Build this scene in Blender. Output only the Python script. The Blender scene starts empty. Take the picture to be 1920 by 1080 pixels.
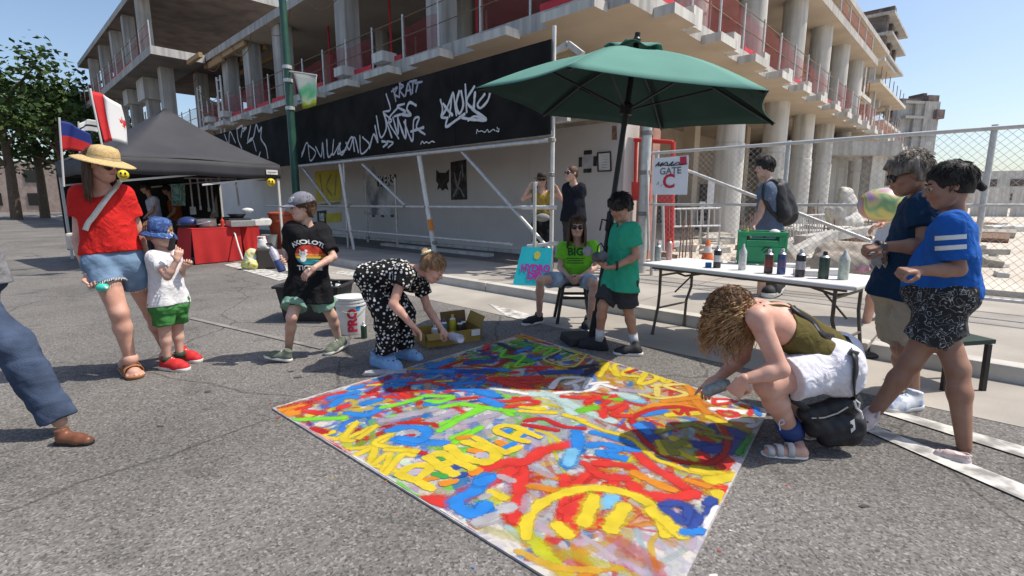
import bpy, bmesh, math, random
import numpy as np
from mathutils import Vector, Matrix
from mathutils.bvhtree import BVHTree
random.seed(7); RNG = np.random.default_rng(7)
scene = bpy.context.scene; COL = scene.collection

# ------------------------------------------------------------------ camera, sky, sun, exposure
CAM_H = 1.33; FPX = 935.0; PITCH = math.atan(160/935.0)
cd = bpy.data.cameras.new('camera'); cam = bpy.data.objects.new('camera', cd); COL.objects.link(cam)
cam.location = (0, 0, CAM_H); cam.rotation_euler = (math.pi/2-PITCH, 0, 0)
cd.sensor_width = 36.0; cd.lens = 36.0*FPX/1920.0; cd.clip_end = 3000; cd.clip_start = .05
scene.camera = cam
SUN = Vector((1.40, 0.06, 2.45)).normalized()
world = bpy.data.worlds.new('World'); scene.world = world; world.use_nodes = True
wn = world.node_tree.nodes; wl = world.node_tree.links
sky = wn.new('ShaderNodeTexSky'); sky.sky_type = 'NISHITA'; sky.sun_disc = False
sky.sun_elevation = math.asin(SUN.z); sky.sun_rotation = math.atan2(SUN.x, SUN.y)
sky.air_density = 1.0; sky.dust_density = 1.8; sky.ozone_density = 1.4; sky.altitude = 100
bg = wn['Background']; bg.inputs['Strength'].default_value = 0.15
wl.new(sky.outputs['Color'], bg.inputs['Color'])
sd = bpy.data.lights.new('sun', 'SUN'); sd.energy = 4.2; sd.angle = math.radians(.55); sd.color = (1.0, .94, .84)
so = bpy.data.objects.new('sun', sd); COL.objects.link(so); so.location = (10, 0, 20)
so.rotation_euler = SUN.to_track_quat('Z', 'Y').to_euler()
scene.view_settings.view_transform = 'Standard'; scene.view_settings.look = 'None'
scene.view_settings.exposure = 0.24; scene.view_settings.gamma = 1.0
scene.render.engine = 'CYCLES'
scene.cycles.max_bounces = 6; scene.cycles.transparent_max_bounces = 40; scene.cycles.diffuse_bounces = 3

# ------------------------------------------------------------------ pixel of the photograph -> point in the place
def ray(px, py):
    u = (px-960)/FPX; v = (540-py)/FPX; c, s = math.cos(PITCH), math.sin(PITCH)
    return np.array([u, c+v*s, -s+v*c])
O = np.array([0, 0, CAM_H])
def G(px, py, z=0.0):
    d = ray(px, py); return O+d*((z-CAM_H)/d[2])
def P(px, py, Y):
    d = ray(px, py); return O+d*(Y/d[1])
DL = np.array([-.726, .688, 0]); DN = np.array([.688, .726, 0]); C0 = np.array([2.25, 10.26, 0])
UP = np.array([0, 0, 1.0])
def PB(px, py, b):                      # on the vertical plane parallel to the street wall, b metres behind it
    d = ray(px, py); return O+d*((b+C0@DN)/(d@DN))
def PA(px, py, a):
    d = ray(px, py); return O+d*((a+(C0-O)@DL)/(d@DL))
def AB(a, b, z=0): return C0+a*DL+b*DN+np.array([0, 0, z])
def V3(*a): return np.array(a, float)
def nrm(v): v = np.asarray(v, float); return v/max(1e-9, np.linalg.norm(v))

# ------------------------------------------------------------------ materials
def _nt(name):
    m = bpy.data.materials.new(name); m.use_nodes = True
    return m, m.node_tree.nodes, m.node_tree.links, m.node_tree.nodes['Principled BSDF']
def M(name, c, c2=None, sc=14, rough=.75, bump=0, bsc=160, metal=0, spec=.35, det=4, stretch=None, lo=.35, hi=.65, trans=0, c3=None, alpha=1, fold=0, streak=0):
    m, n, l, b = _nt(name)
    b.inputs['Roughness'].default_value = rough; b.inputs['Metallic'].default_value = metal
    b.inputs['Specular IOR Level'].default_value = spec
    if alpha < 1: b.inputs['Alpha'].default_value = alpha
    c = tuple(c)+(1,)
    b.inputs['Base Color'].default_value = c
    tc = n.new('ShaderNodeTexCoord'); src = tc.outputs['Object']
    if stretch:
        mp = n.new('ShaderNodeMapping'); mp.inputs['Scale'].default_value = stretch; l.new(src, mp.inputs[0]); src = mp.outputs[0]
    if c2 is not None:
        nz = n.new('ShaderNodeTexNoise'); nz.inputs['Scale'].default_value = sc; nz.inputs['Detail'].default_value = det
        l.new(src, nz.inputs['Vector'])
        r = n.new('ShaderNodeValToRGB'); r.color_ramp.elements[0].position = lo; r.color_ramp.elements[1].position = hi
        r.color_ramp.elements[0].color = c; r.color_ramp.elements[1].color = tuple(c2)+(1,)
        if c3 is not None:
            e = r.color_ramp.elements.new((lo+hi)/2); e.color = tuple(c3)+(1,)
        l.new(nz.outputs['Fac'], r.inputs[0]); l.new(r.outputs[0], b.inputs['Base Color'])
    if streak:
        mp = n.new('ShaderNodeMapping'); mp.inputs['Scale'].default_value = (3.5, 3.5, .22); l.new(tc.outputs['Object'], mp.inputs[0]); sz = n.new('ShaderNodeTexNoise'); sz.inputs['Scale'].default_value = 1.6; sz.inputs['Detail'].default_value = 7; l.new(mp.outputs[0], sz.inputs['Vector'])
        mr = n.new('ShaderNodeMapRange'); mr.inputs[1].default_value = .3; mr.inputs[2].default_value = .62; mr.inputs[3].default_value = 1-streak; mr.inputs[4].default_value = 1.06; l.new(sz.outputs['Fac'], mr.inputs[0])
        hs = n.new('ShaderNodeHueSaturation'); l.new(mr.outputs[0], hs.inputs['Value']); l.new(b.inputs['Base Color'].links[0].from_socket, hs.inputs['Color']); l.new(hs.outputs[0], b.inputs['Base Color'])
    if fold:
        fz = n.new('ShaderNodeTexNoise'); fz.inputs['Scale'].default_value = 11; fz.inputs['Detail'].default_value = 3; fz.inputs['Distortion'].default_value = 1.1; l.new(tc.outputs['Object'], fz.inputs['Vector'])
        fb = n.new('ShaderNodeBump'); fb.inputs['Strength'].default_value = fold; fb.inputs['Distance'].default_value = .045; l.new(fz.outputs['Fac'], fb.inputs['Height']); l.new(fb.outputs[0], b.inputs['Normal'])
    if bump:
        bz = n.new('ShaderNodeTexNoise'); bz.inputs['Scale'].default_value = bsc; bz.inputs['Detail'].default_value = 3
        l.new(src, bz.inputs['Vector'])
        bp = n.new('ShaderNodeBump'); bp.inputs['Strength'].default_value = bump; bp.inputs['Distance'].default_value = .01
        l.new(bz.outputs['Fac'], bp.inputs['Height'])
        if fold: l.new(fb.outputs[0], bp.inputs['Normal'])
        l.new(bp.outputs[0], b.inputs['Normal'])
    return m
def cloth(name, c, k=.8, rough=.9, sc=9): return M(name, c, tuple(x*k for x in c), sc=sc, rough=rough, bump=.2, bsc=260, spec=.15, fold=.5)
_skins = {}
def skin(tone):
    if tone not in _skins:
        c = {'fair': (.62, .40, .31), 'rosy': (.64, .38, .29), 'tan': (.50, .29, .20), 'brown': (.35, .195, .13)}[tone]
        m = M('skin_'+tone, c, (c[0]*.84, c[1]*.72, c[2]*.68), sc=11, rough=.52, bump=.09, bsc=240, spec=.4)
        b = m.node_tree.nodes['Principled BSDF']
        b.inputs['Subsurface Weight'].default_value = .12; b.inputs['Subsurface Radius'].default_value = (.012, .005, .003)
        _skins[tone] = m
    return _skins[tone]

# ------------------------------------------------------------------ objects
LOC = {}
def thing(name, label=None, cat=None, loc=(0, 0, 0), group=None, kind=None):
    o = bpy.data.objects.new(name, None); COL.objects.link(o); o.location = tuple(loc); o.empty_display_size = .1
    LOC[o.name] = np.array(loc, float); tag(o, label, cat, group, kind); return o
def tag(o, label=None, cat=None, group=None, kind=None):
    if label: o['label'] = label
    if cat: o['category'] = cat
    if group: o['group'] = group
    if kind: o['kind'] = kind
    return o
def obj(name, V, F, mat, parent=None, smooth=False, loc=None, mids=None, uv=None, attrs=None):
    """V world coordinates; linked as one mesh object under parent (an Empty or another part)."""
    V = np.asarray(V, float).reshape(-1, 3)
    base = LOC[parent.name] if parent else (np.array(loc, float) if loc is not None else np.zeros(3))
    me = bpy.data.meshes.new(name); me.from_pydata((V-base).tolist(), [], [list(map(int, f)) for f in F] if not isinstance(F, np.ndarray) else F.tolist())
    for m in (mat if isinstance(mat, (list, tuple)) else [mat]): me.materials.append(m)
    if smooth is True: me.polygons.foreach_set('use_smooth', [True]*len(me.polygons))
    if mids is not None: me.polygons.foreach_set('material_index', [int(i) for i in mids])
    if attrs:
        for an, (ty, dat) in attrs.items():
            a = me.attributes.new(an, ty, 'POINT'); a.data.foreach_set('color' if ty == 'FLOAT_COLOR' else 'value', np.asarray(dat, np.float32).ravel())
    me.update()
    o = bpy.data.objects.new(name, me); COL.objects.link(o)
    if parent: o.parent = parent; LOC[o.name] = LOC[parent.name]
    elif loc is not None: o.location = tuple(base); LOC[o.name] = base
    else: LOC[o.name] = base
    return o
class MB:
    """collects simple solids into one mesh"""
    def __init__(s): s.V = []; s.F = []; s.mid = []
    def add(s, V, F, mi=0):
        k = len(s.V); s.V += [tuple(v) for v in V]; s.F += [tuple(i+k for i in f) for f in F]; s.mid += [mi]*len(F); return s
    def box(s, c, sx, sy, sz, X=(1, 0, 0), Y=None, Z=(0, 0, 1), mi=0, taper=1.0):
        X = nrm(X); Z = nrm(Z); Y = nrm(np.cross(Z, X)) if Y is None else nrm(Y); c = np.asarray(c, float)
        V = []
        for dz in (-1, 1):
            t = taper if dz > 0 else 1
            for dx, dy in ((-1, -1), (1, -1), (1, 1), (-1, 1)): V.append(c+X*dx*sx/2*t+Y*dy*sy/2*t+Z*dz*sz/2)
        return s.add(V, [(3, 2, 1, 0), (4, 5, 6, 7), (0, 1, 5, 4), (1, 2, 6, 5), (2, 3, 7, 6), (3, 0, 4, 7)], mi)
    def beam(s, a, b, w, h, mi=0, up=(0, 0, 1)):
        a = np.asarray(a, float); b = np.asarray(b, float); Z = nrm(b-a); u = np.asarray(up, float)
        if abs(Z@u) > .95: u = np.array([1., 0, 0]) if abs(Z[0]) < .9 else np.array([0, 1., 0])
        X = nrm(np.cross(u, Z)); return s.box((a+b)/2, w, h, np.linalg.norm(b-a), X, None, Z, mi)
    def tube(s, pts, r, n=8, mi=0, caps=True):
        pts = [np.asarray(p, float) for p in pts]; m = len(pts); rs = r if isinstance(r, (list, tuple, np.ndarray)) else [r]*m
        V = []; F = []; prev = None
        for i, p in enumerate(pts):
            t = nrm(pts[min(i+1, m-1)]-pts[max(i-1, 0)])
            if prev is None:
                u = np.array([0, 0, 1.]) if abs(t[2]) < .9 else np.array([1., 0, 0]); x = nrm(np.cross(u, t))
            else: x = nrm(prev-t*(prev@t))
            prev = x; y = np.cross(t, x)
            for k in range(n):
                a = 2*math.pi*k/n; V.append(p+(x*math.cos(a)+y*math.sin(a))*rs[i])
        for i in range(m-1):
            for k in range(n): F.append((i*n+k, i*n+(k+1) % n, (i+1)*n+(k+1) % n, (i+1)*n+k))
        if caps: F.append(tuple(range(n-1, -1, -1))); F.append(tuple((m-1)*n+k for k in range(n)))
        return s.add(V, F, mi)
    def lathe(s, c, prof, n=20, axis=(0, 0, 1), mi=0, sx=1, sy=1, cap=True):
        Z = nrm(axis); u = np.array([1., 0, 0]) if abs(Z[0]) < .9 else np.array([0, 1., 0]); X = nrm(u-Z*(u@Z)); Y = np.cross(Z, X); c = np.asarray(c, float)
        V = []; F = []; m = len(prof)
        for r, h in prof:
            for k in range(n):
                a = 2*math.pi*k/n; V.append(c+Z*h+(X*math.cos(a)*sx+Y*math.sin(a)*sy)*r)
        for i in range(m-1):
            for k in range(n): F.append((i*n+k, i*n+(k+1) % n, (i+1)*n+(k+1) % n, (i+1)*n+k))
        if cap: F.append(tuple(range(n-1, -1, -1))); F.append(tuple((m-1)*n+k for k in range(n)))
        return s.add(V, F, mi)
    def quad(s, a, b, c, d, t=0, mi=0):          # a plate of thickness t
        a, b, c, d = [np.asarray(x, float) for x in (a, b, c, d)]
        if t == 0: return s.add([a, b, c, d], [(0, 1, 2, 3)], mi)
        n = nrm(np.cross(b-a, d-a))*t
        return s.add([a, b, c, d, a-n, b-n, c-n, d-n], [(0, 1, 2, 3), (7, 6, 5, 4), (0, 4, 5, 1), (1, 5, 6, 2), (2, 6, 7, 3), (3, 7, 4, 0)], mi)
    def sphere(s, c, r, n=12, m=8, sc=(1, 1, 1), mi=0):
        prof = [(math.sin(math.pi*i/m)*r, -math.cos(math.pi*i/m)*r*sc[2]) for i in range(m+1)]
        prof[0] = (r*.02, prof[0][1]); prof[-1] = (r*.02, prof[-1][1])
        return s.lathe(c, prof, n, mi=mi, sx=sc[0], sy=sc[1])
    def build(s, name, mat, parent=None, smooth=False, loc=None):
        return obj(name, s.V, s.F, mat, parent, smooth, loc, mids=s.mid if isinstance(mat, (list, tuple)) else None)
def shade_auto(o, ang=40):
    me = o.data; me.polygons.foreach_set('use_smooth', [True]*len(me.polygons))
    bm = bmesh.new(); bm.from_mesh(me)
    for e in bm.edges:
        e.smooth = len(e.link_faces) == 2 and e.calc_face_angle(3) < math.radians(ang)
    bm.to_mesh(me); bm.free(); return o
def bevel(o, w=.01, seg=2, ang=35):
    bm = bmesh.new(); bm.from_mesh(o.data)
    es = [e for e in bm.edges if len(e.link_faces) == 2 and e.calc_face_angle(0) > math.radians(ang)]
    bmesh.ops.bevel(bm, geom=es, offset=w, segments=seg, affect='EDGES', profile=.6, clamp_overlap=True)
    bm.to_mesh(o.data); bm.free(); return o
def copy_tree(o, shift, label=None, top=True):
    c = o.copy(); COL.objects.link(c)
    if top:
        c.location = Vector(o.location)+Vector(shift); LOC[c.name] = LOC[o.name]+np.array(shift)
        if label: c['label'] = label
    for ch in list(o.children):
        d = copy_tree(ch, shift, None, False); d.parent = c
    return c

# ------------------------------------------------------------------ smooth solids: distance fields turned into meshes
class SDF:
    def __init__(s, k=.02): s.ops = []; s.k = k; s.cuts = []; s.nz = []; s.lo = np.full(3, 1e9); s.hi = np.full(3, -1e9)
    def _bb(s, lo, hi, pos):
        if pos: s.lo = np.minimum(s.lo, lo); s.hi = np.maximum(s.hi, hi)
    def cap(s, a, b, ra, rb=None, k=None, fa=False, fb=False, sub=False, sq=None):
        a = np.asarray(a, float); b = np.asarray(b, float); rb = ra if rb is None else rb; R = max(ra, rb)
        lo = np.minimum(a, b)-R; hi = np.maximum(a, b)+R; s._bb(lo, hi, not sub)
        s.ops.append(('c', a, b, ra, rb, s.k if k is None else k, fa, fb, sub, lo, hi)); return s
    def ell(s, c, r, R=None, k=None, sub=False):
        c = np.asarray(c, float); r = np.asarray(r, float); R = np.eye(3) if R is None else np.asarray(R, float)
        e = np.abs(R).T@r if False else np.sqrt(((R.T*r[:, None])**2).sum(0)); lo = c-e; hi = c+e; s._bb(lo, hi, not sub)
        s.ops.append(('e', c, r, R, None, s.k if k is None else k, 0, 0, sub, lo, hi)); return s
    def cut(s, p, n): s.cuts.append((np.asarray(p, float), nrm(n))); return s
    def noise(s, amp, freq, st=(1, 1, 1)): s.nz.append((amp, freq, st)); return s
    def mesh(s, vox):
        m = 3*vox+.004; lo = s.lo-m; hi = s.hi+m
        n = np.maximum(4, np.ceil((hi-lo)/vox).astype(int)+1)
        ax = [(lo[i]+vox*np.arange(n[i])).astype(np.float32) for i in range(3)]
        D = np.full(tuple(n), .2, np.float32)
        for op in s.ops:
            ty, A, B, ra, rb, k, fa, fb, sub, l, h = op
            mg = k+3.5*vox
            i0 = np.maximum(0, np.floor((l-mg-lo)/vox).astype(int)); i1 = np.minimum(n, np.ceil((h+mg-lo)/vox).astype(int)+1)
            if (i1 <= i0).any(): continue
            X = ax[0][i0[0]:i1[0], None, None]; Y = ax[1][None, i0[1]:i1[1], None]; Z = ax[2][None, None, i0[2]:i1[2]]
            if ty == 'c':
                ab = B-A; L2 = max(float(ab@ab), 1e-10); L = math.sqrt(L2)
                dx = X-np.float32(A[0]); dy = Y-np.float32(A[1]); dz = Z-np.float32(A[2])
                tr = (dx*np.float32(ab[0]/L2)+dy*np.float32(ab[1]/L2)+dz*np.float32(ab[2]/L2)); t = np.clip(tr, 0, 1)
                d = np.sqrt((dx-t*np.float32(ab[0]))**2+(dy-t*np.float32(ab[1]))**2+(dz-t*np.float32(ab[2]))**2)-(ra+(rb-ra)*t)
                if fa: d = np.maximum(d, -tr*L)
                if fb: d = np.maximum(d, (tr-1)*L)
            else:
                dx = X-np.float32(A[0]); dy = Y-np.float32(A[1]); dz = Z-np.float32(A[2]); q0 = q1 = 0
                for j in range(3):
                    e = (dx*np.float32(ra[0, j])+dy*np.float32(ra[1, j])+dz*np.float32(ra[2, j]))/np.float32(B[j])
                    q0 = q0+e*e; q1 = q1+(e/np.float32(B[j]))**2
                q0 = np.sqrt(q0); d = q0*(q0-1)/np.maximum(np.sqrt(q1), 1e-6)
            d = d.astype(np.float32); sl = tuple(slice(i0[j], i1[j]) for j in range(3)); c = D[sl]
            if sub: D[sl] = np.maximum(c, -d)
            elif k > 1e-5:
                hh = np.maximum(k-np.abs(c-d), 0)/k; D[sl] = np.minimum(c, d)-hh*hh*k*.25
            else: D[sl] = np.minimum(c, d)
        if s.nz:
            X = ax[0][:, None, None]; Y = ax[1][None, :, None]; Z = ax[2][None, None, :]
            for amp, f, st in s.nz:
                x, y, z = X*f*st[0], Y*f*st[1], Z*f*st[2]
                w = np.sin(1.3*x+2.1*np.sin(.7*y+1)+.5*z)+np.sin(1.7*y+1.9*np.sin(.8*z)+.6*x)+np.sin(1.5*z+1.6*np.sin(.9*x+2)+.4*y)
                w2 = np.sin(2.9*x-1.1*y+2*np.sin(1.3*z))*np.sin(2.6*z+1.3*x)
                D += (amp*(.4*w+.5*w2)).astype(np.float32)*(D < .1)
        for p, nn in s.cuts:
            D = np.maximum(D, (ax[0][:, None, None]-p[0])*nn[0]+(ax[1][None, :, None]-p[1])*nn[1]+(ax[2][None, None, :]-p[2])*nn[2])
        return nets(D, lo, vox)
def nets(D, lo, vox):
    D = D.astype(np.float32); ins = D < 0; n = D.shape
    acc = np.zeros((n[0]-1, n[1]-1, n[2]-1, 3), np.float32); cnt = np.zeros((n[0]-1, n[1]-1, n[2]-1), np.float32)
    cr = []
    for axis in range(3):
        a = [slice(None)]*3; b = [slice(None)]*3; a[axis] = slice(0, -1); b[axis] = slice(1, None)
        x = ins[tuple(a)] != ins[tuple(b)]; I = np.argwhere(x)
        d0 = D[tuple(a)][x]; d1 = D[tuple(b)][x]; t = d0/(d0-d1); p = I.astype(np.float32).copy(); p[:, axis] += t
        cr.append((I, ins[tuple(a)][x]))
        o1, o2 = [j for j in range(3) if j != axis]
        for u in (0, -1):
            for w in (0, -1):
                J = I.copy(); J[:, o1] += u; J[:, o2] += w
                ok = ((J >= 0) & (J < np.array(acc.shape[:3]))).all(1); J = J[ok]
                np.add.at(acc, (J[:, 0], J[:, 1], J[:, 2]), p[ok]); np.add.at(cnt, (J[:, 0], J[:, 1], J[:, 2]), 1)
    idx = np.full(cnt.shape, -1, int); mk = cnt > 0; idx[mk] = np.arange(mk.sum())
    V = acc[mk]/cnt[mk][:, None]*vox+lo
    F = []
    for axis in range(3):
        I, s0 = cr[axis]; o1, o2 = [(1, 2), (2, 0), (0, 1)][axis]
        q = []
        for u, w in ((-1, -1), (0, -1), (0, 0), (-1, 0)):
            J = I.copy(); J[:, o1] += u; J[:, o2] += w; J = np.clip(J, 0, np.array(cnt.shape)-1); q.append(idx[J[:, 0], J[:, 1], J[:, 2]])
        q = np.stack(q, 1); q[~s0] = q[~s0][:, ::-1]; F.append(q[(q >= 0).all(1)])
    return V, np.concatenate(F)
def joinm(parts):
    V = []; F = []; k = 0
    for v, f in parts:
        V.append(np.asarray(v, float).reshape(-1, 3)); F += [tuple(int(i)+k for i in q) for q in f]; k += len(V[-1])
    return np.concatenate(V), F
def sobj(name, sdf, vox, mat, parent=None, loc=None):
    V, F = sdf.mesh(vox); return obj(name, V, F, mat, parent, True, loc)

# ------------------------------------------------------------------ ribbons of paint and print
def smooth_path(pts, step):
    pts = [np.asarray(p, float) for p in pts]
    if len(pts) == 2: q = pts
    else:
        q = []; e = [2*pts[0]-pts[1]]+pts+[2*pts[-1]-pts[-2]]
        for i in range(1, len(e)-2):
            for t in np.linspace(0, 1, 7)[:-1]:
                a, b, c, d = e[i-1:i+3]; q.append(.5*((2*b)+(c-a)*t+(2*a-5*b+4*c-d)*t*t+(3*b-a-3*c+d)*t**3))
        q.append(pts[-1])
    out = [q[0]]
    for p in q[1:]:
        L = np.linalg.norm(p-out[-1])
        if L < 1e-6: continue
        m = max(1, int(L/step))
        for j in range(1, m+1): out.append(out[-1]*(1-1/(m-j+1))+p/(m-j+1))
    return out
def ribbon(pts, w, N, z=0.0, soft=.75):
    N = nrm(N); p = smooth_path(pts, w*.5); h = w/2; V = []; E = []; F = []
    t0 = nrm(p[1]-p[0]); t1 = nrm(p[-1]-p[-2]); rows = []
    for a in (.98, .8, .5): rows.append((p[0]-t0*h*a, math.sqrt(1-a*a), t0, 1-a))
    for i in range(len(p)): rows.append((p[i], 1, nrm(p[min(i+1, len(p)-1)]-p[max(i-1, 0)]), 1))
    for a in (.5, .8, .98): rows.append((p[-1]+t1*h*a, math.sqrt(1-a*a), t1, 1-a))
    for ri, (c, k, t, e) in enumerate(rows):
        s = np.cross(N, t)*(1+.13*math.sin(ri*.8+p[0][0]*40)+.07*math.sin(ri*2.1+p[0][1]*70))
        for o, ee in ((-1, 0), (-soft, 1), (0, 1), (soft, 1), (1, 0)):
            V.append(c+s*h*k*o+N*(z+4e-6*ri)); E.append(min(ee, e/(1-soft+.05)))
    for i in range(len(rows)-1):
        for j in range(4): F.append((i*5+j, (i+1)*5+j, (i+1)*5+j+1, i*5+j+1))
    return V, F, E
def paint_mat(name='spray_paint', grain=70, rough=.45):
    m, n, l, b = _nt(name); b.inputs['Roughness'].default_value = rough; b.inputs['Specular IOR Level'].default_value = .3
    at = n.new('ShaderNodeAttribute'); at.attribute_name = 'tint'; ed = n.new('ShaderNodeAttribute'); ed.attribute_name = 'edge'
    tc = n.new('ShaderNodeTexCoord'); nz = n.new('ShaderNodeTexNoise'); nz.inputs['Scale'].default_value = grain; nz.inputs['Detail'].default_value = 3
    l.new(tc.outputs['Object'], nz.inputs['Vector'])
    n2 = n.new('ShaderNodeTexNoise'); n2.inputs['Scale'].default_value = 13; n2.inputs['Detail'].default_value = 6; l.new(tc.outputs['Object'], n2.inputs['Vector'])
    hs = n.new('ShaderNodeHueSaturation'); mr0 = n.new('ShaderNodeMapRange'); mr0.inputs[3].default_value = .66; mr0.inputs[4].default_value = 1.22
    l.new(n2.outputs['Fac'], mr0.inputs[0]); l.new(mr0.outputs[0], hs.inputs['Value']); l.new(at.outputs['Color'], hs.inputs['Color'])
    l.new(hs.outputs[0], b.inputs['Base Color'])
    ad = n.new('ShaderNodeMath'); ad.operation = 'ADD'; l.new(ed.outputs['Fac'], ad.inputs[0]); l.new(nz.outputs['Fac'], ad.inputs[1])
    mr = n.new('ShaderNodeMapRange'); mr.inputs[1].default_value = .72; mr.inputs[2].default_value = 1.08; l.new(ad.outputs[0], mr.inputs[0])
    mu = n.new('ShaderNodeMath'); mu.operation = 'MULTIPLY'; mu.use_clamp = True
    l.new(mr.outputs[0], mu.inputs[0]); l.new(at.outputs['Alpha'], mu.inputs[1]); l.new(mu.outputs[0], b.inputs['Alpha'])
    return m
class Paint:
    def __init__(s): s.V = []; s.F = []; s.E = []; s.C = []
    def add(s, pts, w, N, z, col, a=1.0, soft=.75):
        V, F, E = ribbon(pts, w, N, z, soft); k = len(s.V); s.V += V; s.F += [tuple(i+k for i in f) for f in F]; s.E += E
        s.C += [tuple(col)+(a,)]*len(V); return s
    def build(s, name, mat, parent=None, loc=None, quad=None):
        if quad is not None:
            V = np.array(s.V); c = sum(quad)/4
            for i in range(4):
                a, b = quad[i], quad[(i+1) % 4]; n = nrm(np.cross(b-a, UP)); n = n if (c-a)@n < 0 else -n; d = (V-a)@n; V = V-np.outer(np.maximum(d+.006, 0), n)
            s.V = list(V)
        return obj(name, s.V, s.F, mat, parent, False, loc, attrs={'edge': ('FLOAT', s.E), 'tint': ('FLOAT_COLOR', s.C)})
def text_mesh(body, size=1.0, cuts=1, bold=.0):
    cu = bpy.data.curves.new('lettering', 'FONT'); cu.body = body; cu.size = size; cu.align_x = 'CENTER'; cu.align_y = 'CENTER'; cu.offset = bold; cu.resolution_u = 3
    ob = bpy.data.objects.new('lettering_tmp', cu); COL.objects.link(ob); dg = bpy.context.evaluated_depsgraph_get()
    me = bpy.data.meshes.new_from_object(ob.evaluated_get(dg)); bm = bmesh.new(); bm.from_mesh(me)
    bmesh.ops.triangulate(bm, faces=bm.faces)
    for _ in range(cuts): bmesh.ops.subdivide_edges(bm, edges=[e for e in bm.edges if e.calc_length() > size*.12], cuts=1)
    bmesh.ops.triangulate(bm, faces=bm.faces)
    bm.verts.index_update(); V = np.array([v.co[:] for v in bm.verts]); F = [tuple(v.index for v in f.verts) for f in bm.faces]; bm.free()
    bpy.data.objects.remove(ob); bpy.data.curves.remove(cu); bpy.data.meshes.remove(me)
    return V, F
def lettering(name, body, c, X, Yv, size, mat, parent, bold=0, off=.004, arc=0, bvh=None, cuts=0, width=None):
    """flat print: letters laid on the plane c, X, Y (or pressed onto a surface)"""
    V, F = text_mesh(body, size, cuts, bold); X = nrm(X); Yv = nrm(np.asarray(Yv, float)-X*(np.asarray(Yv, float)@X)); N = np.cross(X, Yv)
    if width: k = width/(V[:, 0].max()-V[:, 0].min()); V[:, 0] *= k
    if arc:
        a = V[:, 0]/arc; r = arc+V[:, 1]; V = np.stack([r*np.sin(a), r*np.cos(a)-arc, V[:, 2]], 1)
    W = np.asarray(c)+V[:, :1]*X+V[:, 1:2]*Yv
    W = press(W, N, bvh, off) if bvh else W+N*off
    return obj(name, W, F, mat, parent)
def press(W, N, bvh, off):
    out = []
    for w in W:
        h = bvh.ray_cast(Vector(w+N*.35), Vector(-N), .7)
        out.append(np.array(h[0])+N*off if h[0] is not None else w+N*off)
    return np.array(out)
def world_bvh(o):
    b = LOC[o.name]; return BVHTree.FromPolygons([tuple(np.array(v.co)+b) for v in o.data.vertices], [tuple(p.vertices) for p in o.data.polygons])
def grid(f, nu, nv, thick=0):
    V = [f(i/nu, j/nv) for j in range(nv+1) for i in range(nu+1)]; F = [(j*(nu+1)+i, j*(nu+1)+i+1, (j+1)*(nu+1)+i+1, (j+1)*(nu+1)+i) for j in range(nv) for i in range(nu)]
    return V, F

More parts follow.
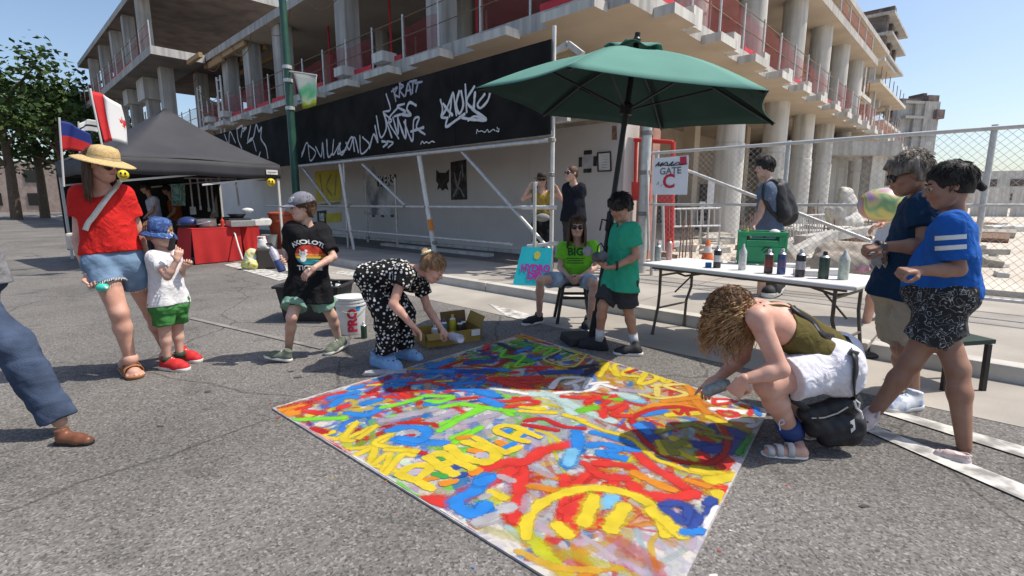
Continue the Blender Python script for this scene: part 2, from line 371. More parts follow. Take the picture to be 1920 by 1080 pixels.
# ================================================================== GROUND
def asphalt():
    m, n, l, b = _nt('worn_asphalt'); b.inputs['Roughness'].default_value = .88; b.inputs['Specular IOR Level'].default_value = .25
    tc = n.new('ShaderNodeTexCoord').outputs['Object']
    vo = n.new('ShaderNodeTexVoronoi'); vo.inputs['Scale'].default_value = 105; l.new(tc, vo.inputs['Vector'])
    sep = n.new('ShaderNodeSeparateColor'); l.new(vo.outputs['Color'], sep.inputs[0])
    r = n.new('ShaderNodeValToRGB'); cr = r.color_ramp
    cr.elements[0].position = .0; cr.elements[0].color = (.07, .066, .062, 1); cr.elements[1].position = 1; cr.elements[1].color = (.28, .262, .24, 1)
    for p, c in ((.22, (.125, .117, .108, 1)), (.6, (.165, .154, .143, 1)), (.88, (.205, .192, .178, 1))):
        e = cr.elements.new(p); e.color = c
    l.new(sep.outputs[0], r.inputs[0])
    big = n.new('ShaderNodeTexNoise'); big.inputs['Scale'].default_value = .55; big.inputs['Detail'].default_value = 6; l.new(tc, big.inputs['Vector'])
    mr = n.new('ShaderNodeMapRange'); mr.inputs[1].default_value = .35; mr.inputs[2].default_value = .68; mr.inputs[3].default_value = .82; mr.inputs[4].default_value = 1.28
    l.new(big.outputs['Fac'], mr.inputs[0])
    st = n.new('ShaderNodeTexNoise'); st.inputs['Scale'].default_value = 2.4; st.inputs['Detail'].default_value = 5; l.new(tc, st.inputs['Vector'])
    m2 = n.new('ShaderNodeMapRange'); m2.inputs[1].default_value = .30; m2.inputs[2].default_value = .42; m2.inputs[3].default_value = .72; m2.inputs[4].default_value = 1.0
    l.new(st.outputs['Fac'], m2.inputs[0])
    mm = n.new('ShaderNodeMath'); mm.operation = 'MULTIPLY'; l.new(mr.outputs[0], mm.inputs[0]); l.new(m2.outputs[0], mm.inputs[1])
    hs = n.new('ShaderNodeHueSaturation'); l.new(r.outputs[0], hs.inputs['Color']); l.new(mm.outputs[0], hs.inputs['Value']); dn = n.new('ShaderNodeTexNoise'); dn.inputs['Scale'].default_value = 3; dn.inputs['Detail'].default_value = 5; l.new(tc, dn.inputs['Vector']); vm = n.new('ShaderNodeMixRGB'); vm.inputs[0].default_value = .16; l.new(tc, vm.inputs[1]); l.new(dn.outputs['Color'], vm.inputs[2])
    ve = n.new('ShaderNodeTexVoronoi'); ve.feature = 'DISTANCE_TO_EDGE'; ve.inputs['Scale'].default_value = .55; l.new(vm.outputs[0], ve.inputs['Vector']); ck = n.new('ShaderNodeMapRange'); ck.inputs[1].default_value = .0015; ck.inputs[2].default_value = .007; ck.inputs[3].default_value = .45; ck.inputs[4].default_value = 1; l.new(ve.outputs['Distance'], ck.inputs[0])
    mx = n.new('ShaderNodeMixRGB'); mx.blend_type = 'MULTIPLY'; mx.inputs[0].default_value = .8; l.new(hs.outputs[0], mx.inputs[1]); l.new(ck.outputs[0], mx.inputs[2]); l.new(mx.outputs[0], b.inputs['Base Color'])
    bp = n.new('ShaderNodeBump'); bp.inputs['Strength'].default_value = .55; bp.inputs['Distance'].default_value = .006
    l.new(sep.outputs[0], bp.inputs['Height']); l.new(bp.outputs[0], b.inputs['Normal'])
    return m
m_asph = asphalt()
m_conc_pave = M('pavement_concrete', (.30, .272, .238), (.40, .365, .32), sc=1.3, rough=.9, bump=.3, bsc=60, det=8)
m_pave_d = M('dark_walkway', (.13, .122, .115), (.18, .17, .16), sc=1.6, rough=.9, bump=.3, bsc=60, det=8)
m_kerb = M('kerb_concrete', (.42, .39, .35), (.54, .51, .46), sc=3, rough=.9, bump=.3, bsc=40, det=6)
m_white_paint = M('worn_road_paint', (.58, .56, .52), (.24, .228, .212), sc=9, rough=.85, det=10, lo=.42, hi=.62)
m_dirt = M('site_dirt', (.46, .40, .33), (.60, .54, .46), sc=.8, rough=.95, bump=.8, bsc=6, det=8)
obj('street', *(lambda s: ([(-s, -s, 0), (s, -s, 0), (s, s, 0), (-s, s, 0)], [(0, 1, 2, 3)]))(1500), m_asph)['kind'] = 'structure'
def strip(name, a0, a1, b0, b1, z0, z1, mat, kind='structure'):
    mb = MB(); c = AB((a0+a1)/2, (b0+b1)/2, (z0+z1)/2); mb.box(c, abs(a1-a0), abs(b1-b0), z1-z0, DL); o = mb.build(name, mat); o['kind'] = kind; return o
SW = .13
gut = strip('gutter', -14, 70, -4.85, -3.86, -.2, .004, m_conc_pave)
kb = thing('kerb', loc=AB(0, -3.77, 0), kind='structure')
for i in range(-5, 26):
    mb = MB(); mb.box(AB(i*2.4+1.2, -3.77, SW/2-.05), 2.385, .175, SW+.1+.004, DL); o = mb.build('kerbstone', m_kerb, kb); bevel(o, .015, 2)
sw = thing('pavement', loc=AB(0, -2, 0), kind='structure')
for i in range(-5, 26):
    for j in range(2):
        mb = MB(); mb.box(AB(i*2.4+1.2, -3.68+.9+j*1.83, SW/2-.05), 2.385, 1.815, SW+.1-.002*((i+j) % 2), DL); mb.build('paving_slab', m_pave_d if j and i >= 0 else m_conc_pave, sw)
strip('site_ground', -60, 0, .02, 200, -.3, .2, m_dirt)
strip('site_ground', 0, 36, .02, 60, -.3, .16, m_dirt)
strip('far_pavement', 36.2, 160, -1, 60, -.3, .1, m_conc_pave)
# painted road markings, traced on the street
def mark(name, px, w=None):
    q = [G(x, y) for x, y in px]; V = [p+UP*.0085 for p in q]
    o = obj(name, V, [tuple(range(len(V)))], m_white_paint); o['kind'] = 'structure'; return o
mark('road_marking', [(420, 497), (445, 493), (560, 520), (523, 527)])
mark('road_marking', [(505, 500), (520, 497), (606, 517), (590, 522)])
mark('road_marking', [(618, 512), (640, 507), (700, 517), (690, 523)])
mark('road_marking', [(915, 570), (1000, 592), (1000, 606), (950, 594)])
m_faded = M('faded_line_paint', (.27, .255, .235), (.17, .16, .15), sc=5, rough=.9, det=9, lo=.4, hi=.6)
fl_ = mark('faded_line', [(352, 598), (362, 596), (608, 653), (600, 656)]); fl_.data.materials[0] = m_faded
mark('road_marking', [(1650, 775), (1665, 768), (2600, 1030), (2600, 1075)])
mark('road_marking', [(1600, 800), (1625, 795), (2600, 1180), (2600, 1240)])
# tar patches / stains are flat on the street
m_stain = M('tar_stain', (.05, .048, .046), (.10, .095, .09), sc=8, rough=.7)
rs = random.Random(3)
mbs = MB()
for px, py, r in [(560, 708, .035), (545, 697, .025), (590, 697, .02), (690, 870, .022), (300, 800, .022), (1620, 950, .02), (660, 780, .02), (390, 735, .025)]:
    c = G(px, py)+UP*.004; k = 14; V = [c+V3(math.cos(t)*r*rs.uniform(.6, 1.4), math.sin(t)*r*.55*rs.uniform(.6, 1.4), 0) for t in [2*math.pi*i/k for i in range(k)]]
    mbs.add(V, [tuple(range(k))])
tag(mbs.build('tar_stain', m_stain), kind='stuff')

# ================================================================== CONCRETE FRAME BUILDING
m_conc = M('raw_concrete', (.40, .38, .35), (.50, .48, .445), sc=.9, rough=.9, bump=.25, bsc=9, det=9, streak=.35)
m_conc_l = M('pale_concrete', (.54, .52, .475), (.64, .62, .575), sc=1.2, rough=.9, bump=.2, bsc=12, det=9, streak=.32)
m_soffit = M('soffit_concrete', (.46, .38, .29), (.55, .46, .36), sc=.7, rough=.9, bump=.15, bsc=10, det=8)
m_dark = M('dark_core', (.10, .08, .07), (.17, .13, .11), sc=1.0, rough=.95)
m_tanwall = M('block_wall', (.48, .40, .31), (.56, .47, .38), sc=1.5, rough=.95)
m_galv = M('galvanised_steel', (.50, .49, .47), (.62, .61, .58), sc=18, rough=.5, metal=.35, spec=.5)
m_rust = M('rusty_bar', (.16, .09, .06), (.28, .17, .11), sc=20, rough=.8)
m_net = M('red_debris_net', (.34, .04, .05), (.24, .025, .035), sc=5, rough=.9, alpha=.32)
m_redtoe = M('red_toe_board', (.62, .05, .06), (.50, .035, .05), sc=5, rough=.7)
m_dkf = M('dark_formwork', (.10, .085, .08), (.2, .16, .14), sc=2, rough=.9)
m_timber = M('formwork_timber', (.34, .21, .10), (.46, .31, .17), sc=6, rough=.8, stretch=(1, 8, 8))
def abox(mb, a0, a1, b0, b1, z0, z1, mi=0):
    mb.box(AB((a0+a1)/2, (b0+b1)/2, (z0+z1)/2), abs(a1-a0), abs(b1-b0), z1-z0, DL, mi=mi); return mb
bld = thing('construction_building', 'unfinished concrete frame building rising behind the black hoarding and the fence', 'building', AB(0, 0, 0))
Z2, Z3 = 5.08, 8.75
def slab(a0, a1, b0, b1, z, t, name='floor_slab', mats=None):
    mb = MB(); abox(mb, a0, a1, b0, b1, z, z+t); mb.mid = [1, 0, 0, 0, 0, 0]
    return mb.build(name, [m_conc, m_soffit] if mats is None else mats, bld)
slab(0, 36, 0, 42, Z2, .38)
slab(0, 25, .25, 26, Z3, .34)
slab(25.05, 36, .25, 26, Z3-.02, .34, mats=[m_conc, m_dark])  # underside coloured dark to stand for the shade below the slab
slab(1.5, 24, 9, 40, 12.3, .32)
# projecting block at the far end
m_soffd = M('shaded_soffit', (.15, .135, .12), (.21, .19, .17), sc=.9, rough=.9, det=8)  # same concrete darkened: the shade under the block is in the colour
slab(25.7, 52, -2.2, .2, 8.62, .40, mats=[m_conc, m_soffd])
slab(26.2, 52, -1.8, 8, 12.6, .35, mats=[m_conc, m_dark])  # dark underside colour again stands in for shade
for a, b in ((28.5, -1), (32, -1), (36.5, -1), (41, -1), (46, -1), (31, 3), (37, 4)):
    mb = MB(); abox(mb, a-.35, a+.35, b-.3, b+.3, .1, 8.62); mb.build('column', m_conc, bld)
mb = MB(); abox(mb, 31.4, 33.2, -1.5, -.5, 7.4, 8.6); mb.build('drop_beam', m_conc_l, bld)
mb = MB(); abox(mb, 36, 37.4, -1.5, -.5, 7.7, 8.6); mb.build('drop_beam', m_conc_l, bld)
for a in (30.5, 34.5, 38.5, 43, 48):
    mb = MB(); abox(mb, a-.3, a+.3, -1.6, -1.0, 9.02, 12.6); mb.build('column', m_conc, bld)
for i in range(3):
    mb = MB(); abox(mb, 20.5, 26.5, .35+i*.9, .50+i*.9, 8.52, 8.72); mb.build('timber_joist', m_timber, bld)
for b in (-.7, .3):
    mb = MB(); abox(mb, 23.5, 25.6, b, b+.16, 8.36, 8.58); mb.build('timber_joist', m_timber, bld)
# shuttering ladders
for a in (26.6, 23.3):
    mb = MB()
    for s in (0, .55): mb.tube([AB(a+s, .1, 4.0), AB(a+s, .1, 7.6)], .05, 6)
    for k in range(7): mb.tube([AB(a, .1, 4.3+k*.52), AB(a+.55, .1, 4.3+k*.52)], .035, 6)
    mb.build('frame_ladder', m_galv, bld)
for z0, z1 in ((7.2, 6.2), (6.2, 5.6), (5.9, 4.4)):
    mb = MB(); mb.tube([AB(26.6, .1, z0), AB(23.9, .1, z1)], .04, 6); mb.build('brace_tube', m_rust, bld)
# columns, left facade, second storey; right facade both storeys
for a in (1.3, 6.7, 12.0, 17.5, 21.0, 24.0, 29.0):
    mb = MB(); abox(mb, a-.36, a+.36, .55, 1.15, Z2+.38, Z3+.001); o = mb.build('column', m_conc, bld); bevel(o, .03, 1)
for a in (4, 9.5, 15, 20):
    mb = MB(); mb.lathe(AB(a, 4.2, 0), [(.3, Z2+.38), (.3, Z3)], 14); shade_auto(mb.build('column', m_conc, bld))
for b in (4.2, 8.6, 13.0, 17.0, 20.6, 24.2):
    mb = MB(); mb.lathe(AB(.75, b, 0), [(.42, Z2+.36), (.42, Z3+.01)], 20); shade_auto(mb.build('column', m_conc_l, bld))
for b in (8.0, 12.5, 16.3, 20.0, 24.0, 29):
    mb = MB(); mb.lathe(AB(.95, b, 0), [(.46, .1), (.46, 3.2), (.43, 3.22), (.43, Z2)], 22); shade_auto(mb.build('column', m_conc_l, bld))
for b in (6.5, 12, 18):
    mb = MB(); abox(mb, 3.8, 4.3, b-.25, b+.25, .1, Z2); mb.build('column', m_tanwall, bld)
for b in (12, 17, 22):
    mb = MB(); mb.lathe(AB(3.2, b, 0), [(.38, Z3+.34), (.38, 12.3)], 16); shade_auto(mb.build('column', m_conc_l, bld))
# shoring props and hanging cables on the open floors
for i in range(22):
    a = 2+i*1.55; mb = MB(); mb.tube([AB(a, 2.2+1.7*(i % 3), Z2+.38), AB(a+.05, 2.2+1.7*(i % 3), Z3)], .045, 6); mb.build('shoring_prop', m_galv if i % 3 else m_redtoe, bld)
for i in range(9):
    b = 6+i*2.7; mb = MB(); mb.tube([AB(2.2, b, Z2+.38), AB(2.2, b+.05, Z3)], .045, 6); mb.build('shoring_prop', m_galv, bld)
for i in range(7):
    a = 3+i*4.1; mb = MB(); mb.tube([AB(a, .3, Z3), AB(a+.5, .32, Z3-.55), AB(a+1.2, .3, Z3-.7), AB(a+2.0, .3, Z3-.5), AB(a+2.6, .3, Z3)], .018, 5); mb.build('hanging_cable', m_rust, bld)
# inner walls
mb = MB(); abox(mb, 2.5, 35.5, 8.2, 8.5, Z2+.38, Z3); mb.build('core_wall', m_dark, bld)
mb = MB(); abox(mb, 8.0, 8.3, 8.8, 40, Z2+.38, Z3); mb.build('core_wall', m_tanwall, bld)
mb = MB(); abox(mb, 7.0, 7.3, 1.5, 41, .1, Z2); mb.build('back_wall', m_tanwall, bld)
mb = MB(); abox(mb, 1.5, 7.0, 3.6, 3.85, .1, Z2); mb.build('back_wall', m_tanwall, bld)
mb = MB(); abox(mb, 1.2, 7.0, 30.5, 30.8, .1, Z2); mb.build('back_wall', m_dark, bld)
for (a, z0, w, h) in ((5.7, 3.9, .55, .32), (4.0, 4.0, .55, .3), (4.9, 3.1, .22, .34), (4.4, 3.1, .22, .34)):
    mb = MB(); abox(mb, a-w/2, a+w/2, 3.53, 3.605, z0, z0+h); mb.build('vent', m_dark, bld)
for (b0, b1, z0, z1) in ((9, 11.2, .3, 2.6), (14, 17, .3, 2.8), (20, 23, .3, 2.4)):
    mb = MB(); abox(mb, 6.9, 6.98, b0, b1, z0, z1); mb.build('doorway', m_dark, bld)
# formwork stubs along both slab edges
a = .5
while a < 35:
    mb = MB(); abox(mb, a, a+1.35, -.46, -.002, Z2-.06, Z2+.13, 0); mb.mid = [1, 0, 0, 0, 0, 0]; mb.build('slab_stub', [m_conc_l, m_soffit], bld)
    if int(a*10) % 3 == 0: mb = MB(); abox(mb, a+.5, a+1.1, -.30, .2, Z2+.385, Z2+.66); mb.build('edge_block', m_conc_l, bld)
    a += 2.35
b = .9
while b < 41:
    mb = MB(); abox(mb, -.46, -.002, b, b+1.0, Z2-.06, Z2+.14); mb.mid = [1, 0, 0, 0, 0, 0]; mb.build('slab_stub', [m_conc_l, m_soffit], bld)
    mb = MB(); abox(mb, -.28, .15, b+1.25, b+1.7, Z2+.02, Z2+.46); mb.build('edge_block', m_conc_l, bld)
    b += 2.35
# guard rails with red netting
z = Z2+.38
def rail(f, s0, s1, step, zb, h=1.15, net=True, toe=True):
    pts = []; s = s0; ps = []
    while s <= s1+1e-6: ps.append(s); s += step
    for s in ps:
        mb = MB(); mb.tube([f(s, zb), f(s, zb+h+.1)], .03, 6); mb.build('guard_post', m_galv, bld)
    for hh in (h, h*.55):
        mb = MB(); mb.tube([f(ps[0], zb+hh), f(ps[-1], zb+hh-.03)], .015, 5); mb.build('guard_wire', m_rust, bld)
    if net:
        for s, e in zip(ps[:-1], ps[1:]):
            if rs.random() < .85:
                zz = h*rs.uniform(.75, .98)
                V, F = grid(lambda u, v: f(s+.05+(e-s-.1)*u, zb+.03+v*zz)+DL*.02*math.sin(9*u)+UP*.04*math.sin(6*u)*v, 6, 3); obj('debris_net', V, F, m_net, bld)
            if toe and rs.random() < .6:
                mb = MB(); A, B = f(s+.1, zb+.10), f(e-.3, zb+.12); mb.beam(A, B, .03, .16); mb.build('toe_board', m_redtoe, bld)
rail(lambda s, z: AB(s, .12, z), 1.0, 34, 1.65, z)
rail(lambda s, z: AB(.10, s, z), 1.2, 41, 1.65, z)
rail(lambda s, z: AB(s, -2.1, z), 26, 52, 2.2, 9.02)
rail(lambda s, z: AB(.35, s, z), 2, 26, 2.0, Z3+.34)
# far wing: balconies stacked along the right facade
def wing_slab(p0, p1, a, depth, t=.28):
    q0, q1 = PA(*p0, a), PA(*p1, a); b0 = (q0-C0)@DN; b1 = (q1-C0)@DN; zz = (q0[2]+q1[2])/2
    mb = MB(); abox(mb, a, a+depth, b0, b1, zz-t/2, zz+t/2); mb.mid = [1, 0, 0, 0, 0, 0]; mb.build('balcony_slab', [m_conc_l, m_soffit], bld); return b0, b1, zz
W = []
for p0, p1, aa in (((1652, 143), (1697, 208), 2.6), ((1660, 102), (1681, 147), 2.9), ((1660, 225), (1688, 252), 2.6), ((1595, 155), (1633, 193), 2.2), ((1588, 207), (1627, 240), 2.2), ((1630, 60), (1659, 108), 2.2)):
    W.append((wing_slab(p0, p1, aa, 7), aa))
for (b0, b1, zz), aa in W:
    for f in (.25, .8):
        bb = b0+(b1-b0)*f; mb = MB(); abox(mb, aa+.9, aa+1.3, bb-.3, bb+.3, zz-3.2, zz-.14); mb.build('column', m_conc_l, bld)
    if zz < 12:
        for k in range(7):
            bb = b0+(b1-b0)*(k+.3)/7; mb = MB(); mb.tube([AB(aa+.1, bb, zz+.14), AB(aa+.1, bb, zz+1.25)], .035, 5); mb.build('guard_post', m_rust, bld)
mb = MB(); abox(mb, 6.5, 6.9, 26.2, 64, 4.5, 13); mb.build('wing_wall', m_tanwall, bld)
q = PA(1675, 95, 3.2); bb = (q-C0)@DN
for k in range(9):
    mb = MB(); abox(mb, 3.2+.5*(k % 3), 9, bb-5+k*1.0, bb-4.1+k*1.0+.3*(k % 2), q[2]-1.6+.5*((k*7) % 3), q[2]+2.2+.45*((k*5) % 4)); mb.build('formwork_panel', m_rust if k % 3 else m_dkf, bld)
for zz in (-1.7, .3, 2.0): mb = MB(); abox(mb, 2.7, 8, bb-5.3, bb+4.4, q[2]+zz, q[2]+zz+.22); mb.build('formwork_deck', m_conc, bld)
q0, q1 = PA(1570, 264, 2.0), PA(1682, 262, 2.0)
pod = thing('site_podium', 'low concrete podium deck on columns past the round building columns', 'podium', P(1630, 400, 27)*V3(1, 1, 0))
def pbox(x0, y0, x1, y1, Y0, dep, mat, name):
    A, B = P(x0, y0, Y0), P(x1, y1, Y0); mb = MB(); mb.box(V3((A[0]+B[0])/2, Y0+dep/2, (A[2]+B[2])/2), abs(B[0]-A[0]), dep, abs(A[2]-B[2]), (1, .0, 0)); return mb.build(name, mat, pod)
pbox(1545, 264, 1688, 290, 26, 9, m_conc, 'deck'); pbox(1637, 291, 1652, 392, 26.6, .8, m_conc_l, 'column'); pbox(1560, 291, 1574, 392, 28, .8, m_conc_l, 'column'); pbox(1676, 291, 1686, 392, 27, .8, m_conc, 'column')
pbox(1540, 300, 1700, 392, 33, .3, m_tanwall, 'back_wall'); pbox(1588, 338, 1632, 392, 32.6, .2, m_dark, 'doorway')
D = SDF(.2); q = P(1580, 372, 22)*V3(1, 1, 0)
for dx, dz, r in ((0, .5, .5), (.5, .45, .45), (.2, 1.2, .42), (-.3, .9, .35), (.1, 1.7, .3)): D.cap(q+V3(dx, 0, dz), q+V3(dx+.2, .3, dz), r)
D.noise(.05, 4); tag(sobj('bulk_bag', D, .06, m_conc_l), 'heaped pale bulk bags beside the concrete podium', 'bulk bags')
fw = thing('site_fence', 'pale solid site hoarding running far behind the chain link fence', 'fence', V3(34, 42, 0))
for i in range(16):
    mb = MB(); mb.box(V3(27+i*2.44, 46-i*.9, 1.25), 2.42, .08, 2.3+.12*(i % 3), (1, -.37, 0)); mb.build('hoarding_panel', m_conc_l if i % 4 else m_tanwall, fw)
for i, (x, y, w, h) in enumerate(((95, 120, 40, 8), (140, 110, 34, 10.5), (60, 135, 30, 9))):
    t = thing('far_block', ('low far building behind the site at the right horizon', 'taller far building at the right horizon', 'far building beside the concrete tower')[i], 'building', V3(x, y, 0)); mb = MB(); mb.box(V3(x, y, h/2), w, 14, h, (1, -.4, 0)); mb.build('wall', m_conc_l if i != 1 else m_tanwall, t)
    for k in range(8):
        for z in (2.5, 5.5): mb = MB(); mb.box(V3(x, y, z)+nrm(V3(1, -.4, 0))*(k-3.5)*w/9+nrm(V3(-.4, -1, 0))*7.03, w/18, .2, 1.5, (1, -.4, 0)); mb.build('window', m_dark, t)
# far tower
tw = thing('concrete_tower', 'distant unfinished concrete tower with dark rooftop formwork beyond the fence', 'tower', P(1722, 380, 95)*V3(1, 1, 0))
def tpt(px, py, Y=95): return P(px, py, Y)
def tbox(x0, y0, x1, y1, d0, d1, mat, name):
    A = tpt(x0, y0, 95); B = tpt(x1, y1, 95); mb = MB(); mb.box(V3((A[0]+B[0])/2, 95+(d0+d1)/2, (A[2]+B[2])/2), abs(B[0]-A[0]), d1-d0, abs(A[2]-B[2]), (1, .18, 0)); return mb.build(name, mat, tw)
m_dkform = M('brown_formwork', (.15, .11, .10), (.25, .19, .17), sc=1.2, rough=.9)
for y in (189, 217, 250, 285, 320): tbox(1682, y, 1748, y+5, 0, 14, m_conc, 'floor_slab')
for x in (1690, 1722, 1740):
    tbox(x-3, 189, x+3, 385, .5, 1.6, m_conc, 'column')
for y in (196, 224, 257, 292): tbox(1692, y, 1738, y+18, 4, 5, m_dkform, 'infill_wall')
tbox(1742, 176, 1761, 212, 1, 9, m_dkform, 'formwork'); tbox(1750, 205, 1765, 222, 0, 8, m_dkform, 'formwork'); tbox(1686, 183, 1742, 190, 1, 12, m_dkform, 'formwork'); tbox(1746, 170, 1753, 177, 2, 5, m_dark, 'formwork')

# ================================================================== HOARDINGS
m_black = M('black_panel', (.011, .011, .011), (.024, .023, .022), sc=1.6, rough=.9, spec=.08, det=8)
m_wall = M('white_painted_ply', (.54, .50, .465), (.61, .57, .535), sc=.8, rough=.8, bump=.1, bsc=14, det=8)
HB = -2.4
hoard = thing('hoarding', 'long black hoarding panel raised on scaffolding, scrawled with white tags', 'hoarding', AB(0, HB, 2.45))
zb, zt = 2.44, 3.90
a = -.04
while a < 19:
    e = min(a+2.4, 19); mb = MB(); abox(mb, a+.006, e-.006, HB-.008*(int(a/2.4) % 2), HB+.03, zb, zt); mb.build('panel', m_black, hoard); a = e
mb = MB(); abox(mb, -.04, 19, HB+.03, HB+.09, zb-.02, zb+.06); mb.build('rail_timber', m_conc, hoard)
m_tag = paint_mat('tag_paint', 60)
def tags(strokes, k, ox, oy, w, col, name, al=.9):
    p = Paint()
    for i, st in enumerate(strokes):
        p.add([PB(ox+x/k, oy+y/k, HB-.016) for x, y in st], w*1.25*(.85+.3*((i*7) % 5)/4), -DN, .0004*(i % 9), col, al, .55)
    return p.build(name, m_tag, hoard)
tags([[(100, 490), (115, 560), (105, 615), (150, 620)], [(190, 440), (150, 540), (110, 610)], [(120, 520), (150, 560), (185, 600)], [(165, 610), (190, 440), (215, 600)], [(235, 430), (215, 520), (235, 590), (265, 530), (250, 430)], [(280, 380), (285, 480), (290, 580)], [(345, 395), (290, 500), (350, 570)], [(350, 440), (345, 500), (340, 560)], [(420, 450), (370, 520), (390, 550), (440, 500), (460, 440)], [(150, 620), (140, 685), (210, 640), (280, 590), (260, 620), (430, 635), (330, 560)], [(300, 640), (350, 610), (430, 635)]], 3.857, 800, 60, .05, (.72, .72, .74), 'graffiti_tag')
tags([[(360, 735), (365, 705), (375, 720), (400, 715), (420, 725), (440, 705), (450, 725), (480, 705), (495, 715)], [(510, 690), (512, 700)], [(505, 715), (520, 720), (522, 700)]], 3.857, 800, 60, .018, (.75, .75, .75), 'signature')
tags([[(1300, 410), (1320, 500)], [(1290, 430), (1330, 400), (1310, 450), (1345, 470)], [(1350, 370), (1345, 470)], [(1345, 375), (1375, 390), (1350, 420), (1380, 465)], [(1390, 460), (1410, 370), (1430, 450)], [(1395, 425), (1430, 420)], [(1420, 360), (1470, 350)], [(1445, 355), (1440, 440)], [(1460, 370), (1510, 360)], [(1480, 365), (1465, 430)]], 3.857, 400, 60, .045, (.42, .42, .50), 'graffiti_tag', .8)
tags([[(1250, 450), (1280, 560), (1230, 580), (1290, 640), (1250, 660)], [(1380, 520), (1330, 540), (1390, 580), (1310, 610)], [(1465, 530), (1420, 510), (1400, 560), (1430, 600), (1370, 600)], [(1180, 610), (1210, 760), (1250, 700), (1240, 600)], [(1230, 580), (1260, 670), (1290, 760)], [(1340, 540), (1270, 640), (1340, 770)], [(1300, 620), (1335, 740), (1335, 620)], [(1340, 640), (1390, 770), (1390, 640)], [(1380, 650), (1440, 790), (1450, 640), (1490, 620), (1470, 690), (1530, 740)], [(1430, 720), (1520, 690)]], 3.857, 400, 60, .05, (.60, .60, .64), 'graffiti_tag')
tags([[(640, 880), (680, 800), (700, 930), (740, 870), (690, 820)], [(740, 830), (780, 900), (790, 800), (800, 910)], [(820, 780), (830, 900), (860, 880)], [(870, 780), (865, 890), (920, 800), (900, 880), (960, 850)], [(910, 810), (930, 890), (1000, 760), (1020, 860)], [(1060, 750), (1070, 880), (1130, 820), (1080, 760)], [(1130, 840), (1160, 740), (1190, 800), (1170, 680)], [(660, 840), (640, 900)], [(960, 800), (985, 850), (1020, 760), (1050, 870)], [(1220, 790), (1260, 800), (1230, 830)], [(1260, 790), (1300, 800), (1265, 835)]], 3.857, 400, 60, .05, (.55, .55, .58), 'graffiti_tag')
tags([[(1500, 810), (1510, 790), (1525, 805), (1540, 795), (1560, 803), (1580, 790), (1600, 797)]], 3.857, 400, 60, .03, (.65, .65, .65), 'signature')
tags([[(80, 740), (110, 810), (120, 720), (160, 800)], [(170, 700), (210, 680), (200, 760)], [(170, 700), (180, 780), (205, 840)], [(215, 720), (240, 690), (210, 700)], [(270, 680), (250, 790), (290, 760), (310, 670), (330, 720), (350, 690), (345, 770), (380, 830), (395, 910)], [(245, 805), (280, 770), (310, 860)], [(330, 900), (340, 870)]], 3.857, 400, 60, .06, (.50, .50, .53), 'graffiti_tag')
# white ply wall behind the covered walkway, panel by panel
wall = thing('site_wall', 'grey white painted plywood wall under the black hoarding, hung with posters', 'wall', AB(0, -.1, .1))
a = -.02
while a < 30:
    e = a+2.44; mb = MB(); abox(mb, a+.002, e-.002, -.12-.001*(int(a) % 2), -.08, SW, 2.92); mb.build('plywood_panel', m_wall, wall); a = e
mb = MB(); abox(mb, -.065, -.022, -.12, .75, SW, 2.92); mb.build('end_panel', m_wall, wall)
m_capw = M('timber_cap', (.30, .27, .22), (.40, .36, .30), sc=5, rough=.9)
mb = MB(); abox(mb, 0, 30, -.17, -.04, 2.922, 3.0); mb.build('wall_cap', m_capw, wall)
mb = MB(); abox(mb, 0, 30, -.30, -.125, SW+.002, SW+.07); mb.build('base_plank', m_conc_l, wall)
mb = MB(); abox(mb, 2.6, 7, -1.30, -1.12, SW+.002, SW+.07); tag(mb.build('timber_plank', m_conc_l), 'pale plank lying along the covered walkway by the white wall', 'plank')
deck = thing('walkway_roof', 'plank roof of the covered walkway between hoarding and white wall', 'roof', AB(0, -1.2, 3.0))
a = 0
while a < 19:
    mb = MB(); abox(mb, a+.004, a+1.2-.004, HB+.1, -.2, 3.06, 3.10); mb.build('plank', m_capw, deck); a += 1.2
mb = MB(); q0 = PB(1038, 220, -2.0); mb.box(PB(1052, 222, -1.9)+UP*.1, .34, .1, .32, DL); tag(mb.build('white_box', m_conc_l), 'small white box fixed on the scaffold corner under the parasol', 'box')
# orange and black wedge under the slab corner
q = [PB(1040, 100, -1.0), PB(1066, 82, -1.0), PB(1092, 102, -1.0), PB(1078, 108, -1.0)]
mb = MB(); mb.beam(q[0], q[1], .1, .1); mb.beam(q[1], q[2], .1, .1); tag(mb.build('angle_brace', m_conc_l), 'pale angled brace poking above the black hoarding corner', 'brace')
mb = MB(); mb.quad(q[0]-UP*.06, q[2]-UP*.04, q[1]-UP*.12, q[0]-UP*.02+DN*.01, .03); tag(mb.build('plywood_offcut', m_timber), 'orange plywood offcut beneath the angled brace by the hoarding corner', 'plywood')

# ---- posters on the wall
def wpt(px, py, off=.135): return PB(px, py, -off)
def poster(px, label, mat, name='poster', off=.128, t=.005):
    q = [wpt(x, y, off) for x, y in px]; c = sum(q)/len(q); mb = MB(); n = -DN*t
    k = len(q); mb.add([p for p in q]+[p+n for p in q], [tuple(range(k-1, -1, -1)), tuple(range(k, 2*k))]+[(i, (i+1) % k, k+(i+1) % k, k+i) for i in range(k)])
    o = mb.build(name, mat, None, loc=c); tag(o, label, 'poster'); return o
m_yel = M('yellow_poster', (.62, .50, .04), (.50, .40, .05), sc=3, rough=.7); m_ink = M('black_ink', (.02, .02, .02), (.05, .045, .045), sc=6, rough=.7)
m_paper = M('white_paper', (.72, .71, .70), (.62, .61, .61), sc=4, rough=.7)
m_greyp = M('grey_mural_paint', (.74, .72, .72), (.20, .19, .20), sc=1.6, rough=.8, det=7)
yp = poster([(590, 322), (638, 317), (640, 376), (594, 378)], 'faded yellow poster on the shaded white wall', m_yel)
p_ = Paint()
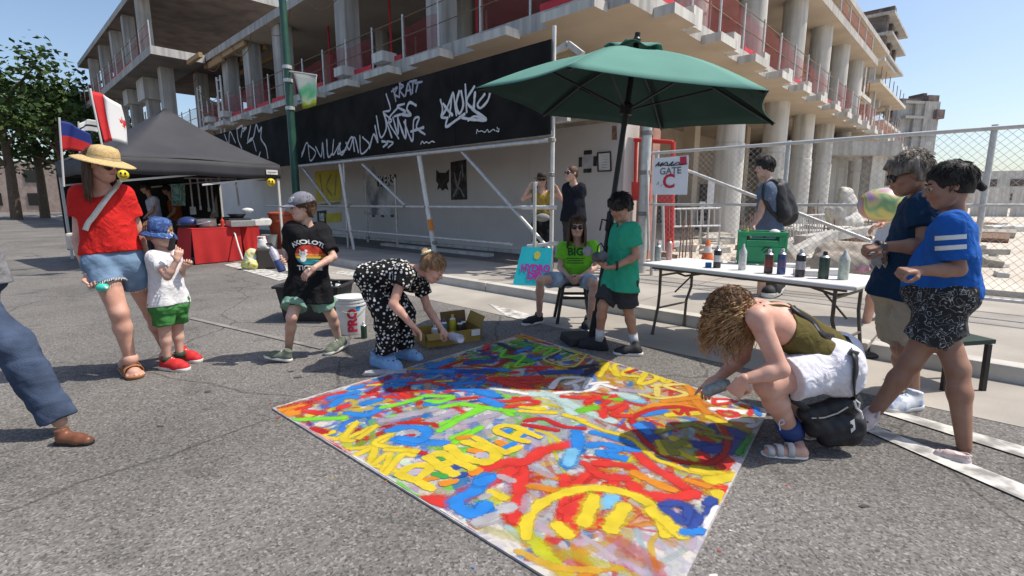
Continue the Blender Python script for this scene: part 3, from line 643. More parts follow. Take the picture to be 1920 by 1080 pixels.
for st in ([(600, 328), (603, 350), (607, 370)], [(620, 328), (612, 350), (622, 366)], [(630, 330), (628, 365)], [(597, 385), (637, 380)]):
    p_.add([wpt(x, y, .1375) for x, y in st], .10, -DN, 0, (.22, .20, .05), .8)
p_.build('print_mark', m_tag, yp)
yb = poster([(598, 402), (640, 398), (640, 416), (600, 418)], 'small yellow note low on the white wall behind the walking boy', m_yel)
mural = poster([(681, 322), (700, 312), (708, 332), (742, 348), (745, 405), (684, 402)], 'pale grey mural figure beside a black lettered band', m_greyp, 'mural')
mb = MB(); q = [wpt(x, y, .140) for x, y in ((706, 331), (742, 327), (742, 347), (708, 350))]; mb.quad(*q, t=.004); mb.build('lettered_band', m_ink, mural)
pc = wpt(725, 339, .148); lettering('lettering', 'KERS', pc, -DL, UP, .42, m_paper, mural, bold=.012, off=.006, width=.85)
for x in (700, 717, 735):
    mb = MB(); mb.box(wpt(x, 405, .142), .14, .01, .06, DL); mb.build('print_mark', m_ink, mural)
catp = poster([(818, 318), (824, 324), (836, 324), (842, 317), (842, 340), (838, 345), (841, 357), (835, 353), (830, 358), (825, 352), (820, 356), (822, 345), (818, 340)], 'black cat shaped paste-up left of the dark portrait poster', m_ink, 'paste_up')
dk = poster([(845, 304), (874, 299), (876, 374), (846, 375)], 'tall dark portrait poster on the white wall', M('dark_photo_print', (.02, .018, .018), (.12, .11, .11), sc=6, rough=.6, lo=.45, hi=.75))
p_ = Paint()
for st in ([(852, 325), (858, 350), (864, 322)], [(850, 368), (860, 352), (870, 368)], [(866, 310), (868, 330)]):
    p_.add([wpt(x, y, .1375) for x, y in st], .06, -DN, 0, (.35, .33, .33), .7)
p_.build('print_mark', m_tag, dk)
em = thing('emblem_stencil', 'round four-block stencil emblem beside the framed notice', 'stencil', wpt(1102, 303))
c = wpt(1102, 303, .126)
for k in range(4):
    t = k*math.pi/2; d = -DL*math.cos(t)+UP*math.sin(t); mb = MB(); mb.box(c+d*.185-DN*.004, .20, .085, .008, np.cross(d, DN), d, DN); mb.build('stencil_block', m_ink, em)
mb = MB(); mb.lathe(c, [(.155, 0), (.155, .004)], 22, -DN); mb.build('disc', M('stencil_grey', (.36, .36, .38), (.50, .49, .50), sc=5), em)
fr = thing('framed_notice', 'black framed white notice on the wall near the parasol pole', 'notice', wpt(1133, 303))
q = [wpt(x, y, .126) for x, y in ((1121, 287), (1145, 285), (1146, 320), (1122, 321))]
mb = MB(); mb.quad(*[q[i] for i in (0, 3, 2, 1)], t=-.006); mb.build('sheet', m_paper, fr)
for i in range(4):
    mb = MB(); mb.beam(q[i]-DN*.012, q[(i+1) % 4]-DN*.012, .035, .025); mb.build('frame_bar', m_ink, fr)
for k in range(5):
    y = 294+k*5; mb = MB(); mb.box((wpt(1127, y, .138)+wpt(1140, y, .138))/2, .12, .004, .012, DL); mb.build('print_line', m_greyp, fr)
fl = poster([(1148, 236), (1156, 236), (1157, 262), (1147, 262)], 'small brown plate on the wall under the parasol edge', m_rust, 'wall_plate')
sb = poster([(594, 396), (612, 394), (612, 424), (596, 424)], 'black and white board with lettering low on the wall', m_ink, 'sign_board')
lettering('lettering', '10S', wpt(603, 408, .138), -DL, UP, .40, m_paper, sb, bold=.02, off=.004, width=.36)
# ---- scaffold
m_tube = M('scaffold_tube', (.46, .45, .43), (.58, .57, .54), sc=9, rough=.45, metal=.4, spec=.5)
m_tubew = M('pale_scaffold_tube', (.70, .68, .64), (.58, .56, .53), sc=9, rough=.5)
m_clamp = M('scaffold_clamp', (.20, .19, .18), (.30, .27, .25), sc=20, rough=.6, metal=.4)
scf = thing('scaffold', 'steel tube scaffold holding the black hoarding over the covered walkway', 'scaffold', AB(0, HB, SW))
def tube(pts, r, mat=m_tube, name='scaffold_tube', parent=scf):
    mb = MB(); mb.tube(pts, r, 10); o = mb.build(name, mat, parent); return shade_auto(o, 60)
def A_(px, py, b=HB): return PB(px, py, b)
def floorpt(px, b):   # foot of a standard under pixel column px
    q = PB(px, 450, b); return V3(q[0], q[1], SW)
f0 = floorpt(1034, HB+.12)
tube([f0, f0+UP*4.0], .035, m_tubew)
f1 = floorpt(1002, -3.1); tube([f1, V3(f1[0], f1[1], PB(1003, 342, -3.1)[2])], .03)
for px, b in ((652, HB+.05), (690, -.9), (745, -1.2)):
    f = floorpt(px, b); tube([f, V3(f[0], f[1], 2.0 if px != 652 else 2.9)], .03)
tube([A_(785, 288), A_(817, 486)], .05, m_tubew)
tube([A_(637, 306), A_(655, 420), A_(665, 476)], .04, m_tubew)
for p0, p1 in (((865, 283), (1032, 470)), ((680, 308), (760, 386)), ((566, 312), (622, 388))): tube([A_(*p0), A_(*p1)], .034)
tube([A_(500, 386), A_(1046, 389)], .03); tube([A_(570, 425), A_(960, 458)], .027); tube([A_(558, 312, HB-.05), A_(1040, 262, HB-.05)], .035)
tube([A_(980, 389, -2.55), A_(1046, 389, -2.55)], .035, m_tubew); tube([A_(990, 462, -2.6), A_(1046, 456, -2.6)], .035, m_tubew)
for px, py in ((1034, 389), (1034, 327), (1034, 262), (1003, 389), (1003, 345), (1003, 457), (1034, 456), (760, 387), (800, 388), (656, 386), (815, 455), (690, 446)):
    mb = MB(); q = A_(px, py, HB-.12 if px > 900 else HB); mb.box(q, .085, .10, .075, DL); o = mb.build('clamp', m_clamp, scf); bevel(o, .015, 1)
tube([f0+UP*2.62, f0+UP*2.74-DL*2.2+DN*.9], .035)
m_orange = M('orange_sleeve', (.62, .20, .03), None, rough=.6)
mb = MB(); mb.tube([A_(806, 412, HB-.01), A_(809.5, 432, HB-.01)], .055, 10); mb.build('orange_sleeve', m_orange, scf)
# ---- lamp post with banner
m_green = M('dark_green_metal', (.02, .075, .05), (.03, .10, .065), sc=4, rough=.45, spec=.5)
lq = P(561, 440, 14.2)*V3(1, 1, 0)+UP*SW; lp = thing('lamp_post', 'dark green street lamp post beside the black hoarding carrying a banner', 'lamp post', lq)
mb = MB(); mb.lathe(lq, [(.22, 0), (.22, .12), (.15, .2), (.13, .9), (.105, 1.0), (.10, 3.5), (.09, 7.8)], 20); shade_auto(mb.build('post', m_green, lp))
for y in (126, 151, 203):
    q = P(539+(y-126)*.06, y, lq[1]); mb = MB(); mb.lathe(V3(lq[0], lq[1], q[2]-.05), [(.12, 0), (.12, .09)], 18); mb.build('band', m_galv, lp)
bn = thing('street_banner', 'white street banner with green and yellow print hanging from the lamp post', 'banner', P(572, 140, lq[1]))
q = [P(550, 134, lq[1]-.05), P(594, 143, lq[1]-.55), P(594, 198, lq[1]-.55), P(568, 204, lq[1]-.15)]
def banner_mat():
    m, n, l, b = _nt('banner_print'); b.inputs['Roughness'].default_value = .7
    tc = n.new('ShaderNodeTexCoord'); sp = n.new('ShaderNodeSeparateXYZ'); l.new(tc.outputs['Object'], sp.inputs[0])
    nz = n.new('ShaderNodeTexNoise'); nz.inputs['Scale'].default_value = 2.2; nz.inputs['Detail'].default_value = 4; l.new(tc.outputs['Object'], nz.inputs['Vector'])
    ad = n.new('ShaderNodeMath'); ad.operation = 'MULTIPLY_ADD'; ad.inputs[1].default_value = .7; l.new(nz.outputs['Fac'], ad.inputs[0]); l.new(sp.outputs['Z'], ad.inputs[2])
    r = n.new('ShaderNodeValToRGB'); e = r.color_ramp.elements; e[0].position = 0; e[0].color = (.70, .68, .08, 1); e[1].position = 1; e[1].color = (.80, .82, .78, 1)
    for p, c in ((.22, (.62, .72, .12, 1)), (.30, (.75, .80, .66, 1)), (.42, (.28, .68, .42, 1)), (.55, (.5, .76, .6, 1)), (.62, (.80, .82, .78, 1))): x = e.new(p); x.color = c
    mr = n.new('ShaderNodeMapRange'); mr.inputs[1].default_value = -.70; mr.inputs[2].default_value = .42; l.new(ad.outputs[0], mr.inputs[0]); l.new(mr.outputs[0], r.inputs[0]); l.new(r.outputs[0], b.inputs['Base Color'])
    tr = n.new('ShaderNodeBsdfTranslucent'); l.new(r.outputs[0], tr.inputs[0]); ms = n.new('ShaderNodeMixShader'); ms.inputs[0].default_value = .55; l.new(b.outputs[0], ms.inputs[1]); l.new(tr.outputs[0], ms.inputs[2]); l.new(ms.outputs[0], n['Material Output'].inputs[0]); return m
V, F = grid(lambda u, v: (q[0]*(1-u)+q[1]*u)*(1-v)+(q[3]*(1-u)+q[2]*u)*v+V3(0, .05*math.sin(5*u)*v, 0), 8, 8)
o = obj('cloth', V, F, banner_mat(), bn, True); sm = o.modifiers.new('solid', 'SOLIDIFY'); sm.thickness = .008
mb = MB(); mb.tube([V3(lq[0], lq[1], q[0][2]+.02), q[1]+UP*.02], .025, 8); mb.build('arm', m_galv, bn)
# ---- chain link fence along the site
m_wire = M('fence_wire', (.52, .51, .49), (.60, .59, .57), sc=9, rough=.5, metal=.3)
FB = -1.37; fa0 = (V3(2.33, 8.3, 0)-C0)@DL
def FP(s, z, off=0): return AB(fa0-s, FB+off, z)
fence = thing('chain_link_fence', 'galvanised chain link site fence behind the white paint table', 'fence', FP(0, SW))
zt, zb = 2.12, .28; SL = 5.6
mb = MB(); st = .085; hgt = zt-zb; k = 0
s = -hgt
while s < SL:
    for dirn in (1, -1):
        s0, s1 = (s, s+hgt); a0 = max(0, s0); a1 = min(SL, s1)
        if a1-a0 > .02:
            z0 = zb+(a0-s0); z1 = zb+(a1-s0)
            if dirn < 0: z0, z1 = zt-(a0-s0), zt-(a1-s0)
            mb.tube([FP(a0, z0, .003*dirn), FP(a1, z1, .003*dirn)], .0021, 3, caps=False)
    s += st
tag(mb.build('wire_mesh', m_wire, fence), kind='stuff')
tube([FP(-.08, zt), FP(SL, zt)], .024, m_wire, 'top_rail', fence); tube([FP(-.08, 1.30), FP(SL, 1.30)], .02, m_wire, 'mid_rail', fence); tube([FP(0, .27), FP(SL, .27)], .02, m_wire, 'bottom_rail', fence)
for s in (0, 1.93, 3.95, 5.6): tube([FP(s, SW, .03), FP(s, zt+.04, .03)], .03, m_wire, 'fence_post', fence)
tube([PB(1290, 320, FB+.08), PB(1632, 452, FB+.08)], .024, m_wire, 'brace', fence)
for q0, q1 in (((1213, 300), (1216, 470)), ((1243, 385), (1244, 470))): tube([PB(*q0, FB+.1), PB(*q1, FB+.1)], .022, m_wire, 'fence_post', fence)
gp = floorpt(1204, FB+.15); gpost = thing('gate_post', 'thick grey steel gate post between white wall and gate sign', 'post', gp)
mb = MB(); mb.lathe(gp, [(.085, 0), (.085, 3.0)], 18); shade_auto(mb.build('post', m_tube, gpost))
for z in (1.66, .98, 2.3): mb = MB(); mb.lathe(gp+UP*z, [(.1, 0), (.1, .07)], 18); mb.build('hinge', m_clamp, gpost)
sg = thing('gate_sign', 'white sign reading GATE C wired to the chain link fence', 'sign', PB(1257, 330, FB-.03))
q = [PB(x, y, FB-.03) for x, y in ((1225, 297), (1291, 291), (1288, 365), (1222, 365))]
mb = MB(); mb.quad(q[3], q[2], q[1], q[0], .006); mb.build('board', M('sign_white', (.80, .80, .82), (.74, .74, .77), sc=5, rough=.4), sg)
m_signred = M('sign_red', (.55, .02, .06), None, rough=.4); m_signgrey = M('sign_grey', (.16, .16, .18), None, rough=.4)
X_ = nrm(q[1]-q[0]); w_ = np.linalg.norm(q[1]-q[0])
lettering('lettering', 'GATE', PB(1257, 321, FB-.03), X_, UP, .145, m_signgrey, sg, bold=.003, off=.006)
lettering('lettering', 'C', PB(1254, 341, FB-.03), X_, UP, .30, m_signred, sg, bold=.008, off=.006)
mb = MB(); q2 = [PB(x, y, FB-.038) for x, y in ((1275, 308), (1287, 307), (1287, 293), (1275, 294))]; mb.quad(*q2, t=-.002); mb.build('red_square', m_signred, sg)
p_ = Paint()
for st in ([(1229, 312), (1236, 304), (1234, 311), (1243, 305), (1238, 312), (1250, 304), (1252, 311), (1262, 303), (1258, 311), (1272, 304), (1275, 309), (1288, 307)], [(1230, 309), (1260, 310), (1284, 308)]):
    p_.add([PB(x, y, FB-.045) for x, y in st], .016, -DN, 0, (.03, .03, .04), 1)
p_.add([PB(x, y, FB-.045) for x, y in [(1231, 346), (1235, 341), (1234, 347)]], .01, -DN, 0, (.3, .3, .35), .8); p_.add([PB(x, y, FB-.045) for x, y in [(1238, 350), (1242, 346)]], .01, -DN, 0, (.3, .3, .35), .8)
p_.build('scrawl', m_tag, sg)
# ---- red site gate behind
m_red = M('red_gate_paint', (.66, .055, .04), (.54, .04, .035), sc=5, rough=.5)
rg = thing('site_gate', 'red framed site gate behind the GATE C sign', 'gate', PB(1225, 440, -.6))
RBB = -.6
def rtube(p0, p1, r=.04, mat=m_red, n='gate_bar'): tube([PB(*p0, RBB), PB(*p1, RBB)], r, mat, n, rg)
rtube((1190, 262), (1262, 267)); rtube((1262, 267), (1259, 470)); rtube((1216, 262), (1214, 470), .03); rtube((1250, 380), (1249, 470), .05); rtube((1193, 262), (1191, 350), .03)
for px in ([(1184, 341), (1200, 342), (1199, 376), (1184, 376)], [(1204, 342), (1219, 343), (1218, 378), (1204, 378)], [(1224, 364), (1256, 366), (1256, 380), (1224, 379)], [(1206, 440), (1216, 440), (1216, 470), (1206, 470)]):
    q = [PB(x, y, RBB-.05) for x, y in px]; mb = MB(); mb.quad(q[3], q[2], q[1], q[0], .03); mb.build('gate_panel', m_red, rg)
m_brick = M('reddish_pillar', (.30, .15, .11), (.40, .22, .17), sc=4, rough=.9)
mb = MB(); q = PB(1213, 380, .3); mb.box(V3(q[0], q[1], 1.55), .30, .3, 2.9, DL); tag(mb.build('brick_pillar', m_brick), 'reddish brown pillar behind the steel gate post', 'pillar')

# ================================================================== PEOPLE
m_eye = M('eye_white', (.42, .38, .36), None, rough=.3); m_iris = M('dark_iris', (.03, .02, .015), None, rough=.2)
m_lip = M('lip', (.42, .17, .14), None, rough=.5); m_shade = M('sunglass_lens', (.012, .011, .012), None, rough=.12, spec=.6)
m_blackp = M('black_plastic', (.018, .018, .02), (.03, .03, .032), sc=12, rough=.5)
m_whiter = M('white_rubber', (.74, .72, .69), (.62, .60, .57), sc=14, rough=.6)
def hairmat(name, c, c2): return M(name, c, c2, sc=60, rough=.55, bump=.5, bsc=120, spec=.3, stretch=(1, 1, .25))
class Person:
    def __init__(s, label, Y, J, side, face, S=1.7, hs=.225, tone='fair', w=1.0, up=(0, 0, 1), loc=None, legr=1.0, armr=1.0, hands=('relax', 'relax'), palm=(None, None), belly=0, group=None, skip=(), wide=1.0):
        s.Y = Y; s.k = S/1.72; s.w = w; s.hs = hs; s.tone = tone; s.J = {}; s.skip = skip
        for n, j in J.items(): s.J[n] = P(j[0], j[1], Y+(j[2] if len(j) > 2 else 0)) if len(j) < 4 else V3(*j[:3])
        s.side = nrm(side); s.f = nrm(face); s.u = nrm(np.asarray(up, float)-s.f*(np.asarray(up, float)@s.f)); s.x = np.cross(s.f, s.u)
        J = s.J; k = s.k; bside = s.side
        if 'hia' not in J: J['hia'] = J['pel']+bside*.088*k*wide; J['hib'] = J['pel']-bside*.088*k*wide
        if 'sha' not in J:
            c = J['neck']-nrm(J['neck']-J['pel'])*.06*k; J['sha'] = c+bside*.175*k*w; J['shb'] = c-bside*.175*k*w
        s.spine = nrm(J['neck']-J['pel'])
        base = np.array(loc if loc is not None else [J['pel'][0], J['pel'][1], 0.0])
        s.o = thing('person', label, 'person', base, group)
        s.vox = max(.0062, .0021*Y); s.legr = legr; s.armr = armr; s.hands = hands; s.palm = palm; s.belly = belly
        s.head_frame()
        s.body()
    def head_frame(s): s.R = np.stack([s.x, s.f, s.u], 1)
    def hp(s, x, y, z): return s.J['head']+s.hs*(s.x*x+s.f*y+s.u*z)
    def torso(s, D, grow=0.0, kk=None):
        J, k, w = s.J, s.k, s.w; kk = .05*k if kk is None else kk
        sp = s.spine
        for h, sh in (('hia', 'sha'), ('hib', 'shb')):
            top = J[sh]*.66+(J['sha']+J['shb'])/2*.34-sp*.055*k; bot = J[h]*1.0+sp*.03*k
            mid = top*.5+bot*.5+(J['pel']*.5+J['neck']*.5-(top+bot)/2)*.22
            D.cap(bot, mid, .098*k*w+grow, .082*k*w+grow, kk); D.cap(mid, top, .082*k*w+grow, .088*k*w+grow, kk)
        D.cap(J['pel']+sp*.10*k, J['neck']-sp*.16*k, .098*k*w+s.belly+grow, .10*k*w+grow, kk)
        D.cap(J['sha'], J['shb'], .052*k+grow, None, kk)
    def body(s):
        J, k = s.J, s.k; D = SDF(.03*k); s.torso(D)
        D.cap(J['neck']-s.spine*.05*k, J['head']-s.u*s.hs*.18-s.f*s.hs*.06, .058*k, .052*k, .03)
        for i in 'ab':
            if 'leg'+i not in s.skip:
                h, kn, an = J['hi'+i], J['kn'+i], J['an'+i]; r = s.legr*k
                D.cap(h, kn, .088*r, .056*r, .03*k); m = kn*.68+an*.32; back = nrm(np.cross(s.side, nrm(kn-an)))
                D.cap(kn, m, .053*r, .054*r, .03*k); D.cap(m, an, .054*r, .036*k, .03*k)
                t = J.get('to'+i)
                if t is not None: D.cap(an, t, .036*k, .028*k, .02*k)
            if 'arm'+i not in s.skip:
                sh, el, wr = J['sh'+i], J['el'+i], J['wr'+i]; r = s.armr*k
                D.cap(sh, el, .050*r, .039*r, .03*k); m = el*.7+wr*.3
                D.cap(el, m, .039*r, .040*r, .02*k); D.cap(m, wr, .040*r, .026*k, .02*k)
        parts = [D.mesh(s.vox)]
        # head with its face
        if 'head' not in s.skip:
            H = SDF(.16*s.hs); h = s.hs; R = s.R
            H.ell(s.hp(0, -.06, .12), (.335*h, .43*h, .385*h), R); H.ell(s.hp(0, .10, -.16), (.265*h, .30*h, .34*h), R)
            H.cap(s.hp(-.10, .20, -.38), s.hp(.10, .20, -.38), .10*h, None, .14*h); H.cap(s.hp(-.2, .02, -.26), s.hp(-.06, .22, -.38), .10*h); H.cap(s.hp(.2, .02, -.26), s.hp(.06, .22, -.38), .10*h)
            H.cap(s.hp(0, .39, .03), s.hp(0, .485, -.115), .032*h, .05*h, .05*h); H.cap(s.hp(-.05, .40, -.13), s.hp(.05, .40, -.13), .035*h, None, .04*h)
            H.cap(s.hp(-.2, .33, .09), s.hp(.2, .33, .09), .045*h, None, .06*h)
            for e in (-1, 1):
                H.ell(s.hp(.15*e, .44, .01), (.075*h, .07*h, .045*h), R, 0, True)
                H.ell(s.hp(.345*e, -.05, -.02), (.045*h, .085*h, .13*h), R, .02*h); H.ell(s.hp(.18*e, .26, -.12), (.11*h, .1*h, .1*h), R, .1*h)
            H.cap(s.hp(0, .395, -.235), s.hp(0, .385, -.235), .05*h, None, .05*h); H.cap(s.hp(0, -.1, -.2), J['neck']*.45+J['head']*.55-s.u*.02, .25*h, .24*h, .05*h)
            parts.append(H.mesh(max(.0052, s.vox*.62)))
        for n, i in enumerate('ab'):
            if 'arm'+i not in s.skip and s.hands[n] != 'none': parts.append(s.hand(i, s.hands[n], s.palm[n]))
        s.bodyo = obj('body', *joinm(parts), skin(s.tone), s.o, True)
    def hand(s, i, pose, palm):
        J, k = s.J, s.k; wr = J['wr'+i]; L = .182*k*(1.0 if s.hs > .2 else 1.03)
        d = nrm(J.get('ha'+i, wr+(wr-J['el'+i]))-wr); n = np.asarray(palm if palm is not None else V3(0, -.3, -1), float); n = nrm(n-d*(n@d)); sd = np.cross(d, n)*(1 if i == 'a' else -1)
        curl = {'relax': .35, 'fist': 1.25, 'grip': .95, 'point': .5, 'open': .12}[pose]
        D = SDF(.012*k); c = wr+d*.30*L
        D.cap(wr-d*.05*L, wr+d*.05*L, .026*k, None, .02*k)
        for t in (-.16, -.05, .06, .17): D.cap(wr+d*.06*L+sd*t*.7*L*.9, wr+d*.46*L+sd*t*L*1.05, .0135*k, .0125*k, .02*k)
        for q, (t, fl) in enumerate(((.185, .40), (.065, .46), (-.055, .43), (-.17, .34))):
            p = wr+d*.46*L+sd*t*L; dd = nrm(d+sd*t*.35); ang = 0; cc = curl*(1+.07*q)
            if pose == 'point' and q == 0: cc = .15
            for m_, fr in enumerate((.45, .32, .23)):
                ang += cc*(.75, 1.0, .8)[m_]; v = dd*math.cos(ang)+n*math.sin(ang); p2 = p+v*fl*L*fr
                D.cap(p, p2, (.0098-.0011*m_)*k, (.0089-.0012*m_)*k, .004*k); p = p2
        p = wr+d*.12*L+sd*.16*L; v = nrm(d*.6+sd*.75+n*(.35+.3*curl)); p2 = p+v*.20*L; D.cap(p, p2, .0145*k, .0115*k, .012*k)
        v = nrm(d*.9+sd*(.35-.35*curl)+n*(.25+.4*curl)); p3 = p2+v*.17*L; D.cap(p2, p3, .0110*k, .0100*k, .006*k); D.cap(p3, p3+nrm(d-sd*.25*curl+n*.3*curl)*.13*L, .0100*k, .008*k, .004*k)
        s.J['grip'+i] = wr+d*.42*L+n*.05*L
        return D.mesh(max(.0042, s.vox*.45))
    # ---- face pieces
    def eyes(s, brow=None):
        h = s.hs
        for e in (-1, 1):
            mb = MB(); mb.sphere(s.hp(.15*e, .362, .008), .046*h, 10, 8); ey = mb.build('eye', m_eye, s.o, True)
            mb = MB(); mb.sphere(s.hp(.152*e, .386, .006), .033*h, 8, 6); mb.build('iris', m_iris, ey, True)
            if brow is not None: mb = MB(); mb.tube([s.hp(.07*e, .40, .115), s.hp(.15*e, .395, .14), s.hp(.23*e, .345, .12)], .016*h, 6); mb.build('eyebrow', brow, s.o, True)
        s.mouth()
    def mouth(s):
        h = s.hs; mb = MB(); mb.tube([s.hp(-.10, .385, -.235), s.hp(-.04, .432, -.228), s.hp(0, .437, -.234), s.hp(.04, .432, -.228), s.hp(.10, .385, -.235)], [.012*h, .02*h, .02*h, .02*h, .012*h], 6); mb.build('mouth', m_lip, s.o, True)
    def sunglasses(s, mat=None, brow=None):
        h = s.hs; g = MB()
        for e in (-1, 1): g.lathe(s.hp(.16*e, .40, .0), [(.02*h, .03*h), (.10*h, .025*h), (.125*h, .0), (.11*h, -.03*h)], 16, s.f+s.x*e*.25, sx=1.15)
        go = g.build('sunglasses', m_shade, s.o, True)
        f = MB(); f.tube([s.hp(-.05, .425, .03), s.hp(.05, .425, .03)], .02*h, 6); f.build('bridge', mat or m_blackp, go, True)
        for e in (-1, 1): f = MB(); f.tube([s.hp(.29*e, .34, .03), s.hp(.35*e, .18, .04), s.hp(.36*e, -.06, .03)], .02*h, 6); f.build('temple_arm', mat or m_blackp, go, True)
        s.mouth()
    # ---- hair
    def hair(s, mat, th=.05, front=.20, locks=(), noise=.012, nape=-.25, fall=0, name='hair', side=0):
        h = s.hs; R = s.R; D = SDF(.09*h)
        D.ell(s.hp(0, -.085, .135), ((.345+th)*h, (.435+th)*h, (.395+th)*h), R); D.ell(s.hp(0, -.22, -.08), ((.29+th)*h, (.27+th)*h, (.32+th*.5)*h), R)
        for a, b, ra, rb in locks: D.cap(s.hp(*a), s.hp(*b), ra*h, rb*h, .05*h)
        D.ell(s.hp(0, .52, -.16), (.36*h, .42*h, (.16+front)*h), R, 0, True)
        for e in (-1, 1): D.ell(s.hp(.40*e, .10, -.22), (.16*h, .17*h, .26*h), R, 0, True)
        D.noise(noise*h*2.0, 10/h*.7, (1, 1, .45))
        if not fall: D.cut(s.hp(0, -.2, nape), -s.u+s.f*.25)
        ho = sobj(name, D, max(.005, s.vox*.6), mat, s.o)
        if s.Y < 6.5: s.fuzz(mat, th, front, ho)
        return ho
    def fuzz(s, mat, th, front, ho):
        rr = random.Random(int(s.Y*100)); mb = MB(); h = s.hs; n = 0
        while n < 420:
            v = nrm(V3(rr.gauss(0, 1), rr.gauss(0, 1), rr.gauss(0, 1)))
            if v[1] > .25+.75*max(0, v[2]) or v[2] < -.25: continue
            n += 1; w = s.R@v; p = s.hp(0, -.085, .135)+s.R@(v*V3(.352+th, .442+th, .402+th))*h; t = -s.u+s.f*(.5 if v[2] > .5 else -.1)+.5*V3(rr.gauss(0, 1), rr.gauss(0, 1), rr.gauss(0, 1)); t = nrm(t-w*(t@w)); L = h*rr.uniform(.14, .28)
            mb.tube([p-w*.004, p+t*L*.5+w*.0015, p+t*L+w*rr.uniform(-.007, .002)], [.0026, .0022, .0008], 3, caps=False)
        mb.build('hair_strands', mat, ho, True)
    def strands(s, mat, n, f0, length, r, drop=None, name='hair_strands', wav=.012, seed=1, curl=None):
        rr = random.Random(seed); mb = MB(); drop = nrm(drop if drop is not None else (0, 0, -1))
        for _ in range(n):
            p, o = f0(rr); L = length*rr.uniform(.75, 1.1); pts = []; ph = rr.uniform(0, 6.28); m = 9 if curl is None else 22
            a = nrm(np.cross(drop, o)+1e-6); b = np.cross(drop, a)
            cu_ = curl*rr.uniform(.65, 1.3) if curl else 0; wv_ = wav*rr.uniform(.6, 1.3); jit = V3(rr.gauss(0, .012), rr.gauss(0, .012), 0) if curl else 0
            for i in range(m):
                t = i/(m-1); e = 1-math.exp(-3*t); q = p+o*(.035*e*min(1, L*3))+drop*L*t*(.25+.75*t if curl is None else t)
                if curl: q = q+(a*math.cos(ph+t*cu_)+b*math.sin(ph+t*cu_))*wv_*(.35+.65*min(1, t*4))+jit*t
                else: q = q+a*wav*math.sin(ph+t*5)*t
                pts.append(q)
            mb.tube(pts, [r*(1-.65*(i/(m-1))**2) for i in range(m)], 5)
        return mb.build(name, mat, s.o, True)
    # ---- clothes
    def top(s, mat, sleeve=.55, hem=-.04, grow=.018, neck=.075, flare=.01, fold=.006, name='shirt', hemn=None, sl_grow=.014, straps=False, cutn=None):
        J, k = s.J, s.k; D = SDF(.035*k); s.torso(D, grow*k)
        low = J['pel']+s.spine*hem*k
        for h in 'ab': D.cap(J['hi'+h]+s.spine*(hem-.03)*k, J['hi'+h]*.6+J['pel']*.4+s.spine*.2*k, (.108*s.w+flare)*k+grow*k, .090*k*s.w+grow*k, .04*k)
        if not straps:
            for i in 'ab':
                if 'arm'+i in s.skip: continue
                sh, el = J['sh'+i], J['el'+i]; e = sh+(el-sh)*sleeve
                D.cap(sh, e, (.055*s.armr+sl_grow)*k, (.050*s.armr+sl_grow+.008)*k, .03*k, fb=True)
        D.noise(fold*k, 16/k, (1, 1, .6)); D.noise(fold*.5*k, 34/k, (1, 1, .5))
        D.cut(low, hemn if hemn is not None else -s.spine)
        D.cap(J['neck']-s.spine*.02*k, J['neck']+s.spine*.2*k, neck*k, neck*1.2*k, 0, sub=True)
        if straps: D.cut(J['neck']-s.spine*straps*k, s.spine if cutn is None else cutn)
        s.shirt = sobj(name, D, s.vox, mat, s.o); return s.shirt
    def bottom(s, mat, frac=.75, grow=.02, waist=.12, flare=.018, fold=.006, name='shorts', kk=.03, long=False, full=None, bum=None):
        J, k = s.J, s.k; D = SDF(kk*k)
        for i in 'ab':
            if 'leg'+i in s.skip: continue
            h, kn, an = J['hi'+i], J['kn'+i], J['an'+i]; r = s.legr
            D.cap(h+s.spine*.0*k, h+s.spine*waist*k, .100*k*s.w+grow*k*.35, .090*k*s.w+grow*k*.25, .05*k, fb=True)
            if full is None: D.cap(h, h+(kn-h)*frac, (.094*r+grow*.5)*k, ((.092+(.056-.092)*frac)*r+grow+flare)*k, kk*k, fb=True)
            else:
                D.cap(h, kn, (.092*r+grow*.6)*k, (.062*r+grow+flare)*k, kk*k); D.cap(kn, kn+(an-kn)*full, (.062*r+grow+flare)*k, (.05*r+grow+flare)*k, kk*k, fb=True)
        D.cap(J['hia'], J['hib'], .10*k*s.w+grow*k*.3, None, .05*k)
        if bum is not None:
            for i in 'ab': D.cap(J['hi'+i], J['hi'+i]+bum, .112*k, .105*k, .08*k)
        D.noise(fold*k, 15/k); D.noise(fold*.5*k, 36/k)
        s.pants = sobj(name, D, s.vox, mat, s.o); return s.pants
    def shoe(s, i, heel, toe, up, sole, style='sneaker', lift=0, laces=None, z0=0, name='shoe', W=1.0, straps=None):
        heel = np.asarray(heel, float); toe = np.asarray(toe, float); d = toe-heel; L = np.linalg.norm(d); f = d/L; zz = nrm(UP-f*(UP@f)); x = np.cross(f, zz)
        an = s.J['an'+i]; B = lambda a, b, c=0: heel+f*a*L+zz*b*L+x*c*L
        D = SDF(.06*L)
        if style in ('sneaker', 'clog'):
            D.cap(B(.2, .14), B(.62, .12), .155*L*W, .165*L*W); D.cap(B(.62, .10), B(.82, .085), .165*L*W, .14*L*W); D.cap(B(.3, .2), B(.6, .16), .13*L*W, .12*L*W)
            if style == 'sneaker':
                tp = B(.2, .40); D.cap(B(.24, .22), tp*.6+an*.4 if np.linalg.norm(an-tp) < .12 else tp, .15*L, .145*L, None, fb=True)
            else: D.cap(B(.17, .10), B(.22, .16), .15*L, .145*L); D.cap(B(.34, .40), B(.05, .36), .14*L, .15*L, 0, sub=True)
        else:
            D.cap(B(.14, .10), B(.5, .10), .12*L, .12*L); D.cap(B(.5, .09), B(.78, .07), .12*L, .115*L); D.cap(B(.15, .12), an, .12*L, .13*L)
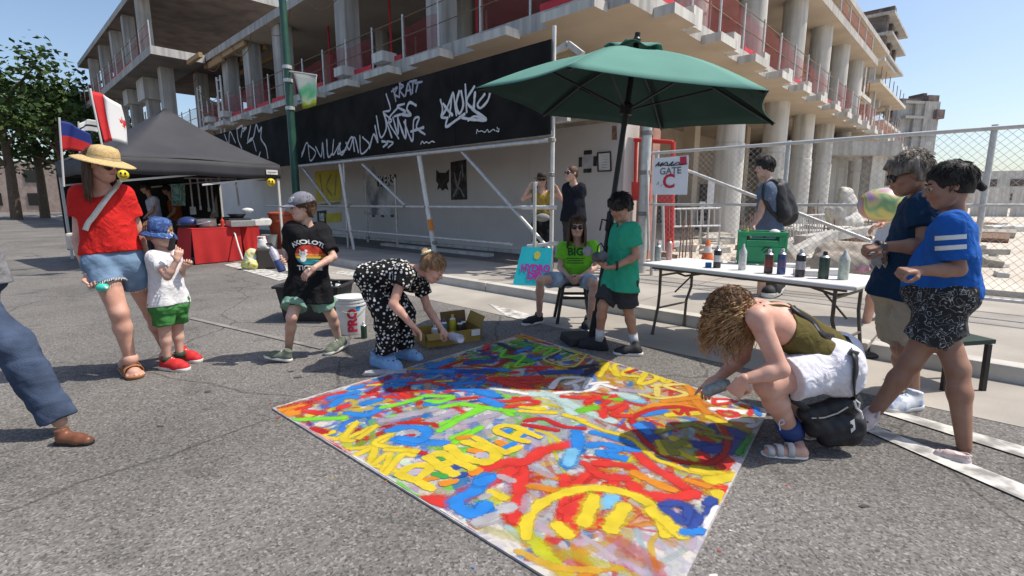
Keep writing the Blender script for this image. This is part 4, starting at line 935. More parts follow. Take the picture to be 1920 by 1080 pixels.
            for q, t in enumerate((-.11, -.055, 0, .055, .1)): D.cap(B(.78, .06, t), B(.93-abs(t+.04)*.7, .05, t*1.1), .038*L, .03*L, .01)
        D.cut(B(0, .035 if style != 'sandal' else .04), -zz)
        sh = sobj('foot' if style == 'sandal' else name, D, max(.005, s.vox*.62), skin(s.tone) if style == 'sandal' else up, s.o)
        E_ = SDF(.02*L); E_.cap(B(.17, .06), B(.6, .06), .158*L*W, .168*L*W); E_.cap(B(.6, .06), B(.83, .06), .168*L*W, .145*L*W); E_.cut(B(0, .10 if style != 'sandal' else .055), zz); E_.cut(B(0, .0), -zz)
        sobj('sole', E_, max(.005, s.vox*.62), sole, sh)
        if laces is not None:
            mb = MB()
            for t in (.42, .5, .58, .66): mb.tube([B(t, .22-.1*(t-.42), -.12), B(t+.01, .335-.30*(t-.42), 0), B(t, .22-.1*(t-.42), .12)], .018*L, 6)
            mb.build('laces', laces, sh, True)
        if style == 'sandal':
            for t, hgt in (straps or ((.55, .20), (.72, .17))):
                mb = MB(); V, F = grid(lambda u, v: B(t+(v-.5)*.13, .05+hgt*math.sin(math.pi*u)**.6, -.155*math.cos(math.pi*u)), 10, 2); st = obj('strap', V, F, up, sh, True); md = st.modifiers.new('solid', 'SOLIDIFY'); md.thickness = .006
        if style == 'clog':
            mb = MB(); mb.tube([B(.42, .24, -.16), B(.15, .30, -.13), B(.03, .30, 0), B(.15, .30, .13), B(.42, .24, .16)], .028*L, 6); mb.build('heel_strap', up, sh, True)
            mb = MB()
            for t, c in ((.6, -.08), (.6, .08), (.7, 0), (.72, -.1), (.72, .1), (.82, -.04), (.82, .05)): mb.sphere(B(t, .292-.20*(t-.55)-abs(c)*.45, c), .026*L, 8, 5)
            mb.build('vent_holes', m_iris, sh)
        return sh
    def hat(s, mat, brim=.33, crown=.44, band=None, z=.17, droop=.05, tilt=0, name='hat', stiff=0, top=.36, fwd=-.05):
        h = s.hs; u = nrm(s.u+s.f*tilt); c = s.hp(0, fwd, z)
        R0 = .47*h; prof = [(R0*1.0, 0), (R0*.99, .14*h), (R0*.94, top*h*.62), (R0*.80, top*h*.9), (R0*.45, top*h*1.03), (R0*.02, top*h*1.06)]
        mb = MB(); mb.lathe(c, prof, 28, u, sx=.86, sy=1.02, cap=False)
        n = 40; V = []; F = []; X = nrm(s.x-u*(s.x@u)); Yv = np.cross(u, X)
        for j in range(6):
            r = R0*.97+(brim*h)*j/5
            for i in range(n):
                a = 2*math.pi*i/n; V.append(c+X*math.cos(a)*r*.9+Yv*math.sin(a)*r*1.04-u*h*(droop*(j/5)**1.5*(1+stiff*math.cos(2*a))))
        for j in range(5):
            for i in range(n): F.append((j*n+i, j*n+(i+1) % n, (j+1)*n+(i+1) % n, (j+1)*n+i))
        mb.add(V, F); o = mb.build(name, mat, s.o, True); sm = o.modifiers.new('solid', 'SOLIDIFY'); sm.thickness = .005
        if band: mb = MB(); mb.lathe(c, [(R0*1.025, .01*h), (R0*1.02, .10*h)], 28, u, sx=.86, sy=1.02, cap=False); mb.build('hat_band', band, o, True)
        return o

def spots_mat(name, base, dot, sc, thr, rough=.85):
    m, n, l, b = _nt(name); b.inputs['Roughness'].default_value = rough; b.inputs['Specular IOR Level'].default_value = .15
    tc = n.new('ShaderNodeTexCoord').outputs['Object']; vo = n.new('ShaderNodeTexVoronoi'); vo.inputs['Scale'].default_value = sc; vo.inputs['Randomness'].default_value = .85; l.new(tc, vo.inputs['Vector'])
    nz = n.new('ShaderNodeTexNoise'); nz.inputs['Scale'].default_value = sc*2.2; l.new(tc, nz.inputs['Vector'])
    ad = n.new('ShaderNodeMath'); ad.operation = 'MULTIPLY_ADD'; ad.inputs[1].default_value = .35; l.new(nz.outputs['Fac'], ad.inputs[0]); l.new(vo.outputs['Distance'], ad.inputs[2])
    r = n.new('ShaderNodeValToRGB'); r.color_ramp.elements[0].position = thr; r.color_ramp.elements[1].position = thr+.05
    r.color_ramp.elements[0].color = tuple(dot)+(1,); r.color_ramp.elements[1].color = tuple(base)+(1,); l.new(ad.outputs[0], r.inputs[0]); l.new(r.outputs[0], b.inputs['Base Color']); return m
def line_pattern(name, base, line, sc, wth=.02):
    m, n, l, b = _nt(name); b.inputs['Roughness'].default_value = .85
    tc = n.new('ShaderNodeTexCoord').outputs['Object']; nz = n.new('ShaderNodeTexNoise'); nz.inputs['Scale'].default_value = sc; nz.inputs['Detail'].default_value = 1.5; nz.inputs['Distortion'].default_value = 1.2; l.new(tc, nz.inputs['Vector'])
    a = n.new('ShaderNodeMath'); a.operation = 'SUBTRACT'; a.inputs[1].default_value = .5; l.new(nz.outputs['Fac'], a.inputs[0])
    c = n.new('ShaderNodeMath'); c.operation = 'ABSOLUTE'; l.new(a.outputs[0], c.inputs[0])
    r = n.new('ShaderNodeValToRGB'); r.color_ramp.elements[0].position = wth*.4; r.color_ramp.elements[1].position = wth; r.color_ramp.elements[0].color = tuple(line)+(1,); r.color_ramp.elements[1].color = tuple(base)+(1,)
    l.new(c.outputs[0], r.inputs[0]); l.new(r.outputs[0], b.inputs['Base Color']); return m
def multi_mat(name, cols, sc, rough=.7, det=2, dist=1.0, vor=False):
    m, n, l, b = _nt(name); b.inputs['Roughness'].default_value = rough
    tc = n.new('ShaderNodeTexCoord').outputs['Object']; nz = n.new('ShaderNodeTexNoise'); nz.inputs['Scale'].default_value = sc; nz.inputs['Detail'].default_value = det; nz.inputs['Distortion'].default_value = dist; l.new(tc, nz.inputs['Vector'])
    r = n.new('ShaderNodeValToRGB'); r.color_ramp.interpolation = 'EASE'; e = r.color_ramp.elements; k = len(cols)
    e[0].position = .28; e[0].color = tuple(cols[0])+(1,); e[1].position = .72; e[1].color = tuple(cols[-1])+(1,)
    for i in range(1, k-1): x = e.new(.28+.44*i/(k-1)); x.color = tuple(cols[i])+(1,)
    l.new(nz.outputs['Fac'], r.inputs[0]); l.new(r.outputs[0], b.inputs['Base Color']); return m
def denim(name, c=(.16, .23, .31)): return M(name, c, tuple(min(1, x*1.75) for x in c), sc=7, rough=.9, bump=.3, bsc=120, spec=.1, det=6)
m_hbrown = hairmat('brown_hair', (.055, .028, .016), (.12, .065, .035)); m_hblack = hairmat('black_hair', (.012, .010, .010), (.03, .025, .022))
m_hlight = hairmat('light_brown_hair', (.20, .11, .055), (.36, .22, .12)); m_hgrey = hairmat('grey_brown_hair', (.11, .088, .07), (.26, .225, .19))
m_hcurl = hairmat('golden_curly_hair', (.27, .14, .055), (.56, .36, .18))
m_soleb = M('black_sole', (.02, .02, .02), None, rough=.7)
m_straw = M('straw', (.62, .45, .22), (.48, .33, .14), sc=60, rough=.85, bump=.5, bsc=150)

# ---------- 1 woman in straw hat
hw = Person('woman in straw hat, sunglasses and red top holding a turquoise egg-shaped can', 3.75, dict(
    head=(191, 309, 0), neck=(187, 352, .04), pel=(214, 484, .03), sha=(152, 363, .02), shb=(231, 364, .12),
    ela=(149, 452, -.02), wra=(166, 518, -.10), haa=(183, 545, -.13), elb=(262, 445, .22), wrb=(272, 520, .22), hab=(276, 545, .2),
    hia=(189, 492, -.01), hib=(240, 492, .09), kna=(223, 586, -.08), ana=(244, 673, -.03), knb=(287, 588, .25), anb=(312, 655, .42)),
    (-1, -.45, 0), (.95, -.10, -.18), S=1.70, hs=.222, tone='rosy', w=1.04, legr=1.10, armr=1.05, hands=('grip', 'relax'), palm=((.4, -.3, .7), None), wide=1.1)
m_redtop = cloth('red_cotton', (.62, .025, .022), .86, sc=6)
hw.top(m_redtop, .50, .045, .012, .085, .0, .004); hw.bottom(denim('faded_denim', (.12, .18, .26)), .42, .018, .10, .02)
mb = MB()
for i in 'ab':
    h, kn = hw.J['hi'+i], hw.J['kn'+i]; e = h+(kn-h)*.42; d = nrm(kn-h); X = nrm(np.cross(d, (0, 1, 0))); Yv = np.cross(d, X); rr = .112*hw.k*1.06
    for q in range(70):
        a = 2*math.pi*q/70; mb.tube([e+(X*math.cos(a)+Yv*math.sin(a))*rr-d*.006, e+(X*math.cos(a+.05)+Yv*math.sin(a+.05))*rr*1.04+d*rs.uniform(.008, .022)], .0022, 3, caps=False)
mb.build('frayed_hem', m_whiter, hw.pants)
hw.sunglasses(); hw.hair(m_hbrown, .04, .22, fall=1)
hw.strands(m_hbrown, 150, lambda r: (lambda a: (hw.hp(.36*math.sin(a), -.10-.36*math.cos(a)*1.0, r.uniform(-.1, .15)), nrm(hw.x*math.sin(a)-hw.f*math.cos(a))))(r.uniform(-1.75, 1.75)), .27, .0075, wav=.012, seed=3)
hw.hat(m_straw, .43, .4, M('straw_band', (.70, .56, .34), (.5, .36, .18), sc=40), z=.20, droop=.12, tilt=.06, top=.42, fwd=.06)
m_tanl = M('tan_leather', (.36, .16, .07), (.28, .12, .05), sc=20, rough=.6)
hw.shoe('a', G(236, 690)+UP*.005, G(258, 713)+UP*.005, m_tanl, m_tanl, 'sandal'); hw.shoe('b', G(300, 672)+UP*.005, G(334, 676)+UP*.005, m_tanl, m_tanl, 'sandal')
egg = hw.J['haa']; m_turq = M('turquoise_plastic', (.05, .55, .42), None, rough=.35)
t = thing('spray_can', 'small turquoise egg-shaped can in the hand of the woman in the straw hat', 'can', P(190, 539, 3.6)); mb = MB(); mb.sphere(P(192, 539, 3.60), .036, 16, 10, (1.25, 1, .85)); mb.build('body', m_turq, t, True); mb = MB(); mb.sphere(P(199, 540, 3.58), .012, 8, 6); mb.build('nozzle', m_whiter, t, True)
m_strapw = M('cream_strap', (.72, .68, .60), (.62, .58, .5), sc=30, rough=.8)
def strap(pts, w, N, mat, name, parent, th=.004):
    p = smooth_path(pts, .03); V = []; F = []
    for i, q in enumerate(p):
        t = nrm(p[min(i+1, len(p)-1)]-p[max(i-1, 0)]); n_ = N(q) if callable(N) else np.asarray(N, float); s_ = nrm(np.cross(n_, t)); V += [q-s_*w/2, q+s_*w/2]
    for i in range(len(p)-1): F.append((2*i, 2*i+1, 2*i+3, 2*i+2))
    o = obj(name, V, F, mat, parent, True); md = o.modifiers.new('solid', 'SOLIDIFY'); md.thickness = th; return o
def on_surface(o_list, px_pts, lift=.006):
    """points of the photograph carried onto the nearest clothed surface"""
    bv = [world_bvh(o) for o in o_list]; out = []
    for x, y, yd in px_pts:
        d = nrm(ray(x, y)); best = None
        for b_ in bv:
            h = b_.ray_cast(Vector(O), Vector(d))
            if h[0] is not None and (best is None or h[3] < best[1]): best = (np.array(h[0]), h[3])
        if best is None:
            h = bv[0].find_nearest(Vector(P(x, y, yd))); best = (np.array(h[0])+np.array(h[1])*lift*.5, 0) if h[0] is not None and h[3] < .12 else None
        out.append(best[0]-d*lift if best is not None else P(x, y, yd))
    return out
bag = thing('shoulder_bag', 'small bag on a wide cream strap across the red top', 'bag', P(150, 440, 3.85))
pts = on_surface([hw.shirt, hw.bodyo], [(227, 338, 3.72), (219, 350, 3.65), (205, 366, 3.6), (190, 386, 3.6), (175, 407, 3.62), (166, 418, 3.64), (160, 432, 3.68)], .012)
strap(pts, .04, lambda q: (0.1, -1, .15), m_strapw, 'strap', bag); mb = MB(); mb.box(P(150, 452, 3.93), .16, .07, .13, (1, .3, 0)); bevel(mb.build('pouch', m_strapw, bag), .02)
mb = MB(); mb.tube([hw.J['wra']*.9+hw.J['ela']*.1+V3(.034*math.cos(a), .034*math.sin(a), .006*math.sin(a)) for a in np.linspace(0, 6.28, 14)], .005, 6); mb.build('bracelet', m_strapw, hw.o, True)

# ---------- 2 small child
ch = Person('small child in blue patterned bucket hat, white tee and green shorts', 3.93, dict(
    head=(301, 437, 0), neck=(302, 466, .02), pel=(318, 571, 0), sha=(287, 482, -.10), shb=(326, 480, .10), ela=(314, 519, -.20), wra=(332, 488, -.18), haa=(337, 468, -.16),
    elb=(338, 517, .12), wrb=(345, 500, .02), hab=(352, 493, -.04), kna=(309, 622, -.06), ana=(313, 672, -.06), knb=(333, 618, .08), anb=(337, 663, .07)),
    (-.35, -1, 0), (.90, .34, -.08), S=1.20, hs=.20, tone='fair', w=1.12, legr=1.02, armr=1.0, hands=('point', 'grip'), palm=((-.5, .6, .3), (0, .4, .6)))
ch.top(cloth('white_tee', (.74, .73, .74), .9), .62, .0, .016, .08, .012, .006); ch.bottom(cloth('green_shorts', (.06, .22, .06), .8), .72, .026, .1, .02, .01)
ch.eyes(m_hbrown); ch.hair(m_hlight, .035, .2)
bucket = multi_mat('blue_patterned_cotton', [(.40, .10, .22), (.02, .035, .14), (.03, .08, .26), (.02, .04, .16), (.07, .17, .36), (.02, .05, .2), (.42, .48, .58)], 17, .85, 2, 1.6)
ch.hat(bucket, .15, .4, None, z=.04, droop=.20, tilt=.10, top=.56)
m_redsh = M('red_mesh_shoe', (.58, .03, .03), (.46, .02, .025), sc=40, rough=.7)
for i, h, t_ in (('a', G(302, 690), G(355, 696)), ('b', G(332, 673), G(378, 680))):
    sh = ch.shoe(i, h, t_, m_redsh, m_whiter, laces=m_whiter, W=1.1); f = nrm(t_-h); L = np.linalg.norm(t_-h); x = np.cross(f, UP)
    for q in (.42, .50, .58): mb = MB(); mb.beam(h+f*q*L+UP*.022+x*.150*L, h+f*(q+.03)*L+UP*.06+x*.12*L, .012, .012); mb.build('side_stripe', m_whiter, sh)
    mb = MB(); a = ch.J['an'+i]; mb.lathe(V3(a[0], a[1], a[2]-.03), [(.04, 0), (.042, .045)], 14); mb.build('sock', M('dark_sock', (.03, .05, .03), None), sh, True)
t = thing('handheld_radio', 'black handheld toy the small child holds to the mouth', 'radio', P(321, 462, 3.78)); mb = MB(); mb.box(P(322, 458, 3.76), .035, .03, .10, (1, .2, 0), None, (.25, .1, 1)); bevel(mb.build('body', m_blackp, t), .008); mb = MB(); mb.tube([P(324, 450, 3.76), P(326, 440, 3.76)], .005, 6); mb.build('aerial', m_blackp, t)

# ---------- 3 walking boy
wb = Person('boy in grey cap and black graphic tee walking past a black tote', 4.2, dict(
    head=(566, 389, 0), neck=(577, 420, .05), pel=(578, 549, .02), sha=(548, 432, -.04), shb=(605, 434, .12), ela=(543, 472, .03), wra=(533, 488, -.10), haa=(527, 492, -.16),
    elb=(625, 482, .02), wrb=(588, 503, -.17), hab=(571, 517, -.20), kna=(547, 595, -.14), ana=(541, 655, .02), knb=(622, 592, .10), anb=(635, 636, .22)),
    (-1, -.35, 0), (-.80, -.58, -.10), S=1.44, hs=.205, tone='fair', w=1.0, legr=.92, armr=.92, hands=('grip', 'relax'), palm=((.5, -.4, .2), (.2, .6, -.3)))
wb.top(cloth('black_tee', (.014, .014, .016), .7), .80, -.10, .032, .07, .03, .009, sl_grow=.032)
wb.bottom(cloth('sage_shorts', (.20, .34, .26), .85), .62, .030, .08, .035, .010)
wb.eyes(m_hbrown); wb.hair(m_hbrown, .05, .2, locks=(((.3, -.3, -.1), (.28, -.25, -.42), .1, .06), ((-.3, -.3, -.1), (-.28, -.25, -.42), .1, .06)), nape=-.42)
m_cap = M('grey_twill', (.16, .16, .19), (.21, .21, .25), sc=20, rough=.9, bump=.3, bsc=200)
capo = None
def cap_hat(s, mat, bill=.55):
    h = s.hs; D = SDF(.03*h); D.ell(s.hp(0, -.06, .14), (.445*h, .535*h, .50*h), s.R); D.cut(s.hp(0, -.06, .17), -s.u-s.f*.12); o = sobj('cap', D, max(.005, s.vox*.55), mat, s.o)
    V, F = grid(lambda u, v: s.hp((u-.5)*.74*(1-.12*v*v), .30+math.sqrt(max(0, 1-((u-.5)*1.9)**2))*(.13+bill*v*.75), .185-.05*v-.38*((u-.5)**2)), 12, 6)
    b_ = obj('bill', V, F, mat, o, True); md = b_.modifiers.new('solid', 'SOLIDIFY'); md.thickness = .006; return o
capo = cap_hat(wb, m_cap)
bv = world_bvh(capo)
lettering('lettering', 'GKS', wb.hp(0, .42, .34), -np.cross(wb.u, -wb.f), wb.u, .055, m_whiter, capo, bold=.003, bvh=bv, off=.003, cuts=1)
# graphic print on the tee
bv = world_bvh(wb.shirt); cN = nrm(V3(-.22, -1, .12)); X_ = nrm(np.cross(UP, -cN)*-1); X_ = nrm(V3(1, -.22, 0)); Yv = np.cross(cN, X_)
m_pr = M('print_red', (.55, .05, .03), None); m_py = M('print_yellow', (.66, .42, .05), None); m_po = M('print_orange', (.62, .2, .04), None); m_pt = M('print_teal', (.02, .22, .27), None); m_pw = M('print_white', (.72, .72, .70), None)
gc = P(563, 478, 4.02)
def disc_band(v0, v1, r, mat, name='print_band'):
    V = []; F = []; n = 14
    for j in range(7):
        v = v0+(v1-v0)*j/6; hw_ = math.sqrt(max(0, r*r-v*v))
        for i in range(n+1): V.append(gc+X_*(-hw_+2*hw_*i/n)+Yv*v)
    for j in range(6):
        for i in range(n): F.append((j*(n+1)+i, j*(n+1)+i+1, (j+1)*(n+1)+i+1, (j+1)*(n+1)+i))
    obj(name, press(np.array(V), cN, bv, .0045), F, mat, wb.shirt)
r_ = .085
disc_band(.018, .083, r_, m_pr); disc_band(-.006, .015, r_, m_po); disc_band(-.028, -.009, r_, m_py); disc_band(-.078, -.031, r_, m_pt)
for (u, v, a, b_) in ((-.035, .008, .026, .022), (-.034, -.028, .019, .030), (-.05, .034, .006, .012), (-.016, .034, .006, .012)):
    V = [gc+X_*(u+a*math.cos(t)*k)+Yv*(v+b_*math.sin(t)*k) for k in (1, .5) for t in np.linspace(0, 2*math.pi, 17)[:-1]]+[gc+X_*u+Yv*v]
    F = [(i, (i+1) % 16, 16+(i+1) % 16, 16+i) for i in range(16)]+[(16+i, 16+(i+1) % 16, 32) for i in range(16)]
    obj('print_figure', press(np.array(V), cN, bv, .0062), F, m_pw, wb.shirt)
for u in (-.044, -.026):
    V = [gc+X_*(u+.004*math.cos(t))+Yv*(.01+.004*math.sin(t)) for t in np.linspace(0, 2*math.pi, 9)[:-1]]; obj('print_eye', press(np.array(V), cN, bv, .008), [tuple(range(8))], m_blackp, wb.shirt)
p_ = gc+Yv*.108; lettering('lettering', 'AXOLOTL', p_, X_, Yv, .047, m_pw, wb.shirt, bold=.0018, bvh=bv, off=.005, arc=.15, cuts=1)
lettering('lettering', 'TIONS', gc-Yv*.108, X_, Yv, .055, m_pw, wb.shirt, bold=.0018, bvh=bv, off=.005, cuts=1)
m_canvasg = M('grey_green_canvas', (.10, .12, .09), (.15, .17, .13), sc=30, rough=.9)
wb.shoe('a', V3(*G(549, 678)), V3(*G(494, 680))+UP*.05, m_canvasg, m_whiter, laces=m_whiter); wb.shoe('b', V3(*G(651, 652))+UP*.03, V3(*G(609, 668)), m_canvasg, m_whiter, laces=m_whiter)

# ---------- 4 bending girl in spotted jumpsuit
sg_ = Person('girl in black and white spotted jumpsuit bending over the box of cans', 3.95, dict(
    head=(812, 503, -.02), neck=(784, 506, .02), pel=(698, 513, .06), sha=(757, 512, -.15), shb=(787, 530, .16), ela=(737, 570, -.24), wra=(773, 610, -.22), haa=(793, 629, -.22),
    elb=(802, 578, .24), wrb=(829, 618, .20), hab=(842, 634, .18), hia=(688, 520, -.03), hib=(712, 518, .16), kna=(722, 590, -.08), ana=(726, 660, -.03), knb=(757, 588, .14), anb=(757, 652, .20)),
    (-.1, -1, 0), (.80, -.12, -.60), S=1.46, hs=.208, tone='rosy', w=1.0, up=(.6, -.1, .8), legr=1.0, hands=('relax', 'grip'), palm=((.3, -.2, -.8), (.2, 0, -1)), wide=1.0)
m_spot = spots_mat('spotted_black_cotton', (.012, .012, .012), (.66, .65, .62), 34, .50)
jt = sg_.top(m_spot, .42, -.06, .022, .075, .02, .009, name='jumpsuit', sl_grow=.022); sg_.bottom(m_spot, full=.96, grow=.026, waist=.10, flare=.024, fold=.012, name='jumpsuit_legs')
sg_.eyes(m_hlight); sg_.hair(m_hlight, .045, .26, locks=(((0, -.42, .22), (0, -.58, .30), .13, .15), ((.08, -.6, .3), (-.08, -.64, .36), .12, .11)))
mb = MB(); c = sg_.hp(0, -.56, .34)
for q in range(16):
    a = 2*math.pi*q/16; mb.sphere(c+sg_.hs*(sg_.x*math.cos(a)*.19+(sg_.u*.8+sg_.f*.5)*math.sin(a)*.17), .030*sg_.hs*1.8, 8, 6)
mb.build('scrunchie', M('pale_yellow_scrunchie', (.66, .62, .32), (.74, .72, .55), sc=40), sg_.o, True)
m_clog = M('light_blue_foam', (.22, .40, .66), (.18, .34, .58), sc=30, rough=.6)
sg_.shoe('a', G(699, 680), G(752, 697), m_clog, m_clog, 'clog', W=1.05); sg_.shoe('b', G(741, 668), G(793, 677), m_clog, m_clog, 'clog', W=1.05)

# ---------- 5 seated kid
sk = Person('long-haired kid in sunglasses and lime green tee sitting on the black stool', 5.55, dict(
    head=(1082, 424, -.08), neck=(1083, 455, 0), pel=(1078, 524, .06), sha=(1056, 464, .02), shb=(1112, 462, .0), ela=(1050, 502, -.02), wra=(1066, 519, -.22), haa=(1076, 526, -.26),
    elb=(1118, 500, -.02), wrb=(1088, 519, -.24), hab=(1078, 527, -.28), kna=(1013, 525, -.42), ana=(1011, 590, -.26), knb=(1114, 532, -.45), anb=(1106, 602, -.36)),
    (-1, -.05, 0), (-.08, -1, -.10), S=1.42, hs=.21, tone='fair', w=1.0, legr=.98, hands=('relax', 'relax'), palm=((.6, .2, -.2), (-.6, .3, -.2)), wide=1.1)
m_lime = cloth('lime_tee', (.20, .60, .04), .85); sk.top(m_lime, .58, -.06, .022, .075, .012, .007, sl_grow=.024); sk.bottom(denim('pale_denim', (.22, .29, .38)), .72, .022, .09, .02)
sk.sunglasses(); sk.hair(m_hbrown, .05, .10, fall=1, noise=.016)
sk.strands(m_hbrown, 170, lambda r: (lambda a: (sk.hp(.38*math.sin(a), -.06-.38*math.cos(a), r.uniform(.0, .2)), nrm(sk.x*math.sin(a)-sk.f*math.cos(a))))(r.uniform(-2.2, 2.2)), .26, .0075, wav=.014, seed=5)
bv = world_bvh(sk.shirt); c = P(1081, 474, 5.40)
m_dkgreen = M('dark_green_print', (.02, .10, .02), None)
lettering('lettering', 'BIG', c, (1, 0, 0), UP, .115, m_dkgreen, sk.shirt, bold=.004, bvh=bv, off=.006, cuts=1)
for dz, w_ in ((-.075, .20), (-.10, .17), (-.125, .19), (.07, .17)):
    mb = [c+V3(-w_/2+w_*i/8, 0, dz+j*.010) for j in range(2) for i in range(9)]; obj('print_line', press(np.array(mb), V3(0, -1, 0), bv, .006), [(i, i+1, 10+i, 9+i) for i in range(8)], m_dkgreen, sk.shirt)
m_blkcanvas = M('black_canvas', (.018, .018, .02), (.03, .03, .033), sc=30, rough=.85)
sk.shoe('a', G(1019, 604), G(978, 611), m_blkcanvas, m_whiter, laces=m_whiter); sk.shoe('b', G(1108, 610), G(1097, 626), m_blkcanvas, m_whiter, laces=m_whiter)

# ---------- 6 standing boy in green
gb = Person('black-haired boy in green tee and charcoal shorts standing by the parasol pole', 4.34, dict(
    head=(1163, 389, -.02), neck=(1172, 421, .04), pel=(1163, 531, .04), sha=(1184, 432, -.14), shb=(1160, 432, .16), ela=(1193, 480, -.16), wra=(1153, 500, -.22), haa=(1136, 503, -.22),
    elb=(1150, 482, .16), wrb=(1133, 499, .02), hab=(1122, 494, -.04), kna=(1178, 580, .0), ana=(1190, 642, .02), knb=(1130, 573, .02), anb=(1124, 634, .06)),
    (.55, -.85, 0), (-.74, -.50, -.42), S=1.42, hs=.208, tone='tan', w=1.0, legr=.98, hands=('grip', 'grip'), palm=((-.2, .3, .8), (0, -.3, .7)))
gb.top(cloth('green_tee', (.04, .42, .25), .85), .62, -.07, .030, .075, .02, .008, sl_grow=.026); gb.bottom(cloth('charcoal_shorts', (.055, .055, .06), .8), .86, .03, .08, .026, .009)
gb.eyes(m_hblack); gb.hair(m_hblack, .085, .13, locks=(((-.25, .30, .42), (-.12, .42, .27), .08, .045), ((.0, .34, .42), (.08, .44, .26), .08, .045), ((.2, .30, .42), (.24, .36, .22), .08, .045), ((.33, .1, .2), (.36, .12, -.05), .08, .04), ((-.33, .1, .2), (-.36, .12, -.05), .08, .04)), noise=.02)
m_wsock = M('white_sock', (.62, .62, .63), (.52, .52, .54), sc=40, rough=.9, bump=.4, bsc=200)
for i in 'ab':
    a = gb.J['an'+i]; kn = gb.J['kn'+i]; mb = MB(); mb.tube([a-UP*.02, a+(kn-a)*.28], [.046*gb.k, .050*gb.k], 16); mb.build('sock', m_wsock, gb.o, True)
m_blksh = M('black_mesh_shoe', (.014, .014, .016), (.03, .03, .033), sc=50, rough=.7)
gb.shoe('a', G(1206, 666), G(1149, 664), m_blksh, m_whiter, laces=m_blksh, W=1.1); gb.shoe('b', G(1141, 657), G(1082, 650), m_blksh, m_soleb, laces=m_blksh, W=1.1)
mb = MB(); c = gb.J['wra']*.92+gb.J['ela']*.08; mb.tube([c+V3(.0, .033*math.cos(a), .033*math.sin(a)) for a in np.linspace(0, 6.28, 14)], .009, 6); mb.build('wristband', m_blackp, gb.o, True)
m_gun = M('grey_rubber', (.09, .09, .10), (.15, .15, .16), sc=12, rough=.6)
rp = thing('respirator', 'grey half-mask respirator held by the black-haired boy', 'mask', P(1116, 478, 4.32)); mb = MB(); mb.sphere(P(1121, 482, 4.30), .052, 14, 10, (1.1, .9, .9)); mb.build('mask_body', m_gun, rp, True)
for x, y in ((1102, 471), (1130, 480)):
    mb = MB(); mb.lathe(P(x, y, 4.24), [(.036, -.02), (.043, -.015), (.043, .018), (.03, .024), (.012, .025)], 18, (-.3, -1, .2)); shade_auto(mb.build('filter', M('filter_grey', (.20, .20, .21), (.30, .29, .29), sc=30) if x < 1110 else m_gun, rp))
mb = MB(); mb.tube([P(1119, 476, 4.3), P(1121, 461, 4.32), P(1127, 456, 4.36), P(1133, 466, 4.38), P(1131, 478, 4.34)], .006, 6); mb.tube([P(1126, 488, 4.3), P(1134, 492, 4.3), P(1137, 485, 4.3)], .006, 6); mb.build('head_strap', m_blackp, rp, True)

# ---------- 7, 8 the two under the walkway
hz = SW
pw = Person('woman in dark hat and mustard top standing behind the scaffold tubes', 9.1, dict(
    head=(1016, 337, 0), neck=(1017, 356, .03), pel=(1017, 421, .05), sha=(999, 363, .04), shb=(1036, 363, .04), ela=(980, 374, -.05), wra=(992, 350, -.1), haa=(1000, 341, -.1),
    elb=(1053, 374, .02), wrb=(1044, 352, 0), hab=(1034, 342, -.02), kna=(1010, 472, .02), ana=(1009, 518, .08), knb=(1026, 472, .02), anb=(1026, 518, .08)),
    (-1, -.1, 0), (-.05, -1, -.06), S=1.64, hs=.215, tone='fair', w=1.0, hands=('fist', 'fist'))
pw.top(cloth('mustard_cotton', (.34, .23, .05), .85), .12, .10, .012, .09, 0, .005, sl_grow=.01); pw.bottom(cloth('black_trousers', (.015, .015, .017), .8), full=.97, grow=.03, waist=.16, flare=.04, fold=.008, name='trousers')
pw.sunglasses(); pw.hair(m_hbrown, .045, .2, locks=(((.33, -.1, 0), (.40, .0, -.7), .12, .08), ((-.33, -.1, 0), (-.40, 0, -.7), .12, .08)), fall=1); pw.hat(M('dark_brown_felt', (.035, .022, .017), None), .32, .4, None, z=.16, droop=.06, top=.42)
t = thing('belt_bag', 'grey belt bag at the waist of the woman behind the scaffold', 'bag', P(1017, 408, 8.9)); mb = MB(); mb.sphere(P(1017, 408, 8.93), .10, 14, 10, (1.3, .55, .75)); mb.build('pouch', M('grey_nylon', (.20, .20, .20), (.28, .28, .27), sc=9), t, True); mb = MB(); mb.tube([P(998, 402, 9.1), P(1017, 400, 8.95), P(1038, 402, 9.1)], .012, 6); mb.build('belt', m_blackp, t)
for i in 'ab': a = pw.J['an'+i]; pw.shoe(i, V3(a[0], a[1]+.08, hz), V3(a[0], a[1]-.16, hz), m_blksh, m_soleb)
pm = Person('man in black tee and sunglasses standing by the framed notice', 8.0, dict(
    head=(1071, 325, 0), neck=(1077, 346, .05), pel=(1075, 412, .05), sha=(1089, 352, .0), shb=(1064, 352, .12), ela=(1093, 380, .05), wra=(1090, 405, -.03), elb=(1063, 382, .2), wrb=(1060, 405, .15),
    kna=(1078, 470, .05), ana=(1080, 525, .1), knb=(1068, 470, .1), anb=(1068, 525, .15)), (.6, -.8, 0), (-.85, -.5, .05), S=1.76, hs=.225, tone='fair', w=1.08)
pm.top(cloth('navy_black_tee', (.014, .015, .022), .8), .55, -.03, .024, .08, .01, .006, sl_grow=.02); pm.bottom(cloth('dark_grey_trousers', (.05, .045, .045), .8), full=.97, grow=.02, waist=.1, flare=.02, name='trousers')
pm.sunglasses(); pm.hair(m_hbrown, .02, .34)
for i in 'ab': a = pm.J['an'+i]; pm.shoe(i, V3(a[0]+.07, a[1], hz), V3(a[0]-.18, a[1]-.1, hz), m_blksh, m_soleb)

